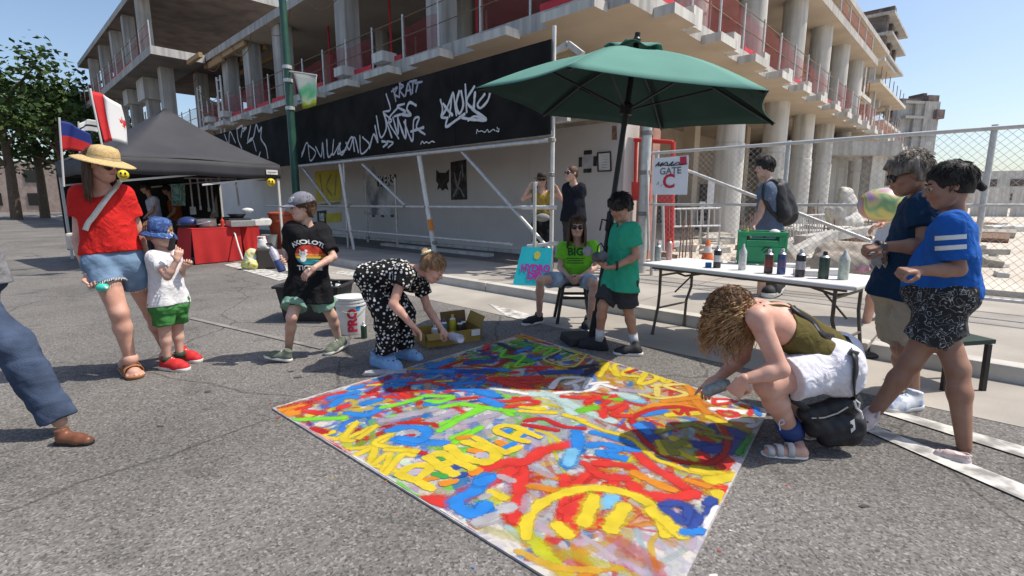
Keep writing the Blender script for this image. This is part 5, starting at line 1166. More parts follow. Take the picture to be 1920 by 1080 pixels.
# ---------- 9 man with backpack
bp = Person('dark-haired man in blue-grey tee with a black backpack behind the table', 6.4, dict(
    head=(1433, 314, 0), neck=(1441, 342, .04), pel=(1440, 440, .04), sha=(1438, 353, -.17), shb=(1441, 353, .19), ela=(1426, 398, -.16), wra=(1412, 424, -.20), haa=(1405, 436, -.22),
    elb=(1446, 396, .22), wrb=(1440, 428, .2), kna=(1432, 500, -.08), ana=(1424, 562, -.02), knb=(1445, 497, .08), anb=(1450, 540, .22)), (.05, -1, 0), (-.98, -.12, -.12), S=1.72, hs=.222, tone='fair', w=1.06)
bp.top(cloth('blue_grey_tee', (.13, .17, .25), .85), .50, -.06, .024, .08, .01, .007, sl_grow=.022); bp.bottom(cloth('dark_shorts', (.03, .03, .04), .8), .85, .03, .1, .02)
bp.eyes(m_hblack); bp.hair(m_hblack, .085, .2, noise=.025)
t = thing('backpack', 'black backpack on the back of the man behind the table', 'backpack', P(1470, 378, 6.42)); D = SDF(.05)
D.cap(P(1461, 352, 6.42), P(1469, 402, 6.42), .11, .15); D.cap(P(1457, 355, 6.30), P(1465, 402, 6.28), .09, .11); D.cap(P(1457, 355, 6.55), P(1465, 402, 6.56), .09, .11); D.cap(P(1475, 378, 6.42), P(1478, 404, 6.42), .10, .11); D.noise(.008, 14)
sobj('pack', D, .013, M('black_nylon', (.016, .016, .018), (.03, .03, .034), sc=8, rough=.6), t)
for yy in (6.22, 6.60): strap([P(1459, 343, yy), P(1446, 337, yy), P(1433, 348, yy-.04), P(1432, 372, yy-.04), P(1444, 394, yy), P(1458, 408, yy)], .05, (0.3, -1, 0.1), m_blackp, 'strap', t, .012)
m_bw = M('black_white_shoe', (.02, .02, .02), (.03, .03, .03), rough=.7)
bp.shoe('a', V3(*G(1434, 580, hz)), V3(*G(1398, 584, hz)), m_bw, m_whiter); bp.shoe('b', V3(*(G(1462, 548, hz)+UP*.06)), V3(*G(1436, 560, hz)), m_bw, m_whiter)

# ---------- 10 crouching woman with curls
cw = Person('curly-haired woman in olive camisole and white shorts crouching to spray the canvas', 2.62, dict(
    head=(1368, 588, .02), neck=(1418, 575, .02), pel=(1576, 664, .08), sha=(1421, 596, -.16), shb=(1413, 580, .20), ela=(1463, 693, -.27), wra=(1394, 712, -.26), haa=(1376, 736, -.24),
    elb=(1392, 668, .22), wrb=(1345, 711, .16), hab=(1322, 731, .14), hia=(1566, 684, -.07), hib=(1568, 666, .18), kna=(1438, 722, -.18), ana=(1490, 820, -.06), knb=(1445, 712, .22), anb=(1520, 795, .30)),
    (0.1, -1, 0), (-.72, .22, -.66), S=1.66, hs=.222, tone='rosy', w=.98, up=(-.6, 0, .8), legr=1.15, armr=1.10, hands=('fist', 'point'), palm=((-.3, .3, -.8), (-.3, 0, -.9)), wide=1.25)
m_olive = cloth('olive_camisole', (.12, .095, .03), .85, sc=12)
D = SDF(.03); cw.torso(D, .009); D.noise(.003, 26); D.cut(cw.J['pel']+cw.spine*.06, -cw.spine); n_ = nrm(P(1490, 560, 2.6)-P(1462, 650, 2.5)); cutp = P(1478, 612, 2.55); dd = nrm(V3(-.86, .05, .38)); D.cut(cutp, dd)
cw.shirt = sobj('camisole', D, .0062, m_olive, cw.o)
for yy, sh_ in ((-.11, 'sha'), (.13, 'shb')):
    pts = on_surface([cw.bodyo], [(1492, 578, 2.6), (1470, 573, 2.6), (1448, 572, 2.6), (1432, 574, 2.6)] if sh_ == 'sha' else [(1494, 568, 2.7), (1470, 563, 2.7), (1445, 562, 2.7), (1425, 568, 2.7)], .004); strap(pts, .010, (0, -.6, .8), m_olive, 'strap', cw.shirt, .003)
m_wshort = cloth('white_linen', (.72, .70, .76), .93, sc=10); cw.bottom(m_wshort, .72, .026, .09, .02, .005, bum=V3(.035, 0, -.075), kk=.06)
m_hcurl3 = hairmat('dark_gold_curls', (.12, .055, .02), (.28, .15, .06)); m_hcurl2 = hairmat('brown_curl_shadow', (.09, .045, .02), (.16, .08, .035))
cw.hair(m_hcurl2, .12, .05, fall=1, noise=.03)
def curl_root(r):
    while True:
        v = nrm(V3(r.gauss(0, 1), r.gauss(0, 1), r.gauss(0, 1)))
        if v@cw.f > .55 and v@cw.u < .2: continue
        if v@cw.u < -.55: continue
        h = cw.hs; return cw.hp(0, -.06, .10)+cw.R@np.array([(cw.R.T@v)[0]*.43, (cw.R.T@v)[1]*.50, (cw.R.T@v)[2]*.46])*h, v
cw.strands(m_hcurl, 700, curl_root, .205, .0032, name='curls', wav=.0155, seed=9, curl=22); cw.strands(m_hcurl3, 260, curl_root, .185, .0030, name='curls', wav=.014, seed=10, curl=25)
m_sand = M('grey_sandal', (.46, .44, .43), (.56, .54, .52), sc=20, rough=.8)
m_sandp = M('plum_strap', (.16, .07, .09), None, rough=.8)
sh = cw.shoe('a', G(1516, 858)+UP*.0, G(1424, 852), m_sand, m_whiter, 'sandal', straps=((.40, .26), (.62, .21), (.8, .16)))
cw.shoe('b', V3(*G(1575, 822))+UP*.05, V3(*G(1505, 824)), m_sand, m_whiter, 'sandal')
mb = MB(); a_, k_ = cw.J['ana'], cw.J['kna']; d_ = nrm(k_-a_); mb.tube([a_+d_*.02, a_+d_*.06, a_+d_*.125], [.058, .062, .060], 20); o = mb.build('ankle_wrap', M('navy_neoprene', (.02, .045, .16), (.03, .06, .2), sc=20, rough=.7), cw.o, True)
p_ = Paint(); c_ = P(1465, 797, 2.40); p_.add([P(1463, 806, 2.42), P(1461, 792, 2.42), P(1468, 787, 2.42), P(1470, 794, 2.42), P(1463, 797, 2.42)], .006, (0, -1, .1), 0, (.5, .55, .65), 1); p_.build('print_mark', m_tag, o)
m_blackn = M('black_bag_nylon', (.012, .012, .014), (.028, .028, .032), sc=9, rough=.5, bump=.3, bsc=30)
bg_ = thing('sling_bag', 'black bag hanging from a webbing strap under the crouching woman', 'bag', P(1555, 790, 2.52)); D = SDF(.035)
D.cap(P(1512, 775, 2.50), P(1600, 752, 2.50), .045, .05); D.cap(P(1525, 800, 2.50), P(1600, 790, 2.50), .055, .06); D.cap(P(1555, 818, 2.50), P(1598, 812, 2.50), .06, .055); D.noise(.007, 22)
bo = sobj('bag_body', D, .0068, m_blackn, bg_)
mb = MB(); mb.tube(on_surface([bo], [(1522, 784, 2.45), (1545, 783, 2.45), (1570, 775, 2.45), (1590, 763, 2.45)], .003), .004, 5); mb.build('zip', m_galv, bg_)
V = on_surface([bo], [(1594, 790, 2.45), (1602, 785, 2.45), (1604, 805, 2.45), (1596, 812, 2.45)], .005); obj('tag_patch', V, [(0, 1, 2, 3)], m_whiter, bg_)
pts = on_surface([cw.shirt, cw.pants, cw.bodyo], [(1452, 560, 2.6), (1480, 563, 2.6), (1510, 577, 2.55), (1540, 594, 2.55), (1566, 612, 2.5), (1588, 636, 2.5), (1601, 662, 2.5), (1604, 690, 2.5), (1602, 716, 2.5)], .008)+[P(1603, 745, 2.47)]
strap(pts, .036, lambda q: (.25, -.8, .55), m_blackn, 'strap', bg_, .004)
pts = on_surface([cw.pants], [(1466, 698, 2.4), (1470, 715, 2.4), (1474, 735, 2.4), (1480, 745, 2.4)], .006)+[P(1515, 768, 2.46)]
strap(pts, .034, lambda q: (-.3, -1, .1), m_blackn, 'strap', bg_, .004)
mb = MB(); q = on_surface([cw.pants], [(1600, 662, 2.5)], .014)[0]; mb.box(q, .05, .012, .03, (1, .1, -.3), None, (.3, -.3, 1)); mb.build('buckle', m_gun, bg_)
mb = MB(); mb.tube([P(1602, 752, 2.44), P(1606, 765, 2.43), P(1614, 772, 2.43), P(1617, 785, 2.43)], .006, 6); mb.tube([P(1604, 750, 2.44), P(1612, 756, 2.43), P(1610, 770, 2.43)], .005, 6); mb.build('cord', m_whiter, bg_)

# ---------- 11 grey-haired man
gm = Person('grey-haired man in sunglasses, navy tee and beige shorts leaning over the table end', 3.2, dict(
    head=(1702, 327, -.02), neck=(1733, 365, .03), pel=(1697, 545, .05), sha=(1740, 385, -.16), shb=(1727, 382, .20), ela=(1733, 462, -.22), wra=(1655, 462, -.16), haa=(1628, 465, -.14),
    elb=(1700, 452, .26), wrb=(1662, 474, .10), hab=(1645, 480, .04), kna=(1702, 655, -.02), ana=(1712, 738, .04), knb=(1690, 650, .18), anb=(1694, 728, .30)), (.2, -1, 0), (-.90, .38, -.30), S=1.72, hs=.232, tone='brown', w=1.05, legr=1.05, armr=1.12, hands=('fist', 'grip'), palm=((0, .3, -1), (0, -.3, -1)), belly=.02)
m_navy = cloth('navy_tee', (.012, .038, .085), .8); gm.top(m_navy, .55, -.05, .03, .085, .015, .009, sl_grow=.026); gm.bottom(cloth('beige_shorts', (.46, .39, .29), .88), .86, .036, .08, .026, .009)
gm.sunglasses(M('brown_frame', (.10, .03, .015), None, rough=.3)); gm.hair(m_hgrey, .07, .22, noise=.025, locks=(((.0, .30, .42), (.0, .46, .30), .12, .05), ((.2, .25, .4), (.2, .40, .28), .1, .05)))
m_wsh = M('white_blue_shoe', (.62, .64, .68), (.30, .38, .55), sc=26, rough=.7, lo=.5, hi=.62)
gm.shoe('a', G(1726, 764), G(1654, 772), m_wsh, m_whiter, laces=m_whiter, W=1.05); gm.shoe('b', G(1712, 738), G(1650, 744), m_wsh, m_whiter, laces=m_whiter)
mb = MB(); c = P(1648, 462, 3.05); mb.lathe(c, [(.036, -.016), (.038, 0), (.036, .016)], 18, gm.J['wra']-gm.J['ela']); w_o = mb.build('watch_strap', m_blackp, gm.o, True); mb = MB(); mb.box(c+V3(-.0, -.04, .0), .035, .012, .038, (1, 0, 0)); mb.build('watch_case', m_gun, w_o)
t = thing('paper_mask', 'white paper mask hanging below the grey-haired man\'s wrist', 'mask', P(1646, 490, 3.2)); q = [P(x, y, 3.2+d) for x, y, d in ((1631, 474, 0), (1662, 472, .05), (1664, 492, .05), (1659, 502, .05), (1653, 494, .04), (1648, 504, .03), (1642, 495, .02), (1637, 503, .0), (1631, 494, 0))]
o = obj('sheet', q, [tuple(range(len(q)))], m_whiter, t); md = o.modifiers.new('solid', 'SOLIDIFY'); md.thickness = .006

# ---------- 12 kid in blue jersey at right
rk = Person('kid in blue striped jersey and black patterned skirt stepping up at the right', 2.78, dict(
    head=(1778, 348, -.02), neck=(1792, 400, .04), pel=(1762, 548, .02), sha=(1786, 424, -.15), shb=(1788, 424, .18), ela=(1796, 505, -.20), wra=(1722, 508, -.18), haa=(1700, 508, -.18),
    elb=(1780, 500, .25), wrb=(1740, 520, .2), kna=(1707, 680, .02), ana=(1638, 776, .06), knb=(1795, 690, -.12), anb=(1808, 838, -.25)), (.1, -1, 0), (-.86, .44, -.25), S=1.6, hs=.222, tone='brown', w=1.05, legr=1.08, armr=1.0, hands=('fist', 'relax'), palm=((0, .2, -1), None))
m_blue = cloth('blue_jersey', (.018, .11, .42), .85); rk.top(m_blue, .80, -.01, .022, .08, -.012, .007, sl_grow=.030)
m_patt = line_pattern('black_paisley', (.012, .012, .014), (.42, .42, .42), 22, .016); rk.bottom(m_patt, .66, .02, .1, .022, .006, name='skirt', kk=.06)
rk.eyes(m_hblack); rk.hair(m_hblack, .05, .24, locks=(((0, -.42, .1), (0, -.60, -.2), .14, .10),), noise=.012)
bv = world_bvh(rk.shirt)
for y0 in (443, 462):
    V = []; n = 12
    for j in range(2):
        for i in range(n+1): V.append(P(1752+(1812-1752)*i/n, y0+j*8.5-(i/n)*4, 2.6))
    obj('sleeve_stripe', press(np.array(V), nrm(O-P(1780, y0, 2.6)), bv, .004), [(i, i+1, n+2+i, n+1+i) for i in range(n)], m_pw, rk.shirt)
m_pink = M('pale_pink_foam', (.62, .50, .47), (.56, .44, .41), sc=20, rough=.6)
rk.shoe('a', V3(*G(1642, 794))+UP*.04, V3(*G(1606, 812)), m_pink, m_whiter, 'clog'); rk.shoe('b', G(1822, 872), G(1748, 851), m_pink, m_whiter, 'clog', W=1.05)

# ---------- 13 person in white behind
wp = Person('person in white tee behind the grey-haired man holding a painted balloon', 4.9, dict(
    head=(1712, 303, .1), neck=(1705, 335, .1), pel=(1672, 460, .12), sha=(1680, 348, -.06), shb=(1700, 350, .28), ela=(1690, 402, -.10), wra=(1655, 418, -.30), haa=(1640, 425, -.3), elb=(1700, 400, .3), wrb=(1672, 400, .0), hab=(1655, 395, -.1),
    kna=(1642, 535, -.05), ana=(1622, 612, .05), knb=(1672, 530, .15), anb=(1668, 605, .3)), (-.3, -1, 0), (-.9, .1, -.2), S=1.72, hs=.225, tone='rosy', w=1.0, legr=.95, hands=('relax', 'relax'))
wp.top(cloth('white_print_tee', (.70, .68, .76), .92), .55, -.02, .024, .08, .01, .006, sl_grow=.022); wp.bottom(cloth('brown_shorts', (.17, .12, .08), .85), .6, .03, .1, .03); wp.hair(m_hgrey, .05, .2)
wp.shoe('a', G(1630, 634), G(1600, 640), m_tanl, m_tanl, 'sandal'); wp.shoe('b', G(1690, 622), G(1655, 626), m_tanl, m_tanl, 'sandal')
t = thing('painted_balloon', 'round balloon swirled in yellow, pink, green and blue paint by the fence', 'balloon', P(1659, 385, 4.35)); mb = MB(); mb.sphere(P(1657, 384, 4.38), .185, 28, 18, (1.06, 1, .80)); mb.build('skin', multi_mat('swirled_paint', [(.12, .20, .48), (.50, .30, .40), (.58, .48, .22), (.20, .36, .16), (.60, .52, .16), (.50, .20, .16), (.40, .38, .50)], 4.6, .4, 1, .5), t, True)
mb = MB(); mb.lathe(P(1692, 392, 4.3), [(.01, 0), (.05, .03), (.045, .08), (.01, .1)], 14, (-.6, 0, .5)); mb.build('painted_rim', m_pr, t, True)

# ---------- 14 vendors under the tent
for (lab, Yv_, hx, hy, mt, mp) in (('vendor in white tee and black apron bending under the black canopy', 12.4, 272, 353, cloth('vendor_white', (.55, .55, .66), .9), cloth('apron_black', (.02, .02, .02), .8)), ('vendor in dark orange tee at the back of the black canopy', 13.4, 312, 356, cloth('vendor_orange', (.36, .09, .03), .85), cloth('apron_dark', (.03, .03, .035), .8))):
    q = Person(lab, Yv_, dict(head=(hx, hy, 0), neck=(hx+9, hy+14, .05), pel=(hx+22, hy+66, .1), sha=(hx+16, hy+20, -.14), shb=(hx+16, hy+20, .22), ela=(hx+14, hy+42, -.2), wra=(hx-2, hy+56, -.2), elb=(hx+18, hy+42, .3), wrb=(hx, hy+56, .3), kna=(hx+22, hy+98, .05), ana=(hx+24, hy+130, .1), knb=(hx+26, hy+98, .2), anb=(hx+28, hy+128, .3)), (.2, -1, 0), (-.8, -.4, -.3), S=1.7, hs=.225, tone='tan', hands=('none', 'none'))
    q.top(mt, .6, -.05, .025, .08, .01, .006); q.bottom(mp, full=.97, grow=.02, waist=.25, name='apron'); q.hair(m_hblack, .06, .2)
    for i in 'ab': a = q.J['an'+i]; q.shoe(i, V3(a[0]+.07, a[1], 0), V3(a[0]-.18, a[1]-.1, 0), m_blksh, m_soleb)
# ---------- 15 bystander whose brown shoe shows at the left edge
ls = Person('bystander in grey tee stepping in with a brown leather shoe', 2.72, dict(
    head=(-120, 232, .05), neck=(-116, 282, .05), pel=(-70, 520, .05), sha=(-125, 305, -.12), shb=(-100, 305, .22), ela=(-130, 400, -.1), wra=(-100, 470, -.2), elb=(-90, 400, .3), wrb=(-70, 470, .3), kna=(25, 650, -.02), ana=(112, 790, .0), knb=(-70, 680, .1), anb=(-120, 800, .25)), (0, -1, 0), (.98, .1, -.1), S=1.74, hs=.23, tone='tan', legr=1.0)
ls.top(cloth('heather_grey_tee', (.22, .22, .23), .85), .55, -.05, .026, .08, .01, .008, sl_grow=.024); ls.bottom(denim('dark_denim', (.04, .055, .09)), full=.97, grow=.016, waist=.1, flare=.016, name='jeans'); ls.eyes(m_hbrown); ls.hair(m_hbrown, .06, .2)
m_brownl = M('brown_leather', (.14, .05, .025), (.19, .075, .04), sc=18, rough=.4)
ls.shoe('a', G(104, 832), G(178, 833), m_brownl, m_soleb, W=.95); ls.shoe('b', G(-140, 815), G(-80, 818), m_brownl, m_soleb, W=.95)

# ================================================================== THE PAINTED CANVAS
CL, CF, CR = G(510, 768), G(978, 628), G(1440, 772); CZ = .012
_l, _r = G(895, 1007)-CL, G(1325, 1007)-CR; _t = np.linalg.solve(np.array([[_l[0], -_r[0]], [_l[1], -_r[1]]]), (CR-CL)[:2]); CNr = CL+_l*_t[0]
ex = (CF-CL); ey = (CNr-CL)             # 2.5 m sides
cv = thing('painted_canvas', 'square canvas on the road covered in bright sprayed names and scribbles', 'canvas', (CL+CR)/2)
m_base = multi_mat('sprayed_ground', [(.24, .23, .25), (.42, .40, .41), (.34, .32, .37), (.50, .46, .40), (.31, .29, .34), (.45, .42, .41)], 5.5, .6, 4, 1.2)
mb = MB(); mb.quad(CL+UP*CZ, CNr+UP*CZ, CR+UP*CZ, CF+UP*CZ, .01); mb.build('ground_sheet', m_base, cv)
m_paint = paint_mat('spray_paint', 55)
PAL = dict(r=(.56, .035, .028), R=(.42, .02, .02), b=(.025, .19, .56), B=(.03, .06, .26), y=(.60, .46, .03), Y=(.58, .47, .12), o=(.62, .22, .02), g=(.17, .55, .03), G=(.05, .28, .05), w=(.72, .69, .68), k=(.03, .03, .05), p=(.62, .36, .34), l=(.40, .36, .44), s=(.18, .45, .66), e=(.45, .44, .46), m=(.46, .60, .58))
def CP(px, py): return G(px, py, CZ)
def uvp(u, v): return (CL*(1-u)+CF*u)*(1-v)+(CNr*(1-u)+CR*u)*v+UP*CZ
N_ = UP
# loose under-spray everywhere: soft, wide, short
up_ = Paint(); r5 = random.Random(11); zc = 0
zone = lambda u, v: ('bbrrylsbRRb' if v < .32 and u < .55 else 'BGgkyrbBRG' if u > .62 and v < .33 else 'yyoorybeyre' if u > .55 else 'gleebeelgweely' if v < .68 else 'yoeryeberyoe')
for i in range(900):
    u, v = r5.uniform(.02, .98), r5.uniform(.02, .98); a = r5.uniform(0, 6.28); L = r5.uniform(.05, .22); bend = r5.uniform(-.6, .6); c = PAL[r5.choice(zone(u, v))]
    pts = [(u+L*t*math.cos(a+bend*t), v+L*t*math.sin(a+bend*t)) for t in (-.5, 0, .5)]; w = r5.uniform(.025, .11)
    pts = [uvp(min(.985, max(.015, x)), min(.985, max(.015, y))) for x, y in pts]
    if np.linalg.norm(pts[0]-pts[2]) < .03: continue
    up_.add(pts, w, N_, .0003+.0000016*i, [min(1, x*r5.uniform(.75, 1.15)) for x in c], r5.uniform(.3, .8), .12)
QUAD = [CL, CF, CR, CNr]; tag(up_.build('under_spray', m_paint, cv, quad=QUAD), kind='stuff'); halo = Paint()
Zc = [.0022]; NS = [0]
def S(k, ox, oy, col, w, *strokes, a=.95, soft=.5, name='paint_stroke'):
    w *= .70 if w > .075 else .8
    for st in strokes:
        Zc[0] += .000012; p = Paint(); pc_ = PAL[col] if isinstance(col, str) else col; halo.add([CP(ox+x/k, oy+y/k) for x, y in st], w*1.75, N_, Zc[0]-.000006, pc_, .55, .05); p.add([CP(ox+x/k, oy+y/k) for x, y in st], w*r5.uniform(.85, 1.15), N_, Zc[0], PAL[col] if isinstance(col, str) else col, a, soft); NS[0] += 1; p.build(name, m_paint, cv, quad=QUAD)
S7 = lambda c, w, *st, **k: S(2.77, 500, 620, c, w, *st, **k)
S8 = lambda c, w, *st, **k: S(2.77, 900, 620, c, w, *st, **k)
S1 = lambda c, w, *st, **k: S(1, 0, 0, c, w, *st, **k)
# far left blue and red field
S7('o', .16, [(60, 420), (170, 400)], [(90, 440), (150, 425)]); S7('r', .07, [(160, 410), (220, 395)], [(200, 420), (290, 430)], [(250, 360), (400, 320)], [(380, 400), (420, 390)])
S7('b', .10, [(330, 350), (470, 320)], [(340, 390), (400, 350), (480, 345)], [(420, 430), (520, 440), (600, 400)], [(440, 300), (640, 265), (740, 260)], [(620, 290), (800, 270)], [(500, 380), (590, 360)])
S7('r', .06, [(520, 290), (600, 265)], [(740, 275), (850, 265)], [(500, 345), (560, 330)], [(620, 345), (740, 350), (700, 330)], [(690, 310), (850, 320)], [(870, 275), (960, 290)])
S7('y', .045, [(530, 285), (600, 280)], [(880, 265), (960, 262)]); S7('R', .05, [(930, 320), (1130, 300)], [(960, 360), (1140, 345)], [(1000, 385), (1240, 390)])
S7('b', .11, [(960, 280), (1100, 270)], [(990, 300), (1160, 320)], [(1110, 330), (1190, 345)], [(840, 385), (900, 375)])
S7('B', .05, [(820, 355), (960, 330)], [(1060, 370), (1220, 350)])
# greens
S7('g', .07, [(820, 340), (960, 345), (900, 370), (840, 365)], [(600, 400), (700, 380), (800, 350)], [(640, 450), (980, 385)], [(120, 465), (400, 455)], [(860, 500), (1020, 450), (1180, 395), (1270, 440)], [(900, 520), (1110, 400)], [(980, 580), (1110, 505)], [(1000, 380), (1280, 420)])
S7('g', .05, [(620, 690), (700, 640)], [(630, 770), (700, 820), (790, 880)], [(960, 560), (1050, 520)], [(1200, 640), (1220, 690)])
S7('l', .09, [(600, 470), (800, 430)], [(840, 470), (980, 430)], [(700, 440), (880, 410)], [(1020, 480), (1180, 440)], a=.7, soft=.4)
# blue and red blot in the middle left
S7('b', .10, [(640, 520), (740, 500), (830, 520), (800, 570), (700, 560)], [(780, 580), (920, 585)], [(660, 560), (760, 590)]); S7('R', .05, [(690, 480), (850, 485), (880, 500)], [(720, 550), (760, 545)], [(720, 610), (820, 640)])
# yellow scribble word at the left edge
S7('y', .058, [(250, 545), (350, 525), (290, 550), (380, 560), (470, 475), (400, 560), (440, 575)], [(420, 560), (570, 495), (480, 560)], [(400, 620), (560, 600), (650, 540), (560, 590), (790, 630), (620, 620)], [(460, 650), (560, 610), (540, 700), (640, 640), (600, 760), (700, 650), (760, 650)], [(520, 690), (700, 740)])
S7('p', .05, [(170, 490), (280, 560), (420, 640)], [(320, 570), (380, 640)], a=.8); S7('R', .07, [(240, 510), (300, 530)], [(290, 580), (390, 630)], a=.85)
S7('w', .05, [(440, 660), (560, 740), (650, 790)], [(900, 940), (1060, 1060)]); 
# red letters, centre and right
S8('r', .13, [(-30, 740), (120, 690), (240, 680), (340, 620), (470, 595)], [(215, 690), (210, 800), (190, 980)], [(160, 960), (190, 990)])
S7('r', .14, [(830, 880), (960, 890), (1100, 820), (1270, 730)])
S8('r', .09, [(440, 760), (440, 860), (425, 1000)], [(470, 830), (550, 750)], [(540, 690), (640, 760), (760, 770)], [(600, 690), (740, 700), (800, 720)], [(690, 800), (700, 760)])
S8('r', .11, [(820, 640), (880, 700), (1000, 770), (1100, 840)], [(790, 800), (840, 850), (1000, 870), (1110, 850)], [(1160, 640), (1170, 680)], [(1120, 790), (1290, 830), (1240, 880)], [(1240, 740), (1280, 670)])
S8('r', .12, [(520, 860), (480, 960), (470, 1050)], [(570, 1010), (640, 1000)], [(450, 940), (540, 900)]); S8('o', .06, [(260, 810), (400, 830)], [(310, 740), (390, 770)], a=.75)
# blue curls
S7('b', .115, [(1170, 760), (1110, 770), (1090, 830), (990, 880), (1010, 930), (1090, 950), (1140, 910)]); S7('y', .10, [(1160, 840), (1230, 870)]); S7('e', .09, [(1090, 1000), (1180, 980)], [(1180, 940), (1270, 920)], a=.8)
S8('b', .12, [(500, 520), (510, 600), (450, 700)], [(0, 790), (50, 770)], [(0, 920), (40, 930)], a=.95); S8('b', .075, [(590, 530), (700, 560), (790, 590)], [(570, 600), (640, 590), (720, 620), (620, 640), (760, 670), (690, 650)], [(700, 610), (820, 620)], [(660, 890), (700, 880)])
S8('s', .11, [(640, 910), (690, 870)], [(480, 630), (460, 690)], [(760, 350), (840, 370)], a=.8, soft=.4)
# smiley
cx, cy = 600, 1010; S8('y', .085, [(240, 1070), (250, 980), (320, 900), (440, 845), (580, 820), (740, 840), (860, 890), (930, 960), (960, 1060)], name='smiley_outline'); S8('y', .12, [(590, 870), (570, 930), (540, 1000)], [(750, 920), (700, 990), (680, 1030)], [(410, 1020), (450, 1060)], name='smiley_eye')
# right circle emblem and olive
S8('y', .05, [(520, 470), (640, 520), (780, 560), (900, 660), (1000, 700), (1120, 740), (1240, 750)]); S8('R', .055, [(790, 470), (840, 560), (960, 650), (1080, 690), (1200, 690), (1280, 620), (1270, 520), (1200, 440), (1050, 400), (900, 410), (800, 450), (790, 480)], name='circle_outline')
S8('o', .055, [(800, 440), (900, 390), (1060, 390), (1200, 450), (1290, 560)], a=.9); S8('B', .16, [(860, 490), (900, 560)], [(1100, 590), (1300, 620)], [(1280, 540), (1330, 610), (1200, 620)], [(1240, 500), (1390, 560)])
S8('y', .08, [(940, 620), (1040, 640), (1110, 670)], [(1000, 560), (1080, 600)], [(930, 580), (960, 640)]); S8((.25, .24, .04), .07, [(920, 530), (980, 510)], [(1030, 500), (1090, 490)], [(1110, 490), (1200, 520)], [(1180, 540), (1290, 560)], [(960, 580), (1010, 640)], [(1010, 600), (1060, 580)])
S8('b', .10, [(850, 440), (960, 420)], [(820, 490), (870, 530)]); S8('G', .05, [(1340, 640), (1420, 540), (1380, 660)]); S8('y', .10, [(980, 440), (1120, 430)], [(1190, 450), (1290, 490)]); S8('R', .03, [(1010, 420), (1040, 440), (1060, 400), (1080, 440)], [(1080, 420), (1160, 410)])
S8('y', .12, [(1120, 720), (1300, 760)], [(1200, 780), (1340, 760)], [(1240, 850), (1280, 900)], [(900, 940), (990, 1010), (1040, 1060)]); S8('o', .07, [(800, 740), (900, 790), (1000, 830)], [(1080, 780), (1180, 810)], a=.9)
S8('B', .08, [(950, 910), (1010, 900), (1080, 920), (1060, 1000), (1010, 960), (960, 930)], [(1070, 920), (1130, 970), (1100, 1020)], [(1160, 990), (1200, 940), (1210, 880), (1180, 900)])
S8('w', .07, [(1180, 1020), (1240, 930)], [(1400, 500), (1500, 470)], a=.9); S8('b', .07, [(1060, 1050), (1150, 1045)])
# centre band white / red / pale
S8('r', .15, [(60, 255), (300, 245)], [(140, 280), (380, 260)], [(110, 265), (250, 300)]); S8('w', .06, [(370, 300), (420, 250), (540, 250), (450, 280)], [(380, 330), (500, 310), (480, 270)], [(540, 300), (570, 250)], [(500, 320), (580, 310), (620, 280), (700, 300)], [(560, 280), (660, 270)], [(60, 300), (240, 330)])
S8('m', .14, [(240, 330), (380, 340), (500, 400)], [(420, 350), (480, 430)], [(700, 330), (800, 350)], [(580, 430), (680, 470)], a=.8, soft=.35); S8('r', .075, [(430, 345), (520, 350), (620, 350), (560, 370)], [(560, 380), (600, 410), (700, 340)], [(620, 420), (760, 390), (690, 440), (780, 445)], [(640, 400), (640, 450)])
S8('g', .10, [(520, 420), (600, 400)], [(660, 350), (720, 360)], a=.7, soft=.4); S8('r', .06, [(0, 350), (120, 370), (250, 350)], [(130, 400), (300, 380)], [(180, 350), (300, 370)]); S8('y', .06, [(210, 420), (390, 430)], [(220, 400), (330, 410)], [(440, 440), (540, 470)])
S8('b', .12, [(0, 320), (80, 340)], [(20, 360), (100, 390)]); S8('R', .06, [(240, 470), (330, 460), (430, 500), (540, 510)], [(230, 490), (400, 520)])
# upper right yellow lettering
S8('y', .065, [(620, 240), (660, 190), (720, 240), (700, 180), (800, 180), (740, 230), (820, 240)], [(620, 180), (660, 170), (640, 210)], [(860, 220), (830, 280), (920, 250), (880, 215)], [(930, 220), (960, 270), (1000, 250), (950, 230)], [(1040, 210), (1000, 240), (1180, 270), (1060, 280)])
S8('Y', .06, [(830, 330), (900, 350), (1000, 350), (1070, 330), (960, 290), (1060, 280)], [(900, 290), (1000, 280)], [(920, 300), (920, 340)]); S8('y', .10, [(1060, 215), (1180, 235)], [(1080, 235), (1150, 250)]); S8('o', .09, [(1080, 290), (1130, 380), (1180, 430)], [(950, 370), (1130, 350)], a=.8); S8('l', .10, [(740, 310), (850, 320)], a=.7, soft=.4)
S8('w', .11, [(1200, 370), (1330, 370)], [(1220, 410), (1400, 430)], [(1300, 460), (1400, 470)]); S8('r', .045, [(1300, 360), (1220, 360), (1230, 385), (1330, 370)], [(1330, 430), (1240, 420), (1290, 450), (1340, 440), (1300, 420)], [(1360, 390), (1410, 410), (1400, 440)], [(1200, 310), (1290, 290)], [(1240, 270), (1290, 280)]); S8('b', .06, [(1420, 380), (1450, 440)])
S8('r', .08, [(1190, 250), (1290, 255)], [(1230, 300), (1330, 300)])
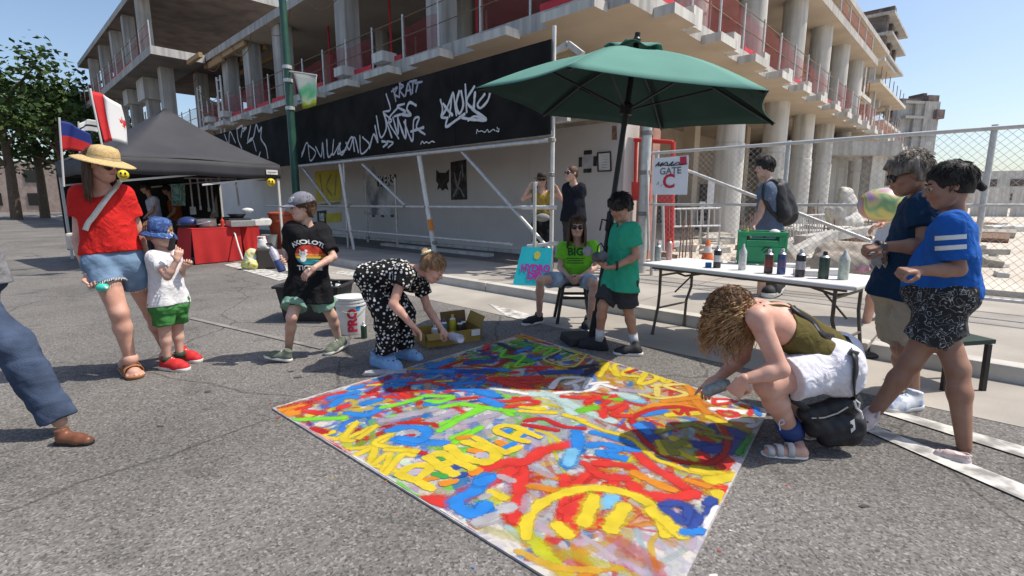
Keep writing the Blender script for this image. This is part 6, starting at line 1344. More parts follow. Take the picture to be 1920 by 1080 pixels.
# far corner in shade
S8('o', .06, [(60, 60), (200, 25), (280, 40)], [(190, 30), (330, 60)]); S8('G', .14, [(90, 90), (300, 80)], [(120, 130), (260, 160)], [(180, 60), (420, 110)]); S8('g', .045, [(80, 110), (150, 80), (110, 140), (230, 130), (180, 190), (280, 170)], [(140, 200), (160, 170), (270, 190)], [(320, 80), (280, 110), (380, 90), (330, 130)])
S8('Y', .035, [(300, 90), (420, 100), (330, 150), (480, 190), (560, 120)], [(430, 150), (540, 110), (470, 110)], [(360, 170), (570, 140)], [(440, 100), (540, 130)]); S8('k', .12, [(100, 70), (170, 100)], [(480, 200), (600, 180)], [(540, 230), (600, 200)]); S8('b', .10, [(280, 150), (340, 140)], [(200, 110), (260, 90)], [(30, 200), (140, 210)])
S8('r', .08, [(20, 100), (50, 60)], [(180, 190), (370, 190)], [(250, 210), (330, 200)]); S8('B', .14, [(-110, 210), (60, 215)], [(-60, 170), (60, 160)], [(330, 220), (520, 215)]); S7('R', .05, [(950, 180), (1040, 150)], [(1060, 180), (1180, 190)], [(870, 195), (960, 190)]); S7('b', .13, [(780, 215), (960, 215)], [(860, 190), (960, 150)])
S8('R', .05, [(780, 180), (820, 200), (760, 220)]); S8('B', .07, [(840, 180), (920, 190)]); S8('w', .05, [(650, 135), (800, 165), (1000, 190)])
tag(halo.build('overspray', m_paint, cv, quad=QUAD), kind='stuff')
# the name in yellow, last and on top
S9 = lambda c, w, *st, **k: S(4.5, 620, 770, c, w, *st, **k)
S9('o', .09, [(800, 590), (880, 570)], [(950, 620), (1040, 600)], [(1190, 340), (1260, 350)], [(1090, 235), (1170, 225)], [(1420, 270), (1480, 300)], [(1200, 530), (1240, 510)], a=.9)
S9('B', .07, [(1010, 500), (1100, 470)], [(1060, 560), (1120, 545)], a=.9); S9('G', .07, [(870, 420), (960, 410)], [(880, 540), (960, 560)]); S9('l', .10, [(1260, 380), (1330, 400)], [(640, 545), (720, 525)], a=.9); S9('b', .06, [(1470, 190), (1510, 170)], [(1560, 240), (1640, 210)], [(1470, 320), (1550, 280)])
S9('e', .09, [(1430, 560), (1530, 600)], [(1280, 740), (1330, 720)], [(1230, 950), (1380, 890)], a=.6, soft=.25); S9('l', .11, [(1700, 480), (1860, 560)], [(1660, 730), (1640, 850)], a=.5, soft=.2)
for st in ([[(850, 665), (720, 600), (575, 548)], [(575, 542), (680, 478), (790, 468), (828, 505), (740, 578)]], [[(1040, 540), (930, 480), (825, 402)], [(825, 400), (930, 368), (1050, 420), (1185, 488)], [(945, 462), (1015, 440)]], [[(1000, 313), (1100, 388), (1230, 432), (1340, 435), (1392, 385), (1330, 325), (1140, 272)]], [[(1220, 233), (1350, 300), (1475, 362)], [(1475, 362), (1590, 315)]], [[(1655, 268), (1520, 230), (1402, 180), (1425, 140), (1540, 138), (1755, 228)], [(1552, 222), (1625, 168)]]):
    S9('y', .098, *st, name='lettering')
sp_ = Paint()
for i in range(70):
    e = r5.randrange(4); A, B = QUAD[e], QUAD[(e+1) % 4]; q = A+(B-A)*r5.random(); o_ = nrm(q-(CL+CR)/2)*abs(r5.gauss(.02, .13)); q = q+o_; q[2] = .0045+.00001*i; a = r5.uniform(0, 6.28); L = r5.uniform(.004, .03)
    sp_.add([q, q+V3(math.cos(a)*L, math.sin(a)*L, 0)], r5.uniform(.004, .018), N_, 0, PAL[r5.choice('rbygowlk')], r5.uniform(.3, .8), .3)
tag(sp_.build('paint_splatter', m_paint), kind='stuff')
# board under the clog, masking
t = thing('paint_stained_board', 'paint stained thin grey board lying under the blue clogs', 'board', G(722, 702)); mb = MB(); q0, q1 = G(684, 701), G(762, 698); mb.beam(q0+UP*.008, q1+UP*.008, .10, .014); o = mb.build('board', m_base, t)

# ================================================================== PARASOL
UC = V3(.998, 4.531, 2.156); un = nrm(V3(.1093, -.0351, 1)); ux = nrm(np.cross(V3(0, 1, 0), un)); uy = np.cross(un, ux)
par = thing('parasol', 'dark green six-sided parasol tilted over the painters on a black pole', 'parasol', G(1100, 640))
m_pl = M('shaded_parasol_underside', (.022, .048, .042), (.028, .056, .05), sc=3, rough=.9, spec=.1)  # underside of the same cloth, its shade put into a darker colour
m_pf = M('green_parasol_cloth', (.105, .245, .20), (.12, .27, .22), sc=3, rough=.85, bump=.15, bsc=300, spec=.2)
b_ = m_pf.node_tree.nodes['Principled BSDF']
UV_ = lambda r, a, h: UC+r*(math.cos(a)*ux+math.sin(a)*uy)+un*h
Ru, Hu, ph = 1.319, .47, 3.1547
def gore(i):
    a0, a1 = ph+i*math.pi/3, ph+(i+1)*math.pi/3; E0, E1 = UV_(Ru, a0, 0), UV_(Ru, a1, 0); A = UC+un*Hu
    def f(u, v):
        t = .10+.90*v; p = A*(1-t)+(E0*(1-u)+E1*u)*t; sag = -.10*math.sin(math.pi*u)*t*t; m = UC-(E0+E1)/2
        return p+un*(.06*math.sin(math.pi*t)-.015*math.sin(math.pi*u)*math.sin(math.pi*t))+nrm(m)*(.07*math.sin(math.pi*u)*max(0, t-.6)/.4)
    return grid(f, 12, 10)
cp = None
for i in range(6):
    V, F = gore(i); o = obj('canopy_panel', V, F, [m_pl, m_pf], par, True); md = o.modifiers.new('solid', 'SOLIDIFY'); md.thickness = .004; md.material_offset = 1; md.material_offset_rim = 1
for i in range(6):
    a0, a1 = ph+i*math.pi/3, ph+(i+1)*math.pi/3; A = UC+un*(Hu+.045)
    V, F = grid(lambda u, v: (A*(1-v)+(UV_(.27, a0, Hu-.02)*(1-u)+UV_(.27, a1, Hu-.02)*u)*v)+un*(.02*math.sin(7*u)*v), 8, 3); o = obj('vent_flap', V, F, m_pf, par, True); md = o.modifiers.new('solid', 'SOLIDIFY'); md.thickness = .004
m_pole = M('dark_bronze_metal', (.014, .015, .016), (.022, .023, .024), sc=8, rough=.45, metal=.2)
base = G(1100, 640); foot = UC-un*(UC[2]/un[2])
hub = UC-un*.02
for i in range(6):
    a = ph+i*math.pi/3; E = UV_(Ru*.985, a, -.012); A = UC+un*(Hu-.03); m_ = A*.45+E*.55+un*.045
    mb = MB(); mb.tube([A, m_, E], .011, 6); rb = mb.build('rib', m_pole, par); mb = MB(); mb.tube([hub+(UV_(.05, a, 0)-UC), m_-un*.02], .009, 6); mb.build('strut', m_pole, rb)
mb = MB(); mb.tube([foot+un*.05, UC+un*(Hu+.12)], .024, 12); shade_auto(mb.build('pole', m_pole, par)); mb = MB(); mb.lathe(hub, [(.028, -.14), (.03, -.06), (.055, -.05), (.055, .03), (.03, .05)], 16, un); shade_auto(mb.build('runner', m_pole, par))
mb = MB(); mb.lathe(UC-un*1.0, [(.03, -.09), (.036, -.08), (.036, .08), (.03, .09)], 14, un); shade_auto(mb.build('crank_housing', m_pole, par)); mb = MB(); q = UC-un*1.0; mb.tube([q, q+V3(-.08, -.05, .02), q+V3(-.10, -.06, -.08)], .008, 6); mb.build('crank', m_pole, par)
mb = MB(); mb.lathe(UC+un*(Hu+.1), [(.03, -.05), (.035, -.03), (.012, 0)], 12, un); mb.build('finial', m_pole, par)
q = G(1098, 643); mb = MB(); mb.box(q+UP*.04+V3(-.06, .03, 0), .30, .30, .08, (1, .25, 0), taper=.92); bb_ = mb.build('base', m_blackp, par); bevel(bb_, .015); mb = MB(); mb.tube([foot+UP*.08, foot+un*.32], .036, 14); mb.build('base_sleeve', m_pole, par)
t = thing('spray_mask_strap', 'black strap tag hanging on the parasol pole', 'tag', P(1150, 440, 4.5)); mb = MB(); mb.box(P(1149, 436, 4.52), .05, .02, .17, (1, .2, 0), None, (.1, 0, 1)); bevel(mb.build('tag', m_blackp, t), .008)

# ================================================================== PAINT TABLE
TX = nrm(V3(2.46, 3.52, 0)-V3(1.31, 4.97, 0)); TY = np.cross(UP, TX)*1.0; T0 = V3(1.31, 4.97, 0)
tb = thing('folding_table', 'white plastic folding table crowded with spray cans and a green crate', 'table', T0+TX*.92+TY*.36)
def TP(s, t_, z=0): return T0+TX*s+TY*t_+UP*z
m_hdpe = M('white_hdpe', (.80, .79, .77), (.72, .71, .70), sc=3, rough=.5, bump=.05, bsc=200)
mb = MB(); mb.box(TP(.93, .36, .722), 1.86, .74, .036, TX); top = mb.build('tabletop', m_hdpe, tb); bevel(top, .016, 3)
m_leg = M('grey_brown_steel', (.10, .085, .07), (.14, .12, .10), sc=10, rough=.5, metal=.3)
for t_ in (.06, .66): mb = MB(); mb.box(TP(.93, t_, .695), 1.7, .025, .03, TX); mb.build('apron_rail', m_leg, tb)
for s, d in ((.16, 1), (1.70, -1)):
    for t_ in (.08, .64):
        mb = MB(); mb.tube([TP(s, t_, .70), TP(s, t_, .45), TP(s-.03*d, t_+(.03 if t_ < .3 else -.03), .30), TP(s-.06*d, t_, .02)], .0145, 10); mb.lathe(TP(s-.06*d, t_, 0), [(.018, 0), (.018, .03)], 10); shade_auto(mb.build('leg', m_leg, tb))
    mb = MB(); mb.tube([TP(s-.035*d, .11, .28), TP(s-.035*d, .61, .28)], .011, 8); mb.build('leg_crossbar', m_leg, tb); mb = MB(); mb.tube([TP(s, .08, .62), TP(s, .64, .62)], .011, 8); mb.build('leg_crossbar', m_leg, tb)
    mb = MB(); mb.tube([TP(s, .36, .62), TP(s+.10*d, .36, .60), TP(s+.55*d, .36, .705)], .011, 8); mb.tube([TP(s-.01*d, .36, .42), TP(s+.18*d, .36, .62)], .009, 8); mb.build('folding_brace', m_leg, tb)
ZT = .741
def on_table(px, py): return G(px, py, ZT)
# spray cans
def can_mats(c, name): return M(name, c, tuple(x*.7 for x in c), sc=40, rough=.35, spec=.5)
m_alum = M('bright_tin', (.55, .55, .56), None, rough=.3, metal=.7)
def spray_can(label, p, body, cap, h=.20, r=.033, pointed=False, band=None, group='spray cans on the paint table', low=None):
    t = thing('spray_can', label, 'spray can', p, group); p = np.asarray(p, float)
    mb = MB(); mb.lathe(p, [(r*.95, 0), (r, .006), (r, h*.78), (r*.97, h*.80)], 18); shade_auto(mb.build('can_body', body, t))
    mb = MB(); mb.lathe(p, [(r*.96, h*.80), (r*.7, h*.85), (r*.45, h*.875)], 18); shade_auto(mb.build('can_dome', m_alum, t))
    mb = MB()
    if pointed: mb.lathe(p, [(r*.96, h*.80), (r*.9, h*.86), (r*.42, h*1.0), (r*.30, h*1.12), (r*.12, h*1.16)], 16)
    else: mb.lathe(p, [(r*.45, h*.875), (r*.45, h*.90), (r*.40, h*1.0), (r*.3, h*1.02)], 12)
    shade_auto(mb.build('cap', cap, t))
    if band is not None: mb = MB(); mb.lathe(p, [(r*1.012, h*.28), (r*1.012, h*.58)], 18, cap=False); mb.build('label_band', band, t, True)
    if low is not None: mb = MB(); mb.lathe(p, [(r*1.012, .008), (r*1.012, h*.26)], 18, cap=False); mb.build('colour_band', low, t, True)
    return t
mk = lambda n, c: can_mats(c, n)
cw_, cb_, cg_ = mk('can_white', (.62, .63, .62)), mk('can_black', (.03, .03, .033)), mk('can_grey', (.30, .34, .34))
c_or, c_navy, c_brown, c_dkg, c_lime, c_yel = mk('can_orange', (.62, .17, .04)), mk('can_navy', (.05, .08, .22)), mk('can_brown', (.10, .055, .045)), mk('can_dark_green', (.035, .07, .05)), mk('can_lime', (.40, .50, .05)), mk('can_yellow', (.62, .52, .05))
spray_can('grey-green spray can at the table end nearest the parasol', on_table(1233, 489), cg_, cg_, .185)
spray_can('pink and white spray can with an orange cap by the table end', on_table(1254, 487), mk('can_pink', (.58, .36, .33)), c_or, .22, .03)
spray_can('black spray can with a white nozzle left of the green crate', on_table(1344, 502), cb_, cw_, .20, .033, False, cw_)
spray_can('pale spray can with yellow base and pointed cap in front of the crate', on_table(1391, 506), cw_, cw_, .20, .032, True, None, c_yel)
spray_can('brown and red spray can before the right corner of the crate', on_table(1440, 512), c_brown, cw_, .20, .035, False, mk('can_red', (.25, .05, .05)))
spray_can('navy blue spray can with pale nozzle beside the crate', on_table(1464, 514), c_navy, cw_, .21, .033, False, mk('can_violet', (.14, .10, .22)), mk('can_teal', (.06, .15, .22)))
spray_can('black and silver spray can with a tall white nozzle, fourth from the table\'s near end', on_table(1499, 519), cb_, cw_, .22, .036, False, mk('can_silver', (.42, .41, .44)))
spray_can('dark green spray can with black nozzle near the folded papers', on_table(1543, 522), c_dkg, cb_, .21, .038)
spray_can('pale green spray can with lime base and pointed white cap at the near table end', on_table(1580, 524), mk('can_pale', (.52, .58, .50)), cw_, .20, .037, True, None, c_lime)
# crate
crq = on_table(1415, 494); cr_ = thing('crate', 'green plastic crate standing on the white folding table', 'crate', crq); m_crate = M('green_crate_plastic', (.02, .20, .085), (.03, .26, .12), sc=6, rough=.5)
cw2, cd2, chh = .40, .34, .265; CK = 1.16; cc = crq+TY*.10+UP*0
CXd = nrm(V3(1, -.42, 0)); CYd = np.cross(UP, CXd)
def cbx(name, du, dv, z, su, sv, sz, mat=m_crate): mb = MB(); mb.box(cc+CXd*du+CYd*dv+UP*(z*CK), su, sv, sz*CK, CXd); o = mb.build(name, mat, cr_); return bevel(o, .004, 1)
cbx('crate_floor', 0, 0, .012, cw2, cd2, .015)
for sgn in (-1, 1):
    for (z0, z1) in ((.02, .15), (.235, .265)): cbx('crate_side', 0, sgn*cd2/2, (z0+z1)/2, cw2, .012, z1-z0)
    for (z0, z1) in ((.02, .15), (.235, .265)): cbx('crate_end', sgn*cw2/2, 0, (z0+z1)/2, .012, cd2-.013, z1-z0)
    for du in (-.17, .17): cbx('crate_side', du, sgn*cd2/2, .1925, .06, .012, .084)
    cbx('crate_side', 0, sgn*cd2/2, .175, .28, .010, .050)
    for dv in (-.12, .12): cbx('crate_end', sgn*cw2/2, dv, .1925, .012, .08, .084)
    for du in (-cw2/2, cw2/2): cbx('crate_corner', du, sgn*cd2/2, .135, .024, .024, .268)
cbx('crate_rim', 0, -cd2/2-.003, .262, cw2+.03, .022, .018); cbx('crate_rim', 0, cd2/2+.003, .262, cw2+.03, .022, .018); cbx('crate_rim', -cw2/2-.003, 0, .2618, .022, cd2-.02, .018); cbx('crate_rim', cw2/2+.003, 0, .2618, .022, cd2-.02, .018)
p_ = Paint(); cfp = lambda u, z: cc+CXd*u-CYd*(cd2/2+.008)+UP*z
for st in ([(.02, .12), (.06, .15), (.04, .09), (.09, .13)], [(.0, .14), (.03, .17), (.07, .16)], [(.05, .06), (.10, .10), (.08, .14)]): p_.add([cfp(u, z) for u, z in st], .016, -CYd, 0, (.02, .05, .03), .9)
p_.build('stencil_mark', m_tag, cr_)
t = thing('paper_cup', 'white rounded lid poking over the crate rim', 'lid', cc+CXd*.10+UP*.2); mb = MB(); mb.sphere(cc+CXd*.11+UP*.30, .05, 16, 10, (1, 1, .7)); mb.build('lid', m_whiter, t, True)
spray_can('yellow capped bottle standing in the far corner of the crate', cc-CXd*.13+CYd*.10+UP*.03, cb_, c_yel, .30, .034, False, None, 'cans in the crate')
t = thing('tape_roll', 'small blue block by the black spray can', 'tape', on_table(1328, 502)); mb = MB(); mb.box(on_table(1328, 501)+UP*.022, .055, .05, .044, CXd); bevel(mb.build('block', M('blue_tape', (.02, .14, .36), None), t), .004)
for k, (px, py, w, d, h, lab) in enumerate(((1515, 516, .20, .14, .045, 'flat white carton behind the silver spray can'), (1560, 515, .16, .12, .05, 'white folded papers between the dark green and pale green cans'), (1476, 500, .22, .12, .03, 'pale leaflet pile behind the navy can'))):
    t = thing('paper_stack', lab, 'papers', on_table(px, py)); mb = MB(); mb.box(on_table(px, py)+UP*h/2, w, d, h, nrm(CXd+V3(.1*k, .1, 0))); bevel(mb.build('papers', m_paper, t), .003, 1)
t = thing('rag', 'crumpled pink rag on the near table corner', 'rag', on_table(1600, 515)); D = SDF(.03); q = on_table(1612, 510); D.cap(q+UP*.02, q+V3(.05, .02, .02), .02, .025); D.cap(q+V3(.0, .03, .015), q+V3(.06, -.01, .03), .018); D.noise(.006, 60); sobj('cloth', D, .006, M('pink_cloth', (.58, .30, .33), None), t)

# ================================================================== THINGS ON THE ROAD
# stool
st_ = thing('stool', 'black stool under the seated long-haired kid', 'stool', G(1078, 600)); m_stool = M('black_stool_plastic', (.02, .018, .017), (.035, .03, .028), sc=10, rough=.5)
sc_ = V3(.70, 5.56, .44); mb = MB(); mb.box(sc_, .36, .34, .03, (1, .05, 0)); bevel(mb.build('seat', m_stool, st_), .012)
for dx in (-1, 1):
    for dy in (-1, 1): mb = MB(); mb.beam(sc_+V3(dx*.13, dy*.12, -.01), V3(sc_[0]+dx*.20, sc_[1]+dy*.17, 0), .035, .035); bevel(mb.build('leg', m_stool, st_), .006, 1)
for yy in (-.14, .14): mb = MB(); mb.beam(sc_+V3(-.155, yy, -.15), sc_+V3(.155, yy, -.15), .02, .03); mb.build('stretcher', m_stool, st_)
# turquoise board
hd = thing('hydro_dip_sign', 'turquoise hand-lettered board reading HYDRO DIP leaning on the scaffold', 'sign', G(995, 534, SW))
b0, b1 = G(961, 534, SW), G(1029, 537, SW); t0 = P(979, 462, b0[1]+.16); t1 = P(1036, 465, b1[1]+.16); mb = MB(); mb.quad(b0, b1, t1, t0, .012); mb.build('board', M('turquoise_board', (.02, .46, .52), (.02, .40, .46), sc=4, rough=.6), hd)
Xh, Yh = nrm(b1-b0), nrm(t0-b0+t1-b1); ch_ = lambda u, v: (b0*(1-u)+b1*u)*(1-v)+(t0*(1-u)+t1*u)*v
m_mag = M('magenta_ink', (.40, .03, .32), None); m_pur = M('purple_ink', (.16, .04, .36), None)
lettering('lettering', 'HYDRO', ch_(.56, .44), Xh, Yh, .15, m_mag, hd, bold=.008, off=.008, width=.44); lettering('lettering', 'DIP', ch_(.56, .24), Xh, Yh, .14, m_mag, hd, bold=.008, off=.008, width=.22)
p_ = Paint(); nh = np.cross(Xh, Yh)
for st in ([(.5, .72), (.58, .72), (.62, .82), (.54, .86), (.48, .82), (.5, .72)], [(.52, .78), (.58, .8)], [(.55, .70), (.55, .88)]): p_.add([ch_(*x) for x in st], .03, nh, .008, (.62, .55, .08), 1)
p_.build('yellow_emblem', m_tag, hd)
# black tote
tt = thing('storage_tote', 'large black plastic tote behind the walking boy', 'tote', G(590, 612)); m_tote = M('black_tote_plastic', (.022, .022, .023), (.035, .035, .035), sc=6, rough=.55)
q = G(588, 600)+V3(0, .12, 0); X_ = nrm(V3(1, -.04, 0)); Y_ = np.cross(UP, X_)
def frame_box(c, X, Y, w, d, h, tp, th, mat, par_, name='tote_wall'):
    for sx, sy in ((1, 0), (-1, 0), (0, 1), (0, -1)):
        if sx: a, b_2 = Y, d; nx = X*sx; wd = w
        else: a, b_2 = X, w; nx = Y*sy; wd = d
        lo = c+nx*wd/2; hi = c+nx*(wd/2*tp)+UP*h; mb = MB(); V = []
        for off in (0, th):
            V += [lo-a*b_2/2-nx*off, lo+a*b_2/2-nx*off, hi+a*b_2/2*tp-nx*off, hi-a*b_2/2*tp-nx*off]
        mb.add(V, [(0, 1, 2, 3), (7, 6, 5, 4), (0, 4, 5, 1), (1, 5, 6, 2), (2, 6, 7, 3), (3, 7, 4, 0)]); mb.build(name, mat, par_)
frame_box(q, X_, Y_, .58, .40, .40, 1.22, .008, m_tote, tt)
mb = MB(); mb.box(q+UP*.012, .57, .39, .016, X_); mb.build('tote_floor', m_tote, tt)
for sgn in (-1, 1): mb = MB(); mb.box(q+UP*.40+Y_*sgn*.255, .76, .05, .03, X_); bevel(mb.build('rim', m_tote, tt), .008, 1); mb = MB(); mb.box(q+UP*.40+X_*sgn*.365, .05, .46, .0298, X_); bevel(mb.build('rim', m_tote, tt), .008, 1)
for k in range(7):
    lab = ('red capped', 'black', 'orange', 'dark', 'crimson', 'grey', 'white')[k]+' can lying in the black tote'
    pp = q+X_*(-.22+.075*k)+Y_*(.06*math.sin(k*2.1))+UP*.26; t = thing('spray_can', lab, 'spray can', pp, 'cans in the tote'); mb = MB(); mb.tube([pp, pp+V3(.03, .03, .14)], .031, 12); mb.build('can_body', (c_or, cb_, c_brown, cb_, mk('can_crimson', (.4, .03, .05)), cg_, cw_)[k], t, True); mb = MB(); mb.tube([pp+V3(.03, .03, .141), pp+V3(.036, .036, .17)], .014, 8); mb.build('cap', (m_pr, m_blackp, c_or, cw_, m_pr, cw_, cb_)[k], t, True)
# bucket
bq = G(653, 629)+V3(0, .12, 0); bk = thing('bucket', 'white plastic bucket lettered PRO beside the black tote', 'bucket', bq); m_buck = M('white_bucket_plastic', (.74, .74, .72), (.66, .66, .64), sc=5, rough=.45)
mb = MB(); mb.lathe(bq, [(.125, 0), (.13, .01), (.148, .30), (.158, .302), (.158, .318), (.150, .32), (.152, .335), (.160, .337), (.160, .352), (.153, .354), (.155, .368), (.164, .37), (.164, .385), (.150, .386), (.145, .36), (.12, .02)], 30, cap=False); shade_auto(mb.build('bucket_body', m_buck, bk), 30)
mb = MB(); mb.lathe(bq, [(.152, .384), (.12, .392), (.02, .394)], 30); shade_auto(mb.build('bucket_lid', m_buck, bk))
def on_bucket(V, F, name, mat, a0, z0, vert):
    out = []
    for v in V: u, w = (v[0], v[1]) if not vert else (-v[1], v[0]); z = z0+w; r = .1305+(z-.01)*.062+.0015; a = a0+u/r; out.append(bq+V3(r*math.cos(a), r*math.sin(a), z))
    return obj(name, out, F, mat, bk)
m_buckr = M('bucket_red', (.52, .03, .07), None, rough=.4); m_buckb = M('bucket_blue', (.03, .30, .60), None, rough=.4)
V, F = text_mesh('PRO', .125, 2, .007); ang = math.atan2(-bq[1], -bq[0])+.10
on_bucket(V, F, 'lettering', m_buckr, ang, .155, True)
V = [(.0+.035*math.cos(a)*s_, .045*math.sin(a)*s_, 0) for s_ in (1, .5) for a in np.linspace(0, 6.28, 15)[:-1]]+[(0, 0, 0)]; F = [(i, (i+1) % 14, 14+(i+1) % 14, 14+i) for i in range(14)]+[(14+i, 14+(i+1) % 14, 28) for i in range(14)]
V = [(x*.7+.062, y*.7+.02, 0) for x, y, _ in V]; V2 = [(v[0]+.0, v[1]+.105, 0) for v in V]; on_bucket(V2, F, 'brush_emblem', m_buckb, ang+.0, .155, False)
V = [(.05, .145, 0), (.075, .145, 0), (.08, .19, 0), (.06, .19, 0)]; on_bucket(V, [(0, 1, 2, 3)], 'brush_emblem', m_buckb, ang, .155, False)
mb = MB(); mb.tube([bq+V3(.166*math.cos(a), .166*math.sin(a), .33-.10*abs(math.sin((a-ang)/1.0))*0-.09*max(0, math.cos(a-ang))) for a in np.linspace(ang-1.6, ang+1.6, 14)], .003, 6); mb.build('handle', m_galv, bk)
spray_can('dark green spray can standing beside the PRO bucket', G(683, 634), c_dkg, cw_, .165, .03, group='spray cans on the road')
# cardboard box
bx = thing('cardboard_box', 'open yellow-brown cardboard box of spray cans at the canvas edge', 'box', G(850, 645)); m_card = M('printed_cardboard', (.34, .22, .045), (.26, .17, .05), sc=7, rough=.85); m_cardin = M('dark_card', (.14, .08, .03), (.18, .11, .05), sc=7, rough=.9)
q0, q1 = G(778, 640), G(820, 657); X_ = nrm(V3(.88, .48, 0)); Y_ = np.cross(UP, X_); c = G(845, 641)+Y_*.08
frame_box(c, X_, Y_, .56, .34, .125, 1.03, .006, m_card, bx, 'box_side'); mb = MB(); mb.box(c+UP*.006, .55, .33, .008, X_); mb.build('box_floor', m_cardin, bx)
mb = MB(); mb.quad(c+X_*.28-Y_*.17+UP*.125, c+X_*.28+Y_*.17+UP*.125, c+X_*.33+Y_*.17+UP*.235, c+X_*.33-Y_*.17+UP*.235, .005); mb.build('flap', m_card, bx); mb = MB(); mb.quad(c+X_*.27+Y_*.175+UP*.126, c-X_*.0+Y_*.175+UP*.126, c-X_*.0+Y_*.20+UP*.24, c+X_*.27+Y_*.20+UP*.24, .005); mb.build('flap', m_cardin, bx); mb = MB(); mb.quad(c-X_*.28-Y_*.172+UP*.126, c+X_*.0-Y_*.172+UP*.126, c+X_*.0-Y_*.25+UP*.085, c-X_*.28-Y_*.25+UP*.085, .004); mb.build('flap', m_card, bx)
for k, (u, v, m1, m2, h, lab) in enumerate(((-.02, .04, mk('can_teal2', (.05, .22, .24)), c_navy, .19, 'teal can upright in the cardboard box'), (.08, .06, c_yel, c_yel, .22, 'yellow capped can upright in the cardboard box'), (.12, -.03, cb_, cb_, .18, 'black can upright in the cardboard box'), (-.12, .03, cw_, cw_, .14, 'short white can in the cardboard box'), (.19, .05, c_brown, cb_, .17, 'brown can at the far end of the cardboard box'))):
    spray_can(lab, c+X_*u+Y_*v+UP*.012, m1, m2, h, .031, group='cans in the cardboard box')
mb = MB(); q = c-Y_*.185+X_*.22+UP*.09; mb.quad(q-X_*.045-UP*.03, q+X_*.045-UP*.03, q+X_*.045+UP*.03, q-X_*.045+UP*.03, .002); mb.build('label_patch', m_paper, bx)
# spray can held by the bending girl, seen base first
gp_ = sg_.J['hab']; t = thing('spray_can', 'white spray can in the hand of the bending girl', 'spray can', P(862, 634, 4.05)); a_ = P(846, 630, 4.16); b_2 = P(868, 637, 3.98); ax_ = nrm(b_2-a_)
mb = MB(); mb.lathe(a_, [(.02, 0), (.037, .02), (.037, .17), (.034, .178), (.028, .172), (.004, .168)], 20, ax_); shade_auto(mb.build('can_body', mk('can_lavender', (.56, .56, .66)), t)); mb = MB(); mb.lathe(a_-ax_*.025, [(.01, 0), (.012, .025)], 10, ax_); mb.build('nozzle', m_whiter, t)
# can held by the walking boy
c = P(517, 482, 4.02); t = thing('spray_can', 'pale spray can swinging in the hand of the boy in the grey cap', 'spray can', c); ax_ = nrm(V3(.4, -.1, -.9)); mb = MB(); mb.lathe(c-ax_*.07, [(.012, -.02), (.018, 0), (.032, .02), (.032, .10)], 16, ax_); shade_auto(mb.build('can_top', mk('can_lilac', (.50, .48, .56)), t)); mb = MB(); mb.lathe(c-ax_*.07, [(.0325, .10), (.0325, .19), (.03, .195)], 16, ax_); shade_auto(mb.build('can_body', c_navy, t))
# can of the crouching woman
c = P(1330, 736, 2.68); t = thing('spray_can', 'pale grey spray can under the hand of the crouching woman', 'spray can', c); mb = MB(); ax_ = nrm(V3(-.75, .3, -.5)); mb.lathe(c+V3(.02, 0, .02), [(.014, -.1), (.033, -.08), (.033, .04), (.02, .055), (.01, .06)], 16, ax_); shade_auto(mb.build('can_body', cg_, t))
# red-pink cans on the road behind the crouching woman
for (px, py, m_, lab) in ((1643, 660, mk('can_pink2', (.60, .14, .22)), 'pink can lying on the road behind the white shorts'), (1636, 673, cb_, 'black can lying on the road behind the white shorts')):
    q = G(px, py)+UP*.031; t = thing('spray_can', lab, 'spray can', q, 'cans lying on the road'); mb = MB(); mb.tube([q-V3(.08, -.02, 0), q+V3(.08, -.02, 0)], .031, 14); mb.build('can_body', m_, t, True); mb = MB(); mb.tube([q+V3(.081, -.02, 0), q+V3(.11, -.028, 0)], .016, 10); mb.build('cap', cw_, t, True)
q = G(1778, 735); t = thing('camp_stool', 'dark folding stool behind the kid in the blue jersey', 'stool', q)
q = q+V3(.12, .15, 0)
mb = MB(); mb.box(q+UP*.36, .34, .3, .03, (1, .2, 0)); mb.build('seat', M('dark_green_cloth', (.02, .04, .03), None), t)
for dx in (-1, 1):
    for dy in (-1, 1): mb = MB(); mb.beam(q+V3(dx*.14, dy*.12, .345), q+V3(-dx*.06+dx*.2, dy*.13, 0), .03, .03); mb.build('leg', m_stool, t)
# traffic cone
q = P(1327, 470, 9.2)*V3(1, 1, 0)+UP*.2; t = thing('traffic_cone', 'orange traffic cone with white collar on the pavement behind the table', 'cone', q)
mb = MB(); mb.box(q+UP*.02, .36, .36, .04); bevel(mb.build('cone_base', m_blackp, t), .01); mb = MB(); mb.lathe(q, [(.12, .04), (.026, .46), (.02, .465)], 18); shade_auto(mb.build('cone_body', M('cone_orange', (.72, .14, .02), (.62, .11, .02), sc=9), t)); mb = MB(); mb.lathe(q, [(.083, .22), (.054, .35)], 18, cap=False); mb.build('collar', m_whiter, t, True)

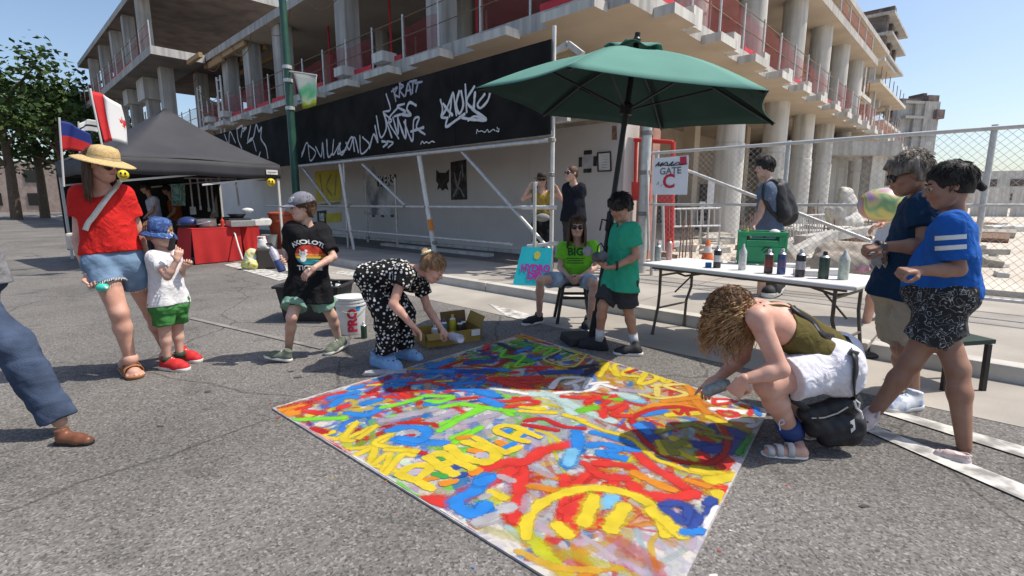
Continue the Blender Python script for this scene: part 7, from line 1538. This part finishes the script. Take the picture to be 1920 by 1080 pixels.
# ================================================================== SITE BEYOND THE FENCE
q = P(1592, 500, 7.6)*V3(1, 1, 0)+UP*.2; t = thing('concrete_block', 'weathered grey-brown concrete block behind the fence', 'block', q); D = SDF(.04); D.cap(q+V3(-.32, 0, .18), q+V3(.42, -.25, .20), .24, .26); D.cap(q+V3(-.3, .1, .36), q+V3(.4, -.2, .34), .16, .18); D.noise(.014, 9); D.cut(q+UP*.0, -UP); sobj('block', D, .018, M('weathered_block', (.30, .25, .20), (.42, .36, .30), sc=5, rough=.95, bump=.5, bsc=30), t)
for i, (p0, p1, Y0, w) in enumerate(((((1440, 500), (1560, 440)), None, 8.2, .22), (((1395, 520), (1500, 470)), None, 7.8, .16), (((1470, 455), (1500, 495)), None, 7.9, .10), (((1500, 450), (1660, 428)), None, 9.5, .25))):
    mb = MB(); mb.beam(P(*p0[0], Y0), P(*p0[1], Y0+1.0), w, .16); o = mb.build('beam', m_conc, None); tag(o, ('long grey concrete beam lying inside the site fence', 'shorter grey beam tilted behind the green crate', 'dark steel angle jutting beside the lying beam', 'pale slab edge under the balcony side of the site')[i], 'beam')
rr = random.Random(21); n_bar = 0
m_bar = M('white_barrier_metal', (.60, .60, .60), (.50, .50, .50), sc=10, rough=.5)
for j, (x0, x1, y0, y1, Y0) in enumerate(((1446, 1500, 402, 452, 12), (1505, 1545, 404, 448, 13), (1255, 1350, 392, 425, 11.5))):
    t = thing('crowd_barrier', ('pale steel barrier behind the backpack man', 'second pale steel barrier by the slender column', 'low steel barrier behind the GATE C sign')[j], 'barrier', P((x0+x1)/2, y1, Y0), 'steel barriers on the building site')
    for yy in (y0, y1): mb = MB(); mb.tube([P(x0, yy, Y0), P(x1, yy-2, Y0+.4)], .025, 6); mb.build('barrier_rail', m_bar, t)
    k = 9
    for i in range(k+1): x = x0+(x1-x0)*i/k; mb = MB(); mb.tube([P(x, y0, Y0+.4*i/k), P(x, y1, Y0+.4*i/k)], .014, 5); mb.build('barrier_bar', m_bar, t)
    for x in (x0, x1): mb = MB(); q = P(x, y1, Y0); mb.tube([q, V3(q[0], q[1], .2)], .02, 5); mb.build('barrier_foot', m_bar, t)
for (px0, py0, px1, py1, lab, m_) in ((1328, 337, 1337, 390, 'narrow white banner sign deep in the site', m_paper), (1312, 378, 1322, 388, 'small white notice low on a site column', m_paper)):
    a_, b_2 = P(px0, py0, 14), P(px1, py1, 14); mb = MB(); mb.box((a_+b_2)/2, abs(b_2[0]-a_[0]), .02, abs(a_[2]-b_2[2])); t = thing('site_notice', lab, 'notice', (a_+b_2)/2*V3(1, 1, 0)); mb.build('sheet', m_, t); mb = MB(); mb.tube([V3((a_+b_2)[0]/2, 14.03, .2), V3((a_+b_2)[0]/2, 14.03, a_[2])], .03, 6); mb.build('stake', m_galv, t)
m_deb = [m_conc_l, m_conc, m_dirt, m_capw, m_rust, m_galv]
mbr = [MB() for _ in m_deb]
for i in range(260):
    Y0 = rr.uniform(7.6, 26); px = rr.uniform(1230, 1900); q = P(px, 400, Y0)*V3(1, 1, 0)
    if (q-C0)@DL > .5 and Y0 > 14 and px < 1330: continue
    if (q-C0)@DN < -.7: continue
    s = rr.uniform(.08, .35)*(1 if Y0 < 14 else 1.7); k = rr.randrange(len(m_deb)); L = s*rr.uniform(1, 4) if k >= 3 else s*rr.uniform(1, 2)
    mbr[k].box(q+UP*(.2+s*.18), L, s*.8, s*.45, (math.cos(i), math.sin(i), 0), None, (rr.uniform(-.3, .3), rr.uniform(-.3, .3), 1))
for k, mb in enumerate(mbr): tag(mb.build('site_rubble', m_deb[k]), kind='stuff')
for i, (px, Y0, h) in enumerate(((1402, 10, .9), (1420, 11, 1.0), (1560, 10, .8), (1640, 13, 1.1), (1290, 9.6, .9), (1528, 15, 1.2))):
    q = P(px, 400, Y0)*V3(1, 1, 0)+UP*.2; t = thing('rebar_bundle', ('rusty rebar sticking up left of the backpack man', 'rusty rebar behind the backpack man', 'rusty rebar behind the concrete block', 'rusty rebar stack far along the fence', 'rusty rebar under the GATE C sign', 'rusty rebar by the thin columns')[i], 'rebar', q, 'rebar on the building site')
    for k in range(5): mb = MB(); a_ = q+V3(.12*math.cos(k*1.3), .12*math.sin(k*1.3), 0); mb.tube([a_, a_+V3(.05*math.sin(k), .04, h*(.7+.08*k))], .014, 5); mb.build('bar', m_rust, t)

# ================================================================== BLACK CANOPY STALL
m_tent = M('black_canopy_cloth', (.040, .040, .046), (.052, .052, .060), sc=1.5, rough=.75, bump=.1, bsc=12)
TA = V3(-5.72, 12.62, 0); tu = nrm(V3(-.60, -.80, 0)); tv = nrm(V3(-.80, .60, 0)); TW, TD = 3.55, 3.3
def TT(u, v, z): return TA+tu*u+tv*v+UP*z
tent = thing('canopy_tent', 'black pop-up canopy tent over the red-clothed food stall', 'tent', TT(TW/2, TD/2, 0)); EZ, PZ = 2.24, 3.50
cn = [(0, 0), (TW, 0), (TW, TD), (0, TD)]; apex = TT(TW/2, TD/2, PZ)
for i in range(4):
    A = TT(*cn[i], EZ); B = TT(*cn[(i+1) % 4], EZ)
    V, F = grid(lambda u, v: (A*(1-u)+B*u)*(1-v)+apex*v-UP*(.16*math.sin(math.pi*v)*(.55+.45*math.sin(math.pi*u))+.02*math.sin(9*u)*(1-v)), 10, 8); o = obj('roof_panel', V, F, m_tent, tent, True); md = o.modifiers.new('solid', 'SOLIDIFY'); md.thickness = .006
    n_ = nrm(np.cross(B-A, UP)); V, F = grid(lambda u, v: A*(1-u)+B*u-UP*(.32*v+.03*v*abs(math.sin(6*u)))+n_*.015*math.sin(14*u)*v, 24, 3); o = obj('valance', V, F, m_tent, tent, True); md = o.modifiers.new('solid', 'SOLIDIFY'); md.thickness = .006
m_tleg = M('pale_tent_leg', (.62, .60, .57), None, rough=.5)
for u, v in cn: mb = MB(); mb.box(TT(u+(.05 if u == 0 else -.05), v+(.05 if v == 0 else -.05), 1.13), .05, .05, 2.22, tu); mb.build('leg', m_tleg, tent)
for v in (0.08, TD-.08): mb = MB(); mb.beam(TT(.05, v, 1.95), TT(TW/2, v, 1.72), .025, .04); mb.beam(TT(TW/2, v, 1.95), TT(TW-.05, v, 1.72), .025, .04); mb.build('truss', m_tleg, tent)
q = TT(.22, -.012, 2.06); mb = MB(); mb.box(q, .28, .11, .012, tu, UP, np.cross(tu, UP)); mb.build('white_label', m_whiter, tent)
p_ = Paint(); p_.add([q-tv*.012+tu*x for x in (.1, .05, 0, -.05, -.1)], .02, -tv, 0, (.2, .2, .22), .8); p_.build('print_mark', m_tag, tent)
m_smile = M('yellow_lantern', (.80, .60, .03), None, rough=.5)
for k, (px, py, Y0, lab) in enumerate(((231, 328, 9.9, 'yellow smiley lantern by the face of the woman in the straw hat'), (508, 342, 12.3, 'yellow smiley lantern at the tent corner nearest the barrel'))):
    q = P(px, py, Y0); t = thing('smiley_lantern', lab, 'lantern', q, 'smiley lanterns on the tent'); mb = MB(); mb.sphere(q, .095, 18, 12); mb.build('globe', m_smile, t, True); vd = nrm(O-q); X_ = nrm(np.cross(vd, UP))*-1
    for e in (-1, 1): mb = MB(); mb.sphere(q+vd*.086+X_*e*.034+UP*.028, .018, 8, 6, (1, 1, 1.6)); mb.build('eye', m_blackp, t)
    mb = MB(); mb.tube([q+vd*(.090 if abs(a) < .6 else .083)+X_*.055*math.sin(a)-UP*(.042*math.cos(a)-.0) for a in np.linspace(-1.2, 1.2, 9)], .009, 6); mb.build('smile', m_blackp, t); mb = MB(); mb.tube([q+UP*.11, q+UP*.22], .006, 5); mb.build('cord', m_blackp, t)
# stall tables with red cloth
m_redcl = M('red_tablecloth', (.50, .025, .025), (.42, .018, .02), sc=2, rough=.8, bump=.15, bsc=10)
rq0, rq1 = G(366, 497), G(456, 489)
st1 = thing('stall_table', 'stall table draped to the ground in a bright red cloth under the black tent', 'table', (rq0+rq1)/2); td = nrm(rq1-rq0); tn = np.cross(UP, td)
def drape(A, B, w, h, par_, fl=.10):
    d = nrm(B-A); n_ = np.cross(UP, d); L = np.linalg.norm(B-A)
    V, F = grid(lambda u, v: A+d*(L*u)+n_*(.10*(1-v)*1.0)+UP*(h*v)-n_*(fl*(1-v))-n_*.020*math.sin(19*u+1)*(1-v), 30, 8); o = obj('cloth_front', V, F, m_redcl, par_, True)
    for s_, q in ((0, A), (1, B)):
        V, F = grid(lambda u, v: q+n_*(w*u)+UP*(h*v)+d*((-1 if s_ == 0 else 1)*(fl*.8*(1-v)+.015*math.sin(9*u)*(1-v))), 8, 6); obj('cloth_side', V, F, m_redcl, par_, True)
    mb = MB(); mb.box((A+B)/2+n_*w/2+UP*(h+.012), L, w, .024, d); bevel(mb.build('cloth_top', m_redcl, par_), .008)
drape(rq0+UP*.02, rq1+UP*.02, .75, .74, st1)
st2 = thing('stall_table', 'second red-clothed stall table set back by the tent leg', 'table', rq1+td*.9); drape(rq1+td*.12+tn*.35+UP*.02, rq1+td*.60+tn*.35+UP*.02, .7, .74, st2)
mb = MB(); mb.tube([P(432, 424, 11.6), P(441, 440, 11.35), P(447, 462, 11.2), P(455, 486, 11.1)], .018, 6); tag(mb.build('cable', m_whiter), 'pale cable hanging down the front of the red tablecloth', 'cable')
def stall(px, py, Yd): return P(px, py, Yd)
zt_ = .79; SP = lambda s_, d_: rq0+td*s_+tn*d_+UP*zt_
m_steel = M('dull_steel', (.42, .41, .40), (.52, .51, .50), sc=9, rough=.35, metal=.7)
t = thing('steel_pot', 'round steel pot on the red stall table', 'pot', SP(.42, .3)); mb = MB(); mb.lathe(SP(.42, .3), [(.19, 0), (.2, .02), (.2, .17), (.21, .18), (.19, .18), (.18, .02)], 22, cap=False); shade_auto(mb.build('pot', m_steel, t)); mb = MB(); mb.box(SP(.42, .3)-UP*.0+V3(0, 0, .01), .45, .42, .0199, td); mb.build('burner', m_blackp, t)
t = thing('black_pan', 'black frying pan with tilted lid on the red stall table', 'pan', SP(.05, .3)); mb = MB(); mb.lathe(SP(.05, .3), [(.15, 0), (.22, .07), (.21, .075), (.14, .01)], 20, cap=False); mb.build('pan', m_blackp, t); mb = MB(); mb.tube([SP(.2, .2)+UP*.07, SP(.45, .05)+UP*.12], .014, 8); mb.build('handle', m_steel, t)
t = thing('gas_stove', 'black camping stove at the middle of the stall', 'stove', SP(1.1, .35)); mb = MB(); mb.box(SP(1.1, .35)+UP*.09, .5, .4, .18, td); bevel(mb.build('stove_body', m_blackp, t), .02); mb = MB(); mb.lathe(SP(1.12, .35)+UP*.18, [(.12, 0), (.2, .1), (.19, .1)], 18); mb.build('wok', m_blackp, t); mb = MB(); mb.sphere(SP(1.35, .3)+UP*.36, .10, 12, 8, (1.4, 1, .6)); mb.build('paper_tray', m_whiter, t, True)
t = thing('steel_tray', 'pale steel tray on the set-back stall table', 'tray', SP(1.2, .1)); mb = MB(); mb.box(SP(1.05, .05)+UP*.07, .55, .3, .14, td); bevel(mb.build('tray', m_steel, t), .02)
t = thing('white_carton', 'white food carton on the second red table', 'carton', SP(1.62, .5)); mb = MB(); mb.box(SP(1.62, .5)+UP*.06, .55, .34, .15, td); bevel(mb.build('carton', m_whiter, t), .02)
t = thing('paper_roll', 'white paper roll on the second red table edge', 'paper roll', SP(1.9, .45)); mb = MB(); mb.lathe(SP(1.86, .36)+UP*.08, [(.03, 0), (.085, .002), (.085, .3), (.03, .302)], 18, tn); mb.build('roll', m_whiter, t)
t = thing('plate_stack', 'short pile of white plates beside the stove', 'plates', SP(.8, .35)); mb = MB(); mb.lathe(SP(.82, .35), [(.12, 0), (.13, .05), (.1, .055)], 18); mb.build('plates', m_whiter, t)
t = thing('toppings_bowl', 'dark blue mixing bowl beside the steel pot', 'bowl', SP(.2, .5)); mb = MB(); mb.sphere(SP(.15, .55)+UP*.10, .17, 14, 10, (1.3, 1, .8)); mb.build('bowl', M('navy_bowl', (.03, .05, .16), None, rough=.4), t, True)
t = thing('sauce_bottle', 'red sauce bottle in the stall clutter', 'bottle', SP(.72, .2)); mb = MB(); mb.lathe(SP(.72, .2), [(.04, 0), (.04, .14), (.012, .18), (.01, .22)], 12); mb.build('bottle', m_pr, t)
# hanging utensils and teal painting at the back of the stall
zr = 1.98; mb = MB(); A, B = P(345, 334, 13.0), P(460, 336, 14.2); mb.tube([A, B], .02, 6); rk_ = thing('utensil_rail', 'rail across the stall hung with long steel utensils', 'rail', (A+B)/2); mb.build('rail', m_galv, rk_)
for i, (px, y1, hd_) in enumerate(((356, 395, 1), (370, 390, 0), (386, 393, 0), (395, 395, 0), (442, 382, 0))):
    q = P(px, 336, 13.2+i*.2); q2 = P(px+6, y1, 13.2+i*.2); t = thing('spatula', ('long flat spatula hanging at the left of the stall rail', 'steel ladle handle second on the stall rail', 'steel skewer in the middle of the stall rail', 'steel fork beside the skewer on the stall rail', 'steel spoon hanging at the right of the stall rail')[i], 'utensil', q, 'utensils hung on the stall rail'); mb = MB(); mb.tube([q, q2], .022, 6); mb.build('handle', m_galv, t)
    mb = MB(); mb.box(q2, .14 if hd_ else .06, .01, .20 if hd_ else .1, (1, .3, 0)); mb.build('blade', m_galv, t)
q = [P(x, y, 13.0) for x, y in ((320, 345), (346, 345), (347, 386), (322, 386))]; t = thing('teal_painting', 'teal and yellow abstract painting hung in the stall', 'painting', q[3]); mb = MB(); mb.quad(q[3], q[2], q[1], q[0], .02); mb.build('panel', multi_mat('teal_swirl', [(.02, .16, .20), (.05, .36, .38), (.50, .60, .50), (.03, .22, .28), (.55, .55, .12), (.03, .2, .25)], 3.0, .6, 2, 2.5), t)
q = [P(x, y, 13.6) for x, y in ((302, 346), (315, 346), (316, 370), (303, 370))]; t = thing('orange_poster', 'small orange poster beside the teal painting', 'poster', q[3]); mb = MB(); mb.quad(q[3], q[2], q[1], q[0], .02); mb.build('panel', multi_mat('orange_print', [(.5, .08, .03), (.6, .22, .05), (.2, .04, .03), (.55, .4, .2)], 4), t)
m_bk = M('stall_backdrop', (.018, .017, .018), (.03, .028, .028), sc=2); mb = MB(); mb.box(TT(TW/2, TD+.02, 1.1), TW, .03, 1.75, tu); tag(mb.build('backdrop_cloth', m_bk), 'dark cloth closing the back of the black canopy stall', 'cloth')
for i in range(3):
    q = TT(.5+.8*i, 1.9, 0); t = thing('supply_crate', ('dark supply crate deep under the tent nearest the barrel', 'dark supply crate at the middle of the stall back', 'dark supply crate behind the bending vendor')[i], 'crate', q, 'supply crates in the stall'); mb = MB(); mb.box(q+UP*.45, .6, .5, .9, tu); bevel(mb.build('crate_body', m_bk, t), .02); mb = MB(); mb.box(q+UP*.93, .5, .4, .05, tu); mb.build('lid', m_blackp, t)
# barrel
q = G(536, 474); br = thing('water_barrel', 'orange-red plastic drum standing at the tent corner', 'drum', q); m_bar2 = M('orange_drum_plastic', (.46, .085, .03), (.40, .07, .03), sc=4, rough=.45)
mb = MB(); mb.lathe(q, [(.28, 0), (.31, .03), (.33, .35), (.34, .36), (.34, .40), (.335, .41), (.36, .80), (.38, .81), (.38, .86), (.36, .87), (.35, 1.0), (.37, 1.01), (.37, 1.06), (.30, 1.09), (.05, 1.10)], 28); shade_auto(mb.build('drum_body', m_bar2, br), 35)
mb = MB(); mb.lathe(q+UP*1.09, [(.10, 0), (.12, .07), (.05, .09)], 14); mb.build('white_lid', m_whiter, br)
# bin
q = G(508, 478); t = thing('grey_bin', 'pale grey plastic bin between the red table and the drum', 'bin', q); mb = MB(); mb.lathe(q, [(.15, 0), (.19, .5), (.2, .52), (.18, .52), (.14, .02)], 18, cap=False); shade_auto(mb.build('bin_body', M('pale_grey_plastic', (.36, .40, .40), None, rough=.5), t))
# generator / yellow bag
q = G(485, 505)+V3(0, .15, 0); t = thing('generator', 'small dark boxy generator on the road before the red table', 'generator', q); mb = MB(); mb.box(q+V3(.10, 0, .21), .34, .32, .40, (.9, .4, 0)); bevel(mb.build('generator_body', M('dark_brown_plastic', (.05, .04, .036), None, rough=.5), t), .03); mb = MB(); mb.tube([q+V3(.0, 0, .42), q+V3(.05, .02, .50), q+V3(.2, .05, .50), q+V3(.24, .06, .42)], .02, 8); mb.build('handle', m_blackp, t); mb = MB(); mb.tube([q+V3(.18, .05, .46), q+V3(.3, 0, .30), q+V3(.42, -.05, .14)], .016, 6); mb.build('hose', m_gun, t)
q2 = q+V3(-.16, -.14, 0); t = thing('yellow_bag', 'yellow fabric bag slumped against the generator', 'bag', q2); D = SDF(.05); D.cap(q2+UP*.12, q2+V3(.03, .02, .32), .15, .11); D.cap(q2+V3(-.08, 0, .1), q2+V3(.08, -.04, .1), .11); D.noise(.014, 18); D.cut(q2+UP*.005, -UP); sobj('bag', D, .016, multi_mat('yellow_print_nylon', [(.62, .54, .05), (.66, .58, .06), (.60, .60, .50), (.60, .52, .05), (.10, .10, .08)], 8), t)
q3 = q+V3(.02, .05, .42); t = thing('white_jug', 'white plastic jug with a red label sitting on the generator', 'jug', q3); D = SDF(.03); D.cap(q3+UP*.05, q3+UP*.13, .10, .085); D.cap(q3+V3(.06, 0, .02), q3+V3(.16, 0, -.06), .05, .04); D.cut(q3+UP*-.10, -UP); sobj('jug_body', D, .012, m_whiter, t); mb = MB(); mb.box(q3+V3(-.01, -.0, .20), .13, .12, .07); bevel(mb.build('jug_top', m_whiter, t), .015); mb = MB(); mb.box(q3+V3(-.02, -.062, .20), .06, .006, .035); mb.build('red_label', m_pr, t)
# flags
def flag(label, Y0, hoist, fly, mats, pole, f_, name='flag', nu=24, nv=12):
    t = thing(name, label, 'flag', P(*pole[1], Y0)); A, B = P(*hoist[0], Y0), P(*hoist[1], Y0); Cc, Dd = P(*fly[0], Y0+.25), P(*fly[1], Y0+.25)
    def f(u, v): return (A*(1-v)+B*v)*(1-u)+(Cc*(1-v)+Dd*v)*u+V3(0, .09*math.sin(7*u+2*v)*u, .05*math.sin(math.pi*u))
    V, F = grid(f, nu, nv); mids = [f_(((i % nu)+.5)/nu, ((i//nu)+.5)/nv) for i in range(len(F))]; o = obj('cloth', V, F, mats, t, True, mids=mids); md = o.modifiers.new('solid', 'SOLIDIFY'); md.thickness = .004
    mb = MB(); mb.tube([P(*pole[0], Y0), P(*pole[1], Y0)], .018, 8); mb.build('flagpole', m_tleg, t); return t, f
m_fr, m_fw = M('flag_red', (.60, .03, .03), (.52, .02, .025), sc=3, rough=.8), M('flag_white', (.72, .71, .70), None, rough=.8)
ft, ff = flag('red and white national flag with a red leaf flying over the straw hat', 9.2, ((171, 171), (196, 268)), ((222, 196), (236, 272)), [m_fr, m_fw], ((169, 166), (204, 330)), lambda u, v: 0 if u < .47 else 1, 'national_flag')
leaf = [(0, -.5), (.03, -.22), (.26, -.26), (.22, -.16), (.46, .04), (.38, .08), (.42, .24), (.28, .20), (.24, .28), (.12, .14), (.16, .42), (.08, .38), (0, .52)]; leaf = leaf+[(-x, y) for x, y in leaf[-2:0:-1]]
V = [ff(.93+x*.26, .47-y*.42) + V3(0, -.012, 0) for x, y in leaf if True]; V = [v for v in V]; c_ = ff(.93, .47)+V3(0, -.012, 0); obj('leaf_emblem', [c_]+V, [(0, i+1, (i+1) % len(V)+1) for i in range(len(V))], m_fr, ft)
flag('blue over red flag at the left behind the straw hat', 9.9, ((112, 226), (116, 282)), ((164, 250), (168, 292)), [M('flag_blue', (.02, .04, .20), None, rough=.8), m_fr], ((111, 220), (120, 350)), lambda u, v: 0 if v < .5 else 1)
flag('white flag with dark stripes among the distant trees', 12.5, ((148, 232), (150, 252)), ((180, 226), (180, 248)), [m_fw, m_blackp], ((147, 228), (152, 350)), lambda u, v: 1 if .40 < v < .58 else 0)
# white boxes on the tent top edge
t = thing('white_sign_letters', 'small white plates fixed on the ladder frame above the tent', 'sign', PB(258, 222, .1))
for x in (255, 263): mb = MB(); q = PB(265+ (x-255)*1.0, 220, .05); mb.box(q, .38, .03, .75, DL); mb.build('plate', m_whiter, t)

# ================================================================== TREES
m_bark = M('bark', (.10, .075, .05), (.15, .11, .08), sc=8, rough=.95); m_leaf = [M('leaf_green', (.045, .085, .022), (.085, .13, .035), sc=.6, rough=.7, spec=.2), M('leaf_dark', (.03, .062, .02), (.06, .095, .03), sc=.6, rough=.7, spec=.2)]
def tree(label, base_, h, r, seed, name='broadleaf_tree'):
    rr = random.Random(seed); t = thing(name, label, 'tree', base_, 'trees beyond the stalls'); b_ = np.asarray(base_, float); mb = MB(); mb.tube([b_, b_+V3(.1, 0, h*.3), b_+V3(-.1, .1, h*.6), b_+V3(0, 0, h*.85)], [h*.03, h*.024, h*.016, h*.006], 8); tips = []
    for k in range(9):
        z = h*rr.uniform(.3, .7); a = k*2.4; e = b_+V3(math.cos(a)*r*rr.uniform(.5, .95), math.sin(a)*r*rr.uniform(.5, .95), z+h*rr.uniform(.1, .3)); mb.tube([b_+UP*z, (b_+UP*z)*.5+e*.5+UP*.2, e], [h*.011, h*.008, h*.003], 6); tips.append(e)
    mb.build('trunk', m_bark, t); tips += [b_+UP*h*.85]
    lm = [MB(), MB()]
    for k in range(2600):
        c = tips[rr.randrange(len(tips))]; d = nrm(V3(rr.gauss(0, 1), rr.gauss(0, 1), rr.gauss(0, .8))); p = c+d*r*.42*rr.random()**.5*(1+.25*math.sin(k)); s = h*.018*rr.uniform(.6, 1.5)
        x = nrm(V3(rr.gauss(0, 1), rr.gauss(0, 1), rr.gauss(0, .6))); y = nrm(np.cross(x, V3(rr.gauss(0, 1), rr.gauss(0, 1), rr.gauss(0, 1)))); lm[k % 2].add([p-x*s, p+y*s*.6, p+x*s, p-y*s*.6], [(0, 1, 2, 3)])
    for i in (0, 1): tag(lm[i].build('crown', m_leaf[i], t), kind='stuff')
    return t
for i, (px, Y0, h, r) in enumerate(((160, 46, 10.6, 4.2), (196, 54, 11, 4.5), (128, 42, 11, 4.4), (238, 62, 10.5, 4.4), (268, 70, 10.5, 4.6), (84, 44, 12, 4.6), (30, 40, 12.5, 5))):
    q = P(px, 400, Y0)*V3(1, 1, 0); tree(('green broadleaf tree behind the striped flag', 'green tree just right of the striped flag', 'broadleaf tree left of the striped flag', 'far tree seen beneath the end of the concrete frame', 'farthest tree beneath the end of the concrete frame', 'tall tree at the left street end', 'leftmost tall tree of the street')[i], q, h, r, 40+i)
# pedestrians' stalls far left: a second canopy and low buildings beyond
t = thing('far_building', 'low pale brick building at the end of the street behind the trees', 'building', V3(-60, 75, 0)); mb = MB(); mb.box(V3(-62, 78, 3.5), 60, 8, 7, (1, .35, 0)); mb.build('wall', M('far_brick', (.34, .25, .2), (.42, .33, .28), sc=2, rough=.9), t)
for i in range(12):
    q = V3(-62, 78, 0)+nrm(V3(1, .35, 0))*(-26+i*4.7)+nrm(V3(.35, -1, 0))*4.05
    for z in (1.8, 5.0): mb = MB(); mb.box(q+UP*z, 1.8, .1, 1.7, (1, .35, 0)); mb.build('window', m_shade, t)
print('strokes', NS)
